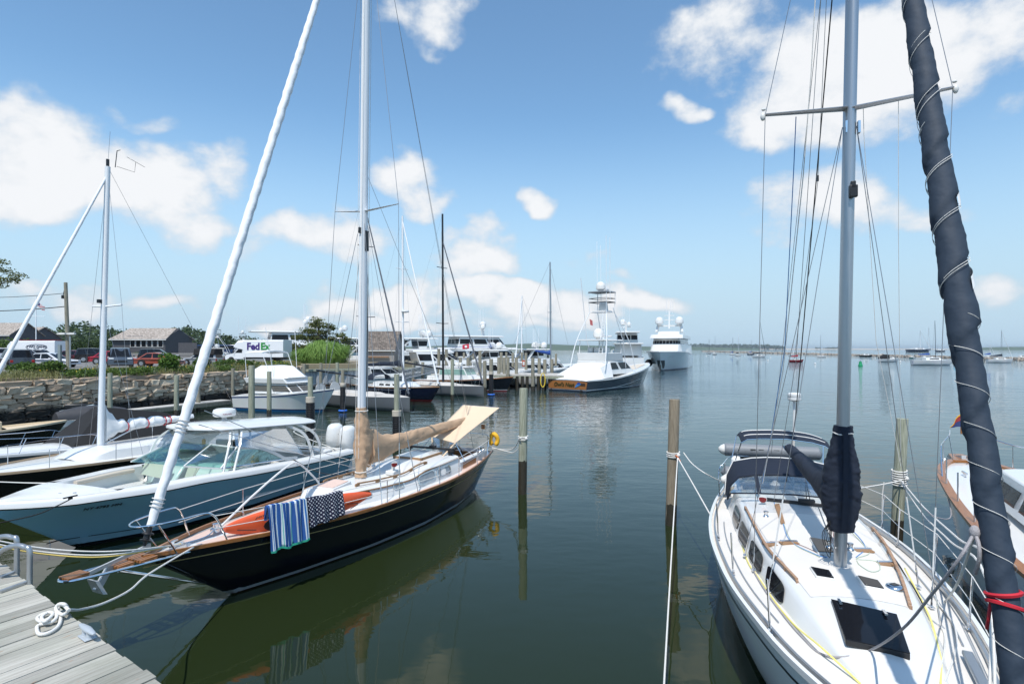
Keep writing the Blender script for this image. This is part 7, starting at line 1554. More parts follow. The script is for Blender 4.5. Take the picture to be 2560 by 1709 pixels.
def shrub(name, label, cat, p, r, n, sz, mat, seed, group=None):
    t = thing(name, label, cat, p, 0, group); mb = MB(); rr = random.Random(seed)
    for k in range(9):
        a = rr.uniform(0, 6.28); q = V((r[0]*.55*math.cos(a)*rr.random(), r[1]*.55*math.sin(a)*rr.random(), r[2]*rr.uniform(.45, .95))); clump(mb, q, (r[0]*.5, r[1]*.5, r[2]*.42), n//9, sz, rr)
    mb.build('foliage', mat, t, 0, recalc=False); m2 = MB()
    for k in range(5): a = rr.uniform(0, 6.28); m2.tube([(0, 0, 0), (r[0]*.3*math.cos(a), r[1]*.3*math.sin(a), r[2]*.7)], [.04, .015], 5)
    m2.build('stem', TEAKD, t); return t
def gp(px, Y, z=LZ): return V(((px - 1280)/F*Y, Y, z))
shrub('rugosa_rose', 'dense bright green shrub rose on the wall top', 'shrub', gp(418, 46.2), (1.2, 1.0, 1.25), 1800, .17, leafmat('rose_leaves', (.05, .11, .02), (.14, .24, .045)), 21)
for i, (px, Y, rx, h_, lb) in enumerate(((60, 38.5, 2.0, .75, 'low leafy shrub in the left corner of the wall top'), (130, 38.8, 1.5, .8, 'low leafy shrub in front of the white saloon car'), (505, 49, .9, .9, 'leafy shrub behind the second walkway piling'), (560, 53, 1.3, .7, 'weedy shrub with yellow flowers below the delivery truck'), (620, 54, 1.1, .65, 'leafy weeds right of the delivery truck cab'))): shrub('shore_shrub', lb, 'shrub', gp(px, Y), (rx, .9, h_), 900, .16, LEAF, 30 + i)
for i, (px, Y, rx, h_, lb) in enumerate(((196, 104, 2.2, 2.6, 'dark rounded bush left of the restaurant'), (232, 106, 2.4, 3.1, 'taller dark bush beside the restaurant wall'), (8, 112, 3.0, 3.2, 'broad leafy bush at the far left behind the white vans'), (72, 116, 3.2, 3.4, 'broad green bush behind the box truck'), (430, 62, 1.5, .9, 'low bush by the picket fence end'))): shrub('leafy_bush', lb, 'bush', gp(px, Y), (rx, 1.5, h_), 800, .32, LEAF2 if i < 2 else LEAF, 60 + i)
# tall ornamental reeds
OR = thing('reed_clump', 'big arching clump of bright green ornamental reeds', 'reeds', gp(803, 74, 1.9)); mb = MB(); rr = random.Random(8)
for i in range(5200):
    a = rr.uniform(0, 6.283); k = rr.random()**.5; x, y = 3.75*k*math.cos(a), 2.1*k*math.sin(a); h_ = (3.75 if x > -1.2 else 3.0)*(1 - .22*k*k)*rr.uniform(.55, 1.06)
    o_ = V((math.cos(a)*.9 + rr.gauss(0, .25), math.sin(a)*.7 + rr.gauss(0, .25), 0))*(.3 + .8*k); p0 = V((x*.85, y*.85, h_*rr.uniform(0, .45))); p1 = p0*1 + o_*.35 + V((0, 0, h_*.62 - p0.z*.5)); p2 = p0 + o_*1.05 + V((0, 0, h_*.55 - p0.z*.6)); w_ = V((-o_.y, o_.x, 0)).normalized()*.022
    p1 = V((x + o_.x*.2, y + o_.y*.2, h_)); p2 = V((x + o_.x*.75, y + o_.y*.75, h_*.80)); p0.z = h_*rr.uniform(0, .6); mb.add([p0 - w_, p0 + w_, p1 + w_, p2, p1 - w_], [(0, 1, 2, 4), (4, 2, 3)])
mb.build('blades', REED, OR, 0, recalc=False)
# wind shaped pine behind
PT = thing('pine_tree', 'wind shaped dark green pine behind the reeds', 'tree', gp(795, 80)); mb = MB(); mt = MB(); rr = random.Random(17)
mt.tube(crv([(0, 0, -.8), (.1, 0, 1.2), (-.1, 0, 2.6), (.1, 0, 4.0), (.0, 0, 5.4)], 4), [.22 - .009*i for i in range(17)], 8)
for x, y, z, r, k in ((0,0,5.4,.8,1),(-.6,.2,4.9,.7,1),(.8,-.2,4.8,.75,1),(1.7,.1,4.6,.55,1),(-1.3,0,4.1,.8,1),(-.2,-.4,4.1,1.0,1.2),(.9,.3,3.9,.9,1),(-2.2,-.2,3.3,.75,1),(-1.1,.3,3.1,1.0,1.2),(.2,-.3,2.9,1.1,1.3),(1.6,.2,3.0,.8,1),(2.7,-.1,3.5,.7,1),(3.4,.1,3.0,.75,1),(2.4,.2,2.3,.9,1),(-3.0,.1,2.2,.6,.8),(-2.2,-.3,1.9,.9,1),(-3.6,0,1.6,.5,.6),(3.9,-.1,2.0,.6,.8),(-1,-.4,1.7,1.0,1.1),(1,-.3,1.6,1.0,1.1)):
    mt.tube([(0, 0, z*.75), (x*.9, y, z - .15)], [.07, .02], 5)
    for j in range(int(58*k)):
        q = V((x, y, z)) + V((rr.gauss(0, r*.5), rr.gauss(0, r*.45), rr.gauss(0, r*.26)))
        for _ in range(9): d = V((rr.gauss(0, 1), rr.gauss(0, 1), rr.gauss(.6, .7))).normalized(); w_ = d.cross(V((0, 0, 1))).normalized()*.02; e_ = rr.uniform(.14, .30); mb.add([q - w_, q + w_, q + d*e_], [(0, 1, 2)])
        clump(mb, q, (.2, .2, .12), 5, .17, rr)
PT.scale = (1.15, 1.1, 1.06); mb.build('crown', PINEL, PT, 0, recalc=False); mt.build('trunk', M('pine_bark', (.10, .075, .055), .9, var=.3), PT, 60)
# overhanging branch of a tree at the left edge
TB = thing('broadleaf_tree', 'tree whose leafy branch reaches in at the left edge', 'tree', gp(-95, 40)); mb = MB(); mt = MB(); rr = random.Random(4); o = TB.location
mt.tube(crv([(0, 0, -.3), (.2, 0, 2.5), (0, .2, 5.0), (-.6, .2, 7.)], 4), [.26]*5 + [.2]*4 + [.12]*4, 8)
for px, py in ((-10, 672), (20, 678), (45, 690), (8, 700), (-20, 690), (30, 700), (-5, 712), (-40, 670), (-70, 650), (-80, 690), (-60, 720), (-110, 640), (-130, 690), (4, 655)):
    q = P(px, py, 40) - o; mt.tube(crv([(0, .1, 4.2), q*.6 + V((0, 0, 2.0)), q], 4), [.05, .045, .04, .035, .03, .025, .02, .015, .01], 4); clump(mb, q, (.55, .7, .28), 130, .12, rr, .1)
mb.build('crown', leafmat('olive_leaves', (.07, .09, .025), (.20, .21, .07)), TB, 0, recalc=False); mt.build('trunk', M('pine_bark'), TB, 60)

# ================================================================== shingled buildings
m, nt, b = base_mat('cedar_shingles'); L = nt.links.new
tc = nd(nt, 'ShaderNodeTexCoord'); br = nd(nt, 'ShaderNodeTexBrick', i_Scale=1.); br.inputs['Color1'].default_value = (.26, .22, .19, 1); br.inputs['Color2'].default_value = (.46, .40, .35, 1); br.inputs['Mortar'].default_value = (.13, .11, .09, 1); br.inputs['Brick Width'].default_value = .30; br.inputs['Row Height'].default_value = .20; br.inputs['Mortar Size'].default_value = .02; br.inputs['Bias'].default_value = .1
mp_ = nd(nt, 'ShaderNodeMapping'); L(tc.outputs['Object'], mp_.inputs[0]); cxy = nd(nt, 'ShaderNodeSeparateXYZ'); L(mp_.outputs[0], cxy.inputs[0]); cc_ = nd(nt, 'ShaderNodeCombineXYZ'); adx = nd(nt, 'ShaderNodeMath', operation='ADD'); L(cxy.outputs[0], adx.inputs[0]); L(cxy.outputs[1], adx.inputs[1]); L(adx.outputs[0], cc_.inputs[0]); L(cxy.outputs[2], cc_.inputs[1]); L(cc_.outputs[0], br.inputs['Vector'])
nz = nd(nt, 'ShaderNodeTexNoise', i_Scale=2.5, i_Detail=5.); L(tc.outputs['Object'], nz.inputs[0]); mx = nd(nt, 'ShaderNodeMix', data_type='RGBA', blend_type='OVERLAY'); mx.inputs[0].default_value = .6; L(br.outputs[0], mx.inputs[6]); L(nz.outputs['Fac'], mx.inputs[7]); L(mx.outputs[2], b.inputs['Base Color']); b.inputs['Roughness'].default_value = .9; SHING = m
SHIND = SHING.copy(); SHIND.name = 'dark_cedar_shingles'
for n_ in SHIND.node_tree.nodes:
    if n_.type == 'TEX_BRICK': n_.inputs['Color1'].default_value = (.10, .085, .075, 1); n_.inputs['Color2'].default_value = (.23, .19, .16, 1); n_.inputs['Mortar'].default_value = (.05, .04, .035, 1)
SILV = wood_mat('silvered_cladding', (.20, .19, .18), (.36, .34, .32), (10, 10, .8), .85); DCLAD = wood_mat('dark_grey_cladding', (.045, .045, .05), (.09, .09, .10), (8, 8, .5), .85)
def gable(name, label, p, rz, w_, d_, eave, ridge, wall_m, over=.3, hip=0., trim=OFFW, door=None, wins=(), roof_m=None):
    """ridge runs along local x; front wall at y = 0"""
    t = thing(name, label, 'building', p, rz)
    MB().prism([(0, 0, 0), (0, d_, 0), (0, d_, eave), (0, d_/2, ridge - .1), (0, 0, eave)], (w_, 0, 0)).build('wall', wall_m, t, 0)
    for k, (y0, y1) in enumerate(((-over, d_/2), (d_ + over, d_/2))):
        z0 = eave - over*(ridge - eave)/(d_/2); MB().slab([[V((-over, y0, z0)), V((w_ + over, y0, z0))], [V((-over + hip, y1, ridge)), V((w_ + over - hip, y1, ridge))]], .12 if k == 0 else -.12).build('roof', roof_m or SHING, t, 0)
    MB().box((w_/2, -over - .03, eave - over*(ridge - eave)/(d_/2) - .02), (w_ + over*2, .06, .16)).build('fascia', trim, t, 0)
    for x0, x1, z0, z1 in wins:
        fr_ = MB().box(((x0 + x1)/2, -.03, (z0 + z1)/2), (x1 - x0, .05, z1 - z0)).build('window', trim, t, 0); MB().box(((x0 + x1)/2, -.065, (z0 + z1)/2), (x1 - x0 - .16, .02, z1 - z0 - .16)).build('pane', DARKG, fr_, 0)
    return t
sp = gp(905, 81, 2.5); SHD = gable('shed', 'small weathered shingled shed beside the black mast', sp, -.10, 4.7, 4.6, 2.15, 4.6, SILV, .25, roof_m=SHIND)
MB().box((2.4, -.25, 1.0), (3.2, .3, .10)).build('shelf', TEAK, SHD, 0); MB().box((4.72, 2.3, 1.0), (.05, 1.0, 2.0)).build('door', OFFW, SHD, 0)
rp = gp(281, 112, LZ); RS = gable('restaurant', 'dark clad waterfront restaurant with shingled roof and row of windows', rp, -.03, 10.6, 9., 3.9, 6.0, DCLAD, .45, .9, OFFW, None, [(3.6 + 1.12*k, 4.6 + 1.12*k, 2.2, 3.6) for k in range(6)])
MB().prism([(2.3, .7, 4.29), (5.6, .7, 4.29), (5.0, 3.3, 5.5), (1.9, 3.3, 5.5)], (0, -.02, .06)).build('dark_well_panel', DCLAD, RS, 0)  # flat dark panel on the slope, its colour stands in for the recess's shade
for k in range(3): MB().box((2.8 + 3.0*k, -.9, .45), (2.2, .5, .7)).build('planter_box', TEAKG, RS, 0)
mb = MB(); rr = random.Random(2)
for k in range(3): clump(mb, (2.8 + 3.0*k, -.9, 1.0), (1.1, .3, .25), 160, .16, rr)
mb.build('planter_flowers', LEAF, RS, 0, recalc=False)
house_ = gable('harbour_house', 'dark grey gabled house at the far left behind the parked vans', gp(-72, 125, LZ), .0, 8.4, 9, 5.0, 7.7, DCLAD, .3); gable('harbour_house', 'low house with brown shingled roof right of the dark gabled house', gp(30, 132, LZ), -.1, 3.6, 9, 4.6, 7.0, DCLAD, .3)
pw = gp(448, 105, LZ); PWF = thing('board_fence', 'dark board fence at the restaurant end', 'fence', pw); MB().box((1.6, 0, 1.5), (3.4, .15, 3.0)).build('boards', DCLAD, PWF, 0)
pf2 = thing('picket_fence', 'grey picket fence behind the dark green off-roader', 'fence', gp(372, 94)); mb = MB()
for i in range(95): mb.box((-3 + i*.145, .05*i*.1, .6), (.10, .03, 1.2))
mb.beam((-3, -.04, .9), (10.8, .4, .9), .04, .09); mb.build('pickets', SILV, pf2, 0)
# utility pole with lamp, wires, flagpole
UP = thing('utility_pole', 'leaning timber utility pole with lamp arms beside the parked cars', 'utility pole', gp(172, 50, LZ)); o = UP.location
tp_ = P(164, 706, 50) - o; MB().tube([(0, 0, -.2), tp_], [.19, .14], 10).build('post', PILE, UP); MB().tube([(.35, -.3, -.5), P(175, 840, 49.7) - o], .06, 8).build('conduit', ALU, UP); MB().box((-.55, -.3, .9), (.22, .2, 2.6)).build('meter_box', M('grey_green_box', (.22, .26, .26), .6), UP)
for px, py in ((153, 834), (177, 834)): q = P(px, py, 49.7) - o; MB().loft([[q + V((x, y*k, z*k)) for y, z in ((-.14, -.08), (.14, -.08), (.14, .1), (-.14, .1))] for x, k in ((-.35, .5), (0, 1), (.38, .8))]).build('lamp_head', OFFW, UP, 30)
MB().box(P(158, 742, 50) - o, (.12, .3, .3)).tube([P(162, 718, 50) - o, P(157, 742, 50) - o], .03, 5).build('insulator', BLACK, UP)
for a, b_ in (((160, 733), (-60, 744)), ((162, 766), (-60, 778))): tube('overhead_wire', sag(P(*a, 50) - o, P(*b_, 55) - o, .1, 8), .025 if a[1] < 740 else .04, ROPEK, UP, 5)
FP = thing('flagpole', 'white flagpole with yard and national flag by the parking lot', 'flagpole', gp(90, 120)); o = FP.location
tube('pole', [(0, 0, 0), P(90, 740, 120) - o], .09, WPAINT, FP, 8); tube('yard', [P(66, 790, 120) - o, P(112, 791, 120) - o], .05, WPAINT, FP, 6)
fl0 = P(91, 754, 120) - o
m, nt, b = base_mat('striped_flag_cloth'); L = nt.links.new; tc = nd(nt, 'ShaderNodeTexCoord'); s3 = nd(nt, 'ShaderNodeSeparateXYZ'); L(tc.outputs['Object'], s3.inputs[0]); mm = nd(nt, 'ShaderNodeMath', operation='MULTIPLY'); mm.inputs[1].default_value = 3.2; L(s3.outputs[2], mm.inputs[0]); fr2 = nd(nt, 'ShaderNodeMath', operation='FRACT'); L(mm.outputs[0], fr2.inputs[0]); g2 = nd(nt, 'ShaderNodeMath', operation='GREATER_THAN'); g2.inputs[1].default_value = .5; L(fr2.outputs[0], g2.inputs[0]); mx = nd(nt, 'ShaderNodeMix', data_type='RGBA'); mx.inputs[6].default_value = (.4, .03, .04, 1); mx.inputs[7].default_value = (.7, .7, .7, 1); L(g2.outputs[0], mx.inputs[0]); L(mx.outputs[2], b.inputs['Base Color'])
MB().slab([[fl0 + V((1.7*u, .15*math.sin(u*7), -1.0*v - .9*u + .1*math.sin(u*6))) for v in (0, .5, 1)] for u in [i/8 for i in range(9)]], .02).build('flag', m, FP, 60); MB().slab([[fl0 + V((.75*u, .15*math.sin(u*3) - .03, -.55*v - .4*u + .02)) for v in (0, 1)] for u in (0, .5, 1)], .03).build('canton', M('canton_blue', (.02, .03, .14), .8), FP, 0)

# ================================================================== cars and trucks
TYRE = M('tyre_rubber', (.018, .018, .019), .8); RIM = M('alloy_rim', (.45, .46, .48), .3, .8)
HLIGHT = M('headlamp_glass', (.7, .72, .74), .08, var=.03); TLIGHT = M('tail_lamp', (.35, .015, .015), .2)
def car(name, label, p, rz, kind, col, L_=4.7, W=1.85, Hh=1.5, group='cars in the harbour parking lot', cat='car'):
    """x forward, front at +L/2"""
    t = thing(name, label, cat, p, rz, group); b = W/2; l = L_/2
    paint = M('car_paint_' + name + label.split()[0] + label.split()[1], col, .22, .25 if max(col) < .6 else 0, var=.04, coat=.6) if isinstance(col, tuple) else col
    hood = {'sedan': .60, 'suv': .66, 'pickup': .66}[kind]*Hh
    prof = {'sedan': [(-l,.30),(-l,.62),(-l*.93,.80),(-l*.55,.86),(l*.35,.84),(l*.85,.72),(l*.99,.58),(l,.30)], 'suv': [(-l,.34),(-l*.99,.60),(-l*.97,.98),(-l*.5,1.02),(l*.42,1.0),(l*.90,.90),(l*.99,.72),(l,.34)], 'pickup': [(-l,.42),(-l,.75),(-l*.99,1.08),(-l*.3,1.08),(l*.40,1.10),(l*.92,1.02),(l*.995,.8),(l,.42)]}[kind]
    k = Hh/{'sedan': 1.45, 'suv': 1.75, 'pickup': 1.9}[kind]
    rings = []
    for yy, sh, ins in ((-b*.93, .0, .06), (-b, .0, .0), (-b*.99, .02, 0), (-b*.90, .05, .03)):
        rings.append(yy)
    sec = []
    for yy, dz_, dx_ in ((-b*.90, .03, .05), (-b, -.06, .0), (-b*.82, .03, 0), (0, .055, -.03), (b*.82, .03, 0), (b, -.06, 0), (b*.90, .03, .05)):
        sec.append([V((x*(1 - dx_*.5/l) - (dx_ if 0 else 0), yy*(1 - .06*(abs(x)/l)**3), max(.28, z*k + (dz_ if z > .5 else 0)))) for x, z in prof])
    body = MB().loft(sec).build('body', paint, t, 35)
    gh = {'sedan': [(-l*.80,.80),(-l*.42,1.40),(-l*.05,1.45),(l*.12,1.40),(l*.52,.82)], 'suv': [(-l*.95,.98),(-l*.86,1.68),(-l*.3,1.75),(l*.10,1.68),(l*.46,.99)], 'pickup': [(-l*.22,1.05),(-l*.18,1.82),(0,1.90),(l*.16,1.86),(l*.44,1.08)]}[kind]
    gs = []
    for yy, zf in ((-b*.90, 0), (-b*.74, 1), (-b*.60, 1.02), (0, 1.04), (b*.60, 1.02), (b*.74, 1), (b*.90, 0)):
        z0 = gh[0][1]; gs.append([V((x, yy if zf or True else yy, (z0 + (z - z0)*zf)*k)) if zf else V((x, yy, z0*k)) for x, z in gh])
    rf_ = MB().loft(gs, True, False).build('cabin', paint, t, 30)
    n_ = len(gh)
    def pane(a, b_, c, d, nm='window'):
        q = [V(a), V(b_), V(c), V(d)]; cc_ = sum(q, V())/4; nr = (q[1] - q[0]).cross(q[2] - q[0]).normalized(); nr = nr if nr.dot(cc_ - V((0, 0, .8))) > 0 else -nr
        MB().prism([cc_ + (p_ - cc_)*.88 + nr*.004 for p_ in q], nr*.012).build(nm, DARKG, t, 0)
    Wf = [(b*.90, 0), (b*.74, 1)]
    F0, F1 = gh[-1], gh[-2]; R0, R1 = gh[0], gh[1]
    pane((F0[0], -b*.84, F0[1]*k), (F0[0], b*.84, F0[1]*k), (F1[0], b*.66, F1[1]*k), (F1[0], -b*.66, F1[1]*k), 'windshield'); pane((R0[0], -b*.84, R0[1]*k), (R0[0], b*.84, R0[1]*k), (R1[0], b*.66, R1[1]*k), (R1[0], -b*.66, R1[1]*k), 'rear_window')
    ns = 2 if kind != 'suv' else 3
    for sd in (1, -1):
        for i in range(ns):
            u0, u1 = i/ns + .03, (i + 1)/ns - .02
            lo = lambda u: V((R0[0] + .12 + (F0[0] - R0[0] - .28)*u, sd*b*.895, R0[1]*k + .03)); hi = lambda u: V((R1[0] + .05 + (F1[0] - R1[0] - .10)*u, sd*b*.755, R1[1]*k - .05))
            MB().prism([lo(u0), lo(u1), hi(u1), hi(u0)], (0, .014*sd, .004)).build('window', DARKG, t, 0)
        MB().box((l*.985, sd*b*.70, prof[-3][1]*k*.93), (.10, .38, .14)).build('headlight', HLIGHT, t, bevel=.02); MB().box((-l*.985, sd*b*.78, prof[1][1]*k + .1), (.08, .22, .22)).build('tail_light', TLIGHT, t, bevel=.02); MB().box((l*.30, sd*(b + .08), prof[4][1]*k + .08), (.16, .18, .13)).build('mirror', paint, t, bevel=.03)
        wr = .33*k if kind == 'sedan' else .38*k
        for x in (l*.62, -l*.60):
            wh = MB().lathe((x, sd*(b - .19), wr), [(wr*.6, -.0), (wr*.95, .0), (wr, .03), (wr, .17), (wr*.95, .20), (wr*.66, .205), (wr*.66, .19)], 20, (0, sd, 0)).build('wheel', TYRE, t, 40); MB().lathe((x, sd*(b - .19), wr), [(wr*.66, .17), (wr*.6, .195), (wr*.2, .19), (.001, .20)], 14, (0, sd, 0)).build('rim', RIM, wh, 40)
            MB().lathe((x, sd*(b - .235), wr), [(wr*1.16, 0), (wr*1.16, .225), (wr*1.0, .226)], 18, (0, sd, 0)).build('wheel_arch', BLACK, t, 40)
    MB().box((l*1.0, 0, prof[-2][1]*k*.86), (.06, W*.50, .20)).build('grille', BLACK, t, bevel=.02); MB().box((l*1.0, 0, .36), (.10, W*.94, .14)).build('bumper', BLACK if kind != 'sedan' else paint, t, bevel=.03)
    if kind == 'pickup': MB().box((-l*.62, 0, 1.10*k), (l*.66, W*.78, .06)).build('bed_floor', BLACK, t)
    return t
ca_ = lambda px, Y: gp(px, Y, LZ + .02)
car('parked_suv', 'dark grey off-roader with big rear window at the left edge', ca_(38, 53), 2.5, 'suv', (.05, .055, .065), 4.9, 1.95, 1.8)
car('parked_car', 'silver white saloon car parked side on above the wall', ca_(126, 57), .02, 'sedan', (.62, .63, .66), 4.8, 1.85, 1.45)
car('pickup_truck', 'blue grey pickup truck facing the wall', ca_(300, 54), -.95, 'pickup', (.07, .09, .12), 5.7, 2.0, 1.92, cat='pickup truck')
car('parked_suv', 'white boxy off-roader behind the silver white saloon', ca_(66, 75), .05, 'suv', (.70, .71, .72), 4.5, 1.85, 1.75)
car('parked_suv', 'black estate car in front of the white box truck', ca_(104, 88), .0, 'suv', (.02, .02, .024), 4.9, 1.9, 1.7)
car('parked_suv', 'maroon crossover facing left near the utility pole', ca_(168, 80), 3.5, 'suv', (.09, .012, .025), 4.7, 1.9, 1.65)
car('parked_suv', 'black van-bodied off-roader seen from behind near the mast', ca_(246, 79), .55, 'suv', (.012, .013, .016), 5.3, 2.0, 1.95)
car('parked_car', 'bright red car mostly hidden behind the blue grey pickup', ca_(282, 69), .2, 'sedan', (.45, .02, .04), 4.6, 1.8, 1.6)
car('parked_suv', 'dark green off-roader seen from behind beside the picket fence', ca_(396, 84), .42, 'suv', (.012, .02, .022), 5.0, 2.0, 1.87)
car('parked_car', 'orange red car whose roof shows over the green shrub', ca_(398, 60), .1, 'sedan', (.42, .10, .06), 4.5, 1.8, 1.45)
car('parked_car', 'small blue grey car between the delivery truck and the reeds', ca_(722, 80), .2, 'suv', (.16, .20, .24), 4.4, 1.8, 1.6)
jc = car('parked_jeep', 'open silver off-roader with black soft top above the wall', ca_(506, 66), 3.05, 'suv', (.42, .43, .44), 4.4, 1.85, 1.4, cat='jeep'); MB().loft([[V((x, y, z)) for y, z in ((-.9, 1.15), (-.72, 1.88), (.72, 1.88), (.9, 1.15))] for x in (-2.0, .55)]).build('soft_top', BLACKC, jc, 20, bevel=.06)
w1 = car('parked_car', 'white car in the distant lot right of the restaurant', ca_(478, 165), .1, 'suv', (.7, .71, .72), 4.7, 1.85, 1.6, group='cars in the distant lot')
for px, Y, lb in ((505, 168, 'white car in the distant lot behind the jeep'), (530, 172, 'white car in front of the long dark coach'), (548, 160, 'white car nearest the delivery truck cab'), (20, 92, 'white van parked left of the white box truck'), (-10, 90, 'white van cut by the left edge'), (158, 118, 'white car in front of the far bushes'), (488, 205, 'far white car below the tree line')):
    q = copy_tree(w1); tag(q, lb, 'car'); q.location = ca_(px, Y); q.rotation_euler.z = rnd.uniform(-.3, .3) + (2.6 if px < 40 else 0)
    if 'van' in lb: q.scale = (1.1, 1.1, 1.25)
def box_truck(name, label, p, rz, Lb, Wb, zb, hb_, text=None, sub=None):
    """cab at -x, box towards +x, the lettered side faces -y"""
    t = thing(name, label, 'truck', p, rz); TW = M('truck_white', (.74, .75, .76), .35, var=.04)
    MB().loft([[V((x, y, z)) for y, z in ((-Wb/2, zb), (-Wb/2, zb + hb_ - .12), (-Wb/2 + .12, zb + hb_), (Wb/2 - .12, zb + hb_), (Wb/2, zb + hb_ - .12), (Wb/2, zb))] for x in (0, Lb)]).build('cargo_box', TW, t, 20)
    MB().loft([[V((x, y*w_, z)) for y, z in ((-Wb/2, z0), (-Wb/2, z1 - .25), (-Wb/2 + .25, z1), (Wb/2 - .25, z1), (Wb/2, z1 - .25), (Wb/2, z0))] for x, w_, z0, z1 in ((.0, .98, 1.75, zb + hb_), (-.9, .95, 1.95, zb + hb_ - .1), (-1.5, .80, 2.1, zb + hb_ - .65))]).build('cab_fairing', TW, t, 40)
    cb = [(-1.0*0 - .0, .45), (-.0, 2.0), (-.75, 1.98), (-1.55, 1.28), (-2.45, 1.12), (-2.65, .9), (-2.65, .45)]
    MB().loft([[V((x, y, z)) for x, z in cb] for y in (-.95, -1.0, 1.0, .95)]).build('cab', TW, t, 30, bevel=.05)
    MB().prism([(-.80, -.85, 1.95), (-.80, .85, 1.95), (-1.55, .92, 1.30), (-1.55, -.92, 1.30)], (-.03, 0, .03)).build('windshield', DARKG, t, 0)
    for sd in (1, -1): dr = MB().prism([(-.08, sd*1.005, .55), (-1.35, sd*1.005, .55), (-1.35, sd*1.005, 1.30), (-.72, sd*1.005, 1.92), (-.08, sd*1.005, 1.92)], (0, .015*sd, 0)).build('door', TW, t, 0); MB().prism([(-.2, sd*1.022, 1.32), (-1.22, sd*1.022, 1.32), (-.72, sd*1.022, 1.82), (-.2, sd*1.022, 1.82)], (0, .01*sd, 0)).build('window', DARKG, dr, 0); MB().box((-2.62, sd*.7, .95), (.1, .3, .2)).build('headlight', HLIGHT, t); MB().box((-1.35, sd*1.15, 1.5), (.08, .2, .35)).build('mirror', BLACK, t, bevel=.02)
    MB().box((-2.68, 0, .5), (.12, 2.0, .2)).build('bumper', BLACK, t)
    for x in (-1.75, Lb*.62):
        for sd in (1, -1):
            wh = MB().lathe((x, sd*(Wb/2 - .32), .40), [(.24, 0), (.38, 0), (.40, .04), (.40, .2), (.38, .24), (.26, .245)], 18, (0, sd, 0)).build('wheel', TYRE, t, 40); MB().lathe((x, sd*(Wb/2 - .32), .40), [(.26, .22), (.10, .235), (.001, .24)], 12, (0, sd, 0)).build('rim', OFFW, wh)
    MB().box((Lb/2, 0, .62), (Lb, 1.0, .25)).build('chassis', BLACK, t)
    return t
ft_ = gp(620, 76, LZ + .02); TR = box_truck('delivery_truck', 'white delivery truck with FedEx lettering on its box', ft_, -.12, 5.6, 2.3, .75, 2.25)
PUR, GRN, GRY = M('purple_lettering', (.045, .015, .16), .5), M('green_lettering', (.02, .25, .04), .5), M('grey_lettering', (.35, .35, .35), .5)
text_obj('lettering', 'Fed', 1.28, PUR, TR, V((1.45, -1.17, 2.13)), (1, 0, 0), (0, 0, 1), .01, 0, .045, .98); text_obj('lettering', 'Ex', 1.28, GRN, TR, V((3.12, -1.17, 2.13)), (1, 0, 0), (0, 0, 1), .01, 0, .045, .98); text_obj('lettering', 'Ground', .34, GRY, TR, V((3.1, -1.17, 1.52)), (1, 0, 0), (0, 0, 1), .01)
bt_ = gp(52, 97, LZ + .02); T2_ = box_truck('box_truck', 'white box truck lettered Two Gang with red ladders on top', bt_, .02, 6.6, 2.4, .8, 2.4)
INK = M('navy_lettering', (.02, .025, .06), .5); text_obj('lettering', 'TWO GANG', .55, INK, T2_, V((3.6, -1.22, 2.2)), (1, 0, 0), (0, 0, 1), .01, .1, .02, 1.05); text_obj('lettering', 'ELECTRIC', .2, INK, T2_, V((3.6, -1.22, 1.85)), (1, 0, 0), (0, 0, 1), .01)
MB().tube([V((3.6 + 1.75*math.cos(a), -1.22, 2.12 + .48*math.sin(a))) for a in [2*math.pi*i/32 for i in range(32)]], .035, 5, closed=True).build('oval_emblem', INK, T2_)
for k in (-.6, 0, .6): MB().box((3.3, k, 3.32), (6.2, .34, .12)).build('roof_ladder', M('red_paint'), T2_)
co_ = thing('coach', 'long dark blue coach in the distant lot', 'bus', ca_(545, 190), .0); MB().box((0, 0, 1.8), (13, 2.5, 3.0)).build('body', M('dark_blue_paint', (.015, .035, .09), .2), co_, bevel=.25); MB().box((0, -1.26, 2.3), (12.2, .03, 1.0)).build('window', DARKG, co_)
for x in (-4, 3.5): MB().lathe((x, -1.0, .5), [(.3, 0), (.5, 0), (.5, .28), (.3, .28)], 16, (0, -1, 0)).build('wheel', TYRE, co_)
# ================================================================== far shore, breakwater and moorings
def tallstrip(mb, rows): mb.sheet(rows)
FW = MB(); rr = random.Random(12)
TOPS = [(-300,822),(0,832),(60,828),(100,822),(150,812),(205,799),(235,812),(275,816),(330,820),(400,824),(470,812),(500,822),(545,832),(600,838),(680,850),(760,856),(840,862)]
for i in range(1500):
    px = rr.uniform(-250, 830); Y = rr.uniform(280, 420); top = itp(px, TOPS); zt = H - (top - HOR)*Y/F; k = rr.random()**.7; z = 1.5 + (zt - 1.5 - 2.2)*k
    q = P(px, 0, Y); q.z = z + rr.uniform(-1, 1); r = rr.uniform(1.4, 3.4)*Y/340; clump(FW, q, (r, r, r*.8), 16, 1.5, rr, .5)
tag(FW.build('far_wood', FARL, None, 0, recalc=False), 'wooded hillside beyond the parking lot', kind='stuff')
def land(name, pts, Y, depth, mat, label):
    """low ridge: pts = (px, top y) seen from the dock"""
    rows = [[], [], [], []]
    for px, py in pts:
        for k, (dy, f) in enumerate(((-depth*.5, 0), (-depth*.2, .75), (0, 1), (depth*.5, .2))):
            q = P(px, py, Y); x = q.x*(Y + dy)/Y; rows[k].append(V((x, Y + dy, -1 + (q.z + 1)*f)))
    return tag(MB().sheet(rows).build(name, mat, None, 60), label, kind='structure')
SANDM = M('beach_sand', (.55, .47, .36), .95, var=.1); HILLM = M('far_hill_scrub', (.07, .105, .06), .95, var=.3, scale=.02)
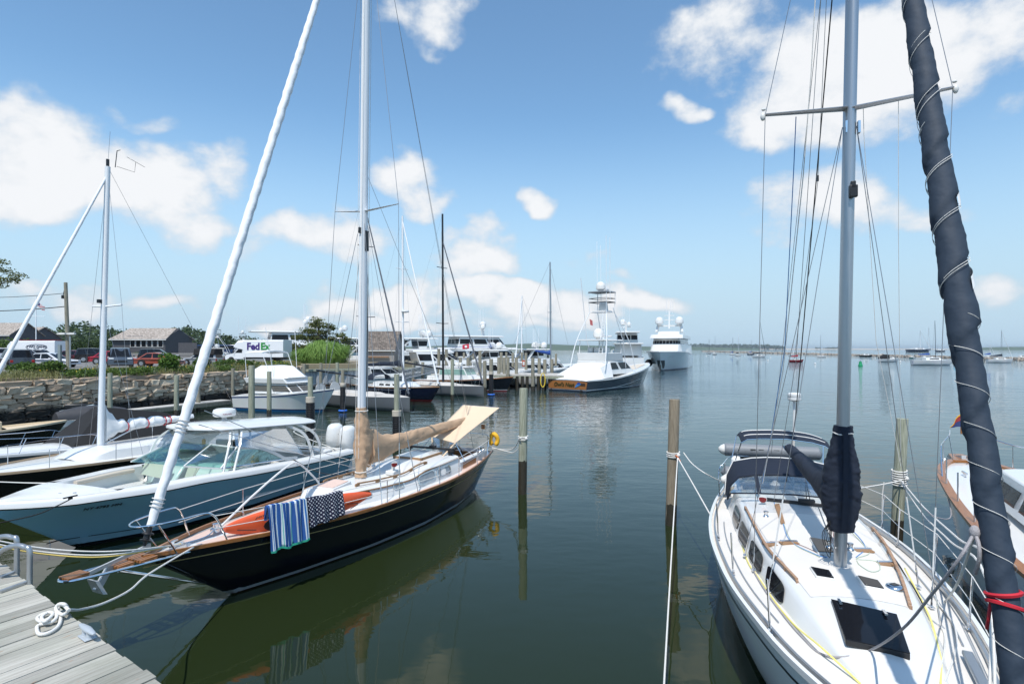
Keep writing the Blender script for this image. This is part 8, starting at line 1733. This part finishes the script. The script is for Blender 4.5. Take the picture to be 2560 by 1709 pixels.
land('hills', [(-200,846),(100,838),(300,838),(600,852),(760,860),(900,866),(960,871)], 460, 120, HILLM, 'low green hill behind the harbour town')
land('hills', [(960,868),(1100,864),(1250,861),(1330,858),(1420,862),(1500,864),(1620,866),(1760,867),(1900,871)], 2600, 500, HILLM, 'long low wooded shore across the bay')
land('hills', [(2380,872),(2440,869),(2500,867),(2600,866),(2800,864)], 2600, 500, HILLM, 'low hill at the right edge of the bay')
land('beach', [(1640,871.2),(1780,870.9),(1960,871.0),(2010,871.6),(2150,871.5),(2300,871.7),(2380,872.2)], 5200, 300, SANDM, 'thin sandy spit across the bay')
rr = random.Random(5); IS = MB()
for i in range(520):
    px = rr.uniform(1690, 1962); Y = rr.uniform(5000, 5400); hpx = itp(px, [(1690, 8), (1745, 11), (1790, 8.5), (1850, 10), (1920, 8.5), (1950, 6), (1962, 2)]); q = P(px, 871 - hpx*rr.random()*.9, Y); r = rr.uniform(7, 14); clump(IS, q, (r*1.5, r, r), 9, 14, rr, .5)
for i in range(60):
    px = rr.uniform(2040, 2110); q = P(px, 871 - 2.2*rr.random(), 5200); clump(IS, q, (10, 7, 5), 6, 10, rr, .5)
tag(IS.build('island_wood', FARL, None, 0, recalc=False), 'trees covering the low island', kind='stuff')
BWK = thing('breakwater', 'long low breakwater of pale boulders across the mooring field', 'breakwater', (0, 0, 0)); mb = MB(); rr = random.Random(9)
b0, b1 = V((330, 980, 0)), V((150, 60, 0)); b1 = V((200, 205, 0)); n = 900
for i in range(n):
    u = i/n; u = 1 - (1 - u)**1.0; Yb = 1/((1/980)*(1 - u) + (1/205)*u); p = b0.lerp(b1, (980 - Yb)/(980 - 205)); sz = 1.1*max(.8, Yb/420)
    for k in range(3):
        c = p + V((rr.gauss(0, 1.6), rr.gauss(0, 1.4), rr.uniform(-.3, .95))); s_ = sz*rr.uniform(.5, 1.25); vs = [c + V((x*s_*rr.uniform(.7, 1.1), y*s_*rr.uniform(.7, 1.1), z*s_*.75*rr.uniform(.7, 1.1))) for z in (-.6, .6) for x, y in ((-.9, -.6), (.8, -.7), (.9, .6), (-.7, .7))]
        mb.loft([vs[:4], vs[4:]])
mb.build('boulders', M('pale_boulders', (.42, .36, .30), .95, var=.3, scale=.3), BWK, 0, recalc=False)
def locY(px, y): return 6541.7/max(2.5, y - (866 + .0135*(px - 1540)))
MOOR = 'boats on moorings beyond the fairway'
HM = lambda n, c, bt=(.03, .03, .04): hull_mat(n, c, c, bt, .12, .06, .2)
def moored(label, px, y, lpx, top, hullm, mastm, cover=None, jib=None, motor=False, canvas=None, rz=None, cabm=WHITE, cat='sailboat', nm='moored_sloop'):
    Y = locY(px, y); L_ = lpx*Y/F; p = V(((px - 1280)/F*Y, Y, 0)); t = thing(nm if not motor else 'moored_motorboat', label, cat if not motor else 'motorboat', p, rz if rz is not None else rnd.uniform(-.25, .25), MOOR); b = L_*(.15 if not motor else .18); fz = L_*.105 + .25
    h = Hull(L_, [(0,.03),(L_*.15,b*.5),(L_*.4,b),(L_*.8,b*.9),(L_,b*.6)], [(0,fz*1.25),(L_*.5,fz),(L_,fz)], [(L_*.07,0),(L_*.4,b*.8),(L_*.9,b*.5),(L_,b*.3)], [(0,fz),(L_*.07,0),(L_*.12,-.2),(L_,-.1)], n=14)
    hm_ = h.mesh(); hm_.v = [(q[0] + L_/2, q[1], q[2]) for q in hm_.v]; hm_.build('hull', hullm, t, 60); dk_ = h.deck(dz=0, n=8, m=4); dk_.v = [(q[0] + L_/2, q[1], q[2]) for q in dk_.v]; dk_.build('deck', cabm, t, 50)
    X = lambda s: L_/2 - s*L_
    ch = fz*.55 if not motor else fz*.9
    MB().loft([[V((X(s), y_*b, fz + z)) for y_, z in ((-.6, 0), (-.5, ch*k), (.5, ch*k), (.6, 0))] for s, k in ((.28, .15), (.36, .9), (.66, 1), (.70, .9))]).build('cabin', cabm, t, 30)
    for sd in (1, -1): MB().box((X(.5), sd*b*.57, fz + ch*.55), (L_*.22, .05, ch*.35)).build('cabin_window', DARKG, t, 0)
    if canvas: MB().loft([[V((X(s), y_*b, fz + z)) for y_, z in ((-.75, 0), (-.6, ch*k), (.6, ch*k), (.75, 0))] for s, k in ((.55, 1.6), (.72, 1.7), (.95, .5))]).build('canvas_cover', canvas, t, 30)
    if top:
        zt = H - (top - (866 + .0135*(px - 1540)))*Y/F; r = max(.07, .9*Y/F/2)
        MB().tube([(X(.42), 0, fz), (X(.44), 0, zt)], [r, r*.7], 6).build('mast', mastm, t, 60)
        bo = MB().tube([(X(.43), 0, fz + 1.1), (X(.86), 0, fz + 1.1)], r*.7, 6).build('boom', mastm, t)
        if cover: MB().loft([[V((X(s), y_, fz + 1.05 + z)) for y_, z in ((-w_, 0), (-w_*.6, hh), (w_*.6, hh), (w_, 0))] for s, w_, hh in ((.42, .25, .8), (.6, .28, .55), (.87, .15, .25))]).build('sail_cover', cover, t, 40)
        if jib: MB().tube([(X(.02), 0, fz*1.3), (X(.43), 0, zt*.96)], [r*1.2, r*.6], 5).build('furled_jib', jib, t)
        for sd in (1, -1): tube('shroud', [(X(.44), sd*b*.9, fz), (X(.44), 0, zt)], .25*Y/F*.5, WIRE, t, 3)
    return t
WHm, RDm, NVm, GRm, TLm, CRm = HM('moored_white', (.70, .70, .69)), HM('moored_red', (.25, .015, .02)), HM('moored_navy', (.015, .025, .06)), HM('moored_grey', (.25, .28, .30)), HM('moored_teal', (.03, .14, .14)), HM('moored_cream', (.5, .42, .30))
moored('far grey sloop nearest the big yacht bow by the breakwater', 1772, 881, 12, 845, GRm, DGREY); moored('far grey sloop second from the big yacht', 1787, 884, 11, 836, GRm, ALU)
moored('small white sloop with upright blue sail cover near the breakwater', 1831, 885, 15, 842, WHm, DGREY, BLUEC); moored('small white sloop with a white mast near the breakwater', 1845, 888, 15, 834, WHm, WPAINT, NAVYC)
moored('navy hulled sloop with blue cover by the breakwater', 1877, 885, 17, 848, NVm, ALU, BLUEC); moored('white sloop with dark furled jib left of the red sloop', 1898, 892, 33, 800, WHm, WPAINT, NAVYC, NAVYC)
moored('white sloop just behind the red sloop', 1982, 889, 22, 856, WHm, WPAINT); moored('red hulled sloop with white cabin on a mooring', 1991, 905, 38, 816, RDm, WPAINT, M('red_canvas', (.35, .03, .04), .8), WCANV, rz=.1)
moored('low maroon launch beside the breakwater', 2033, 886, 17, None, RDm, None, motor=True); moored('white runabout with dark stripe left of the grey mast', 2053, 894, 22, 838, WHm, ALU, rz=2.9)
moored('black hulled runabout right of the grey mast', 2165, 894, 30, None, HM('moored_black', (.02, .02, .022)), None, motor=True); moored('white open boat close under the breakwater', 2205, 893, 24, None, WHm, None, motor=True)
moored('white cabin cruiser with black canvas behind the shrouds', 2222, 907, 52, None, WHm, None, motor=True, canvas=BLACKC, rz=.05); moored('small teal workboat left of the large white sloop', 2281, 900, 18, None, TLm, None, motor=True)
moored('white sloop with blue boom cover behind the large white sloop', 2318, 906, 60, 820, WHm, WPAINT, BLUEC, rz=-.05); moored('large white sloop with dark blue mast on a mooring', 2331, 917, 96, 806, WHm, NAVYC, None, None, rz=-.12)
moored('white sloop with blue sail cover right of the navy headsail', 2500, 913, 58, 832, WHm, ALU, NAVYC, WCANV, rz=-.15); moored('pale sloop partly behind the navy headsail', 2473, 903, 34, 868, WHm, WPAINT, BLUEC, WCANV)
moored('cream hulled launch at the right edge of the bay', 2556, 905, 36, None, CRm, None, motor=True)
moored('long dark hulled motor sailer beyond the breakwater', 2297, 884, 60, 829, NVm, WPAINT, None, WCANV, rz=.0); moored('dark hulled superyacht beyond the breakwater', 2352, 884, 30, None, NVm, None, motor=True); moored('distant white tower boat on the horizon', 2193, 878.5, 9, 872, WHm, WPAINT, motor=False)
moored('small dinghy sailing under the breakwater', 2401, 897, 16, None, WHm, None, motor=True)
sd_t = thing('dinghy_sail', 'small white sail up on a dinghy near the navy headsail', 'sail', P(2400, 898, locY(2400, 896))); MB().slab([[V((0, 0, .5)), V((2.2, .2, .5))], [V((.1, .1, 2.2)), V((1.4, .2, 2.2))], [V((.1, .1, 4.3)), V((.4, .1, 4.3))]], .02).build('sail', WCANV, sd_t)
gb_ = thing('channel_buoy', 'green channel buoy in the fairway', 'buoy', G(2151, 915, 0)); MB().lathe((0, 0, 0), [(.55, -.2), (.55, .35), (.42, .45), (.34, .9), (.34, 1.25), (.001, 1.3)], 14).build('body', M('green_buoy_paint', (.01, .30, .12), .5), gb_, 40); MB().lathe((0, 0, 1.3), [(.06, 0), (.06, .2), (.001, .22)], 8).build('lamp', BLACK, gb_)
for px, y in ((1766, 887), (1785, 890), (1862, 888), (1926, 893), (2038, 910), (2067, 895), (2188, 897), (2251, 908), (1920, 900)):
    Y = locY(px, y); q = thing('mooring_ball', 'small white mooring ball floating between the moored boats', 'buoy', V(((px - 1280)/F*Y, Y, 0)), 0, 'white mooring balls'); r = max(.3, 2.2*Y/F/2); MB().ball((0, 0, r*.3), r, 10, 8).build('ball', WHITE, q, 60); MB().lathe((0, 0, r*1.25), [(.05*r, 0), (.05*r, .3*r), (.001, .32*r)], 6).build('ring', STEEL, q)
q = thing('mooring_ball', 'teal blue mooring ball right of the large white sloop', 'buoy', V(((2388 - 1280)/F*155, 155, 0))); MB().ball((0, 0, .12), (.42, .42, .38), 12, 8).build('ball', M('teal_plastic', (.03, .25, .38), .4), q, 60); MB().lathe((0, 0, .48), [(.05, 0), (.05, .12), (.001, .13)], 6).build('ring', STEEL, q)

# ================================================================== teak railed boat at the right edge
fr_ = Frame(12.1, 15.2, -.38, -.925)
hR = Hull(10., [(0,.06),(.25,.4),(.8,.72),(1.8,1.05),(3.2,1.3),(5,1.52),(7,1.68),(10,1.7)], [(0,1.62),(2,1.55),(5,1.4),(10,1.3)], [(1.2,0),(3,.9),(5,1.5),(10,1.6)], [(0,1.5),(.15,1.2),(1.2,0),(2,-.3),(10,-.3)], flare=1.5)
RB = thing('motor_yacht', 'white boat with broad varnished teak rail at the right edge', 'motorboat', (fr_.o[0], fr_.o[1], 0), fr_.rz)
hR.mesh().build('hull', hull_mat('right_boat_white', (.72, .73, .74), (.05, .06, .10), (.03, .03, .05), .14, .05), RB, 60); hR.deck(dz=-.02, camber=.06, n=24).build('deck', WHITE, RB, 50)
for sd in (1, -1):
    ribbon(MB(), hR.rail(sd, .05, .02), .17, .06).build('cap_rail', TEAK, RB, 40)
    rl = [Lc(s, sd*(hR.B(s) - .05), hR.Z(s) + .62) for s in (.9, 1.8, 3.0)]
    mb = MB().tube(crv([Lc(-.55, .18*sd, 2.35), Lc(.2, .4*sd, 2.3)] + rl[:2] + [Lc(2.3, sd*(hR.B(2.3) - .05), hR.Z(2.3) + .03)], 5), .014, 7)
    for s in (.2, .9, 1.8): mb.tube([Lc(s, sd*(hR.B(s) - .05), hR.Z(s)), Lc(s, sd*(hR.B(s) - .05) if s > .3 else .4*sd, hR.Z(s) + (.62 if s > .3 else .68))], .012, 6)
    mb.build('bow_rail', STEEL, RB)
    for s in (3.0, 4.4, 5.8): MB().tube([Lc(s, sd*(hR.B(s) - .06), hR.Z(s)), Lc(s, sd*(hR.B(s) - .06), hR.Z(s) + .65)], .014, 7).build('stanchion', STEEL, RB)
MB().prism([Lc(-.75,-.16,1.62), Lc(-.75,.16,1.62), Lc(.35,.35,1.62), Lc(.35,-.35,1.62)], (0, 0, .06)).build('bow_platform', TEAK, RB, 0)
MB().beam(Lc(-.9, .1, 1.55), Lc(.1, .05, 1.72), .10, .10).prism([Lc(-.95,-.02,1.5), Lc(-.95,.25,1.5), Lc(-.7,.3,1.2), Lc(-.7,.0,1.2)], (.04, 0, 0)).build('anchor', M('galvanised_steel'), RB)
MB().lathe(Lc(.55, 0, 1.6), [(.12, 0), (.12, .12), (.08, .16), (.001, .17)], 12).build('windlass', STEEL, RB)
for t_ in (.6, -.6): MB().beam(Lc(1.9, t_, 1.66), Lc(2.2, t_, 1.66), .04, .04).box(Lc(2.05, t_, 1.61), (.1, .04, .08)).build('cleat', STEEL, RB)
o_, bb_, tt_ = house(RB, 'cabin_trunk', WHITE, 3.4, 9.0, 1.5, 2.15, .75, 1.15, .5, .1, .12, .35); window_band(o_, bb_, tt_, .25, .75, edges=(6, 8), inset=.08, split=3)
MB().box(Lc(2.45, -.3, 1.60), (.55, .6, .05)).build('deck_hatch', OFFW, RB, bevel=.015)
fp_ = fr_.ons(2403, 1075, -.3); ft2 = fr_.ons(2403, 1031, -.3); fg_ = thing('bow_pennant', 'small red yellow and blue pennant on the teak railed boat bow', 'flag', fr_.world(fp_)); dz_ = ft2.z - fp_.z
MB().tube([(0, 0, -.1), (0, 0, dz_)], .02, 8).ball((0, 0, dz_ + .01), .03, 8, 6).build('staff', TEAK, fg_)
for nm, z0, z1, c in (('red_panel', .55, .92, (.30, .03, .03)), ('blue_panel', .2, .55, (.03, .05, .16))): MB().slab([[V((-.02 - .30*u, .04*math.sin(u*6), dz_*(z0*(1 - u) + .15*u))), V((-.02 - .30*u, .04*math.sin(u*6), dz_*(z1*(1 - u) + .17*u)))] for u in [i/6 for i in range(7)]], .006).build(nm, M(nm, c, .85), fg_, 60)
MB().slab([[V((-.02 - .30*u, .04*math.sin(u*6) - .006, dz_*(.86*(1 - u) + .15*u))), V((-.02 - .30*u, .04*math.sin(u*6) - .006, dz_*(.93*(1 - u) + .18*u)))] for u in [i/6 for i in range(7)]], .006).build('yellow_edge', YELF, fg_, 60)

# ================================================================== mooring lines
def rope(label, pts, r=.013, mat=ROPEW, n=6, name='mooring_line'):
    t = thing(name, label, 'rope', pts[0]); tube('line', crv([p - t.location for p in pts], n), r, mat, t, 6); return t
aw_ = lambda s, t, z: fa.world(Lc(s, t, z))
ca0 = aw_(.55, .1, 1.30)
for k, (dx, dy_, mt, lb) in enumerate(((0, 0, ROPEW, 'upper white bow line running left from the navy sloop'), (0, 9, ROPEW, 'lower white bow line running left from the navy sloop'), (0, 14, ROPEY, 'yellow bow line running left from the navy sloop'))):
    rope(lb, [ca0 + V((0, .02*k, 0)), P(330, 1374 + dy_*.6, 8.6), P(230, 1378 + dy_, 8.2), P(110, 1370 + dy_, 7.9), P(0, 1352 + dy_, 7.6), P(-120, 1325 + dy_, 7.3)], .0125, mt)
rope('white bow line from the navy sloop down to the coil on the dock', [aw_(.72, .28, 1.25), P(375, 1432, 8.2), P(325, 1474, 7.2), P(262, 1506, 6.3), P(205, 1522, 5.6), G(172, 1524, dz + .06)], .0135)
rope('black bow line from the blue hulled motor boat', [fc.world(fc.onz(176, 1247, 1.45)), P(140, 1265, 11.7), P(90, 1286, 11.2), P(0, 1306, 10.6), P(-80, 1322, 10)], .012, ROPEK)
rope('white line crossing in front of the black hulled sloop', [P(118, 1207, 12.9), P(60, 1206, 13), P(0, 1204, 13.2), P(-60, 1202, 13.4)], .012)
rope('black spring line drooping from the blue hulled motor boat', [fc.world(fc.onz(732, 1147, 1.12)), P(770, 1168, 15.9), P(805, 1182, 15.3), P(850, 1187, 14.9), P(885, 1186, 14.6)], .012, ROPEK)
for lb, a, c, e in (('white sheet from the furled jib to the navy sloop deck, upper', (511, 1026), (714, 1104), (1010, 1186)), ('white sheet from the furled jib to the navy sloop deck, lower', (497, 1061), (702, 1121), (885, 1168))): rope(lb, [fa.world(fa.ont(*a, 0)), fa.world(fa.ont(*c, -.2)), fa.world(fa.ons(*e, 8.6 if e[0] > 900 else 7.2))], .008, ROPEW, name='jib_sheet')
pz = P(1309, 1093, 18.0)
for lb, pts in (('white stern line tied from the navy sloop to the pale piling', [aw_(11.5, .75, 1.2), P(1280, 1122, 18.6), pz + V((-.12, -.1, 0))]), ('slack white stern line below the tied one', [aw_(11.6, .6, 1.25), P(1268, 1128, 18.7), P(1285, 1130, 18.3), P(1298, 1116, 18.1), pz + V((-.1, -.12, 0))])): rope(lb, pts, .014)
def wraps(px, py, Y, r, n, lb, spread=.05, mat=ROPEW):
    c = P(px, py, Y); t = thing('rope_wrap', lb, 'rope', c); pts = []
    for i in range(n*18 + 1): a = 2*math.pi*i/18; pts.append(V((r*math.cos(a), r*math.sin(a), spread*(i/18 - n/2) + .02*math.sin(a*1.0))))
    tube('line', pts, .016, mat, t, 6); MB().ball((r*.6, -r*.9, 0), (.05, .04, .05), 8, 6).build('knot', mat, t, 60); return t
wraps(1308, 1094, 18.1, .15, 3, 'white rope wrapped round the pale piling'); wraps(1683, 1135, 14.9, .16, 3, 'white rope wrapped round the brown weathered piling'); wraps(2248, 1193, 13.7, .155, 7, 'thick white rope wraps round the right hand piling', .055); wraps(776, 1073, 28.7, .25, 2, 'white rope round the ribbed sleeve behind the hardtop boat')
k0 = P(1694, 1143, 14.75)
rope('taut white line from the brown piling to the white sloop', [k0, P(1730, 1205, 13.2), fb.world(fb.onz(1774, 1283, 1.25))], .014)
rope('slack white stern line from the brown piling to the white sloop', [P(1709, 1131, 14.8), P(1730, 1158, 14.2), P(1762, 1182, 13.6), fb.world(fb.onz(1803, 1203, 1.35))], .012)
rope('long white line hanging from the brown piling towards the dock', [k0, P(1684, 1300, 11.5), P(1672, 1500, 9.), P(1660, 1712, 7.), P(1650, 1900, 5.6)], .013)
ot = thing('rope_marker', 'orange whipping on the brown piling line', 'rope', k0); MB().tube([(0, -.01, .0), (.06, -.03, -.10)], .022, 8).tube([(-.06, -.02, .06), (.02, -.02, -.02)], .022, 8).build('whipping', M('orange_tape', (.6, .16, .05), .7), ot)
MB().tube([(0, 0, 0), (.0, -.05, -.12)], .015, 6).build('tail', ROPEW, ot)
kr = P(2253, 1200, 13.5)
rope('white line from the right hand piling to the sloop stern', [kr, P(2228, 1206, 13.4), P(2190, 1213, 13.2), fb.world(fb.onz(2147, 1220, 1.5))], .014)
rope('upper white bow line from the right hand piling to the white sloop', [kr, P(2310, 1268, 10.8), P(2395, 1345, 7.6), P(2470, 1418, 5.4), fb.world(Lc(-3.7, .1, 1.5))], .013); rope('lower white bow line from the right hand piling to the white sloop', [kr + V((0, 0, -.05)), P(2305, 1282, 10.8), P(2375, 1352, 7.8), P(2465, 1445, 5.2), fb.world(Lc(-3.6, .2, 1.48))], .012)
rope('rope tail hanging beside the right hand piling', [P(2210, 1205, 13.3), P(2206, 1240, 13.3), P(2205, 1300, 13.3)], .014)
rope('grey line from the teak railed boat to the piling lines', [fr_.world(Lc(2.6, 1.15, 1.50)), P(2378, 1286, 11.3), P(2343, 1293, 9.6), P(2312, 1272, 10.6)], .011, ROPEG)
rope('white line from the ribbed sleeve to the hardtop boat', [P(770, 1073, 28.4), P(735, 1080, 24), fc.world(Lc(9.3, 1.6, 1.05))], .014)

hz = MB().box((0, 4400, 18), (13000, 9800, 41)); hm, nt, b = base_mat('sea_haze'); nt.nodes.remove(b); pv = nd(nt, 'ShaderNodeVolumePrincipled'); pv.inputs['Color'].default_value = (.78, .86, .94, 1); pv.inputs['Density'].default_value = .0001; pv.inputs['Anisotropy'].default_value = .3
nt.links.new(pv.outputs[0], nt.nodes['Material Output'].inputs['Volume']); tag(hz.build('haze', hm, None, 0), 'thin summer sea haze over the harbour', kind='stuff')
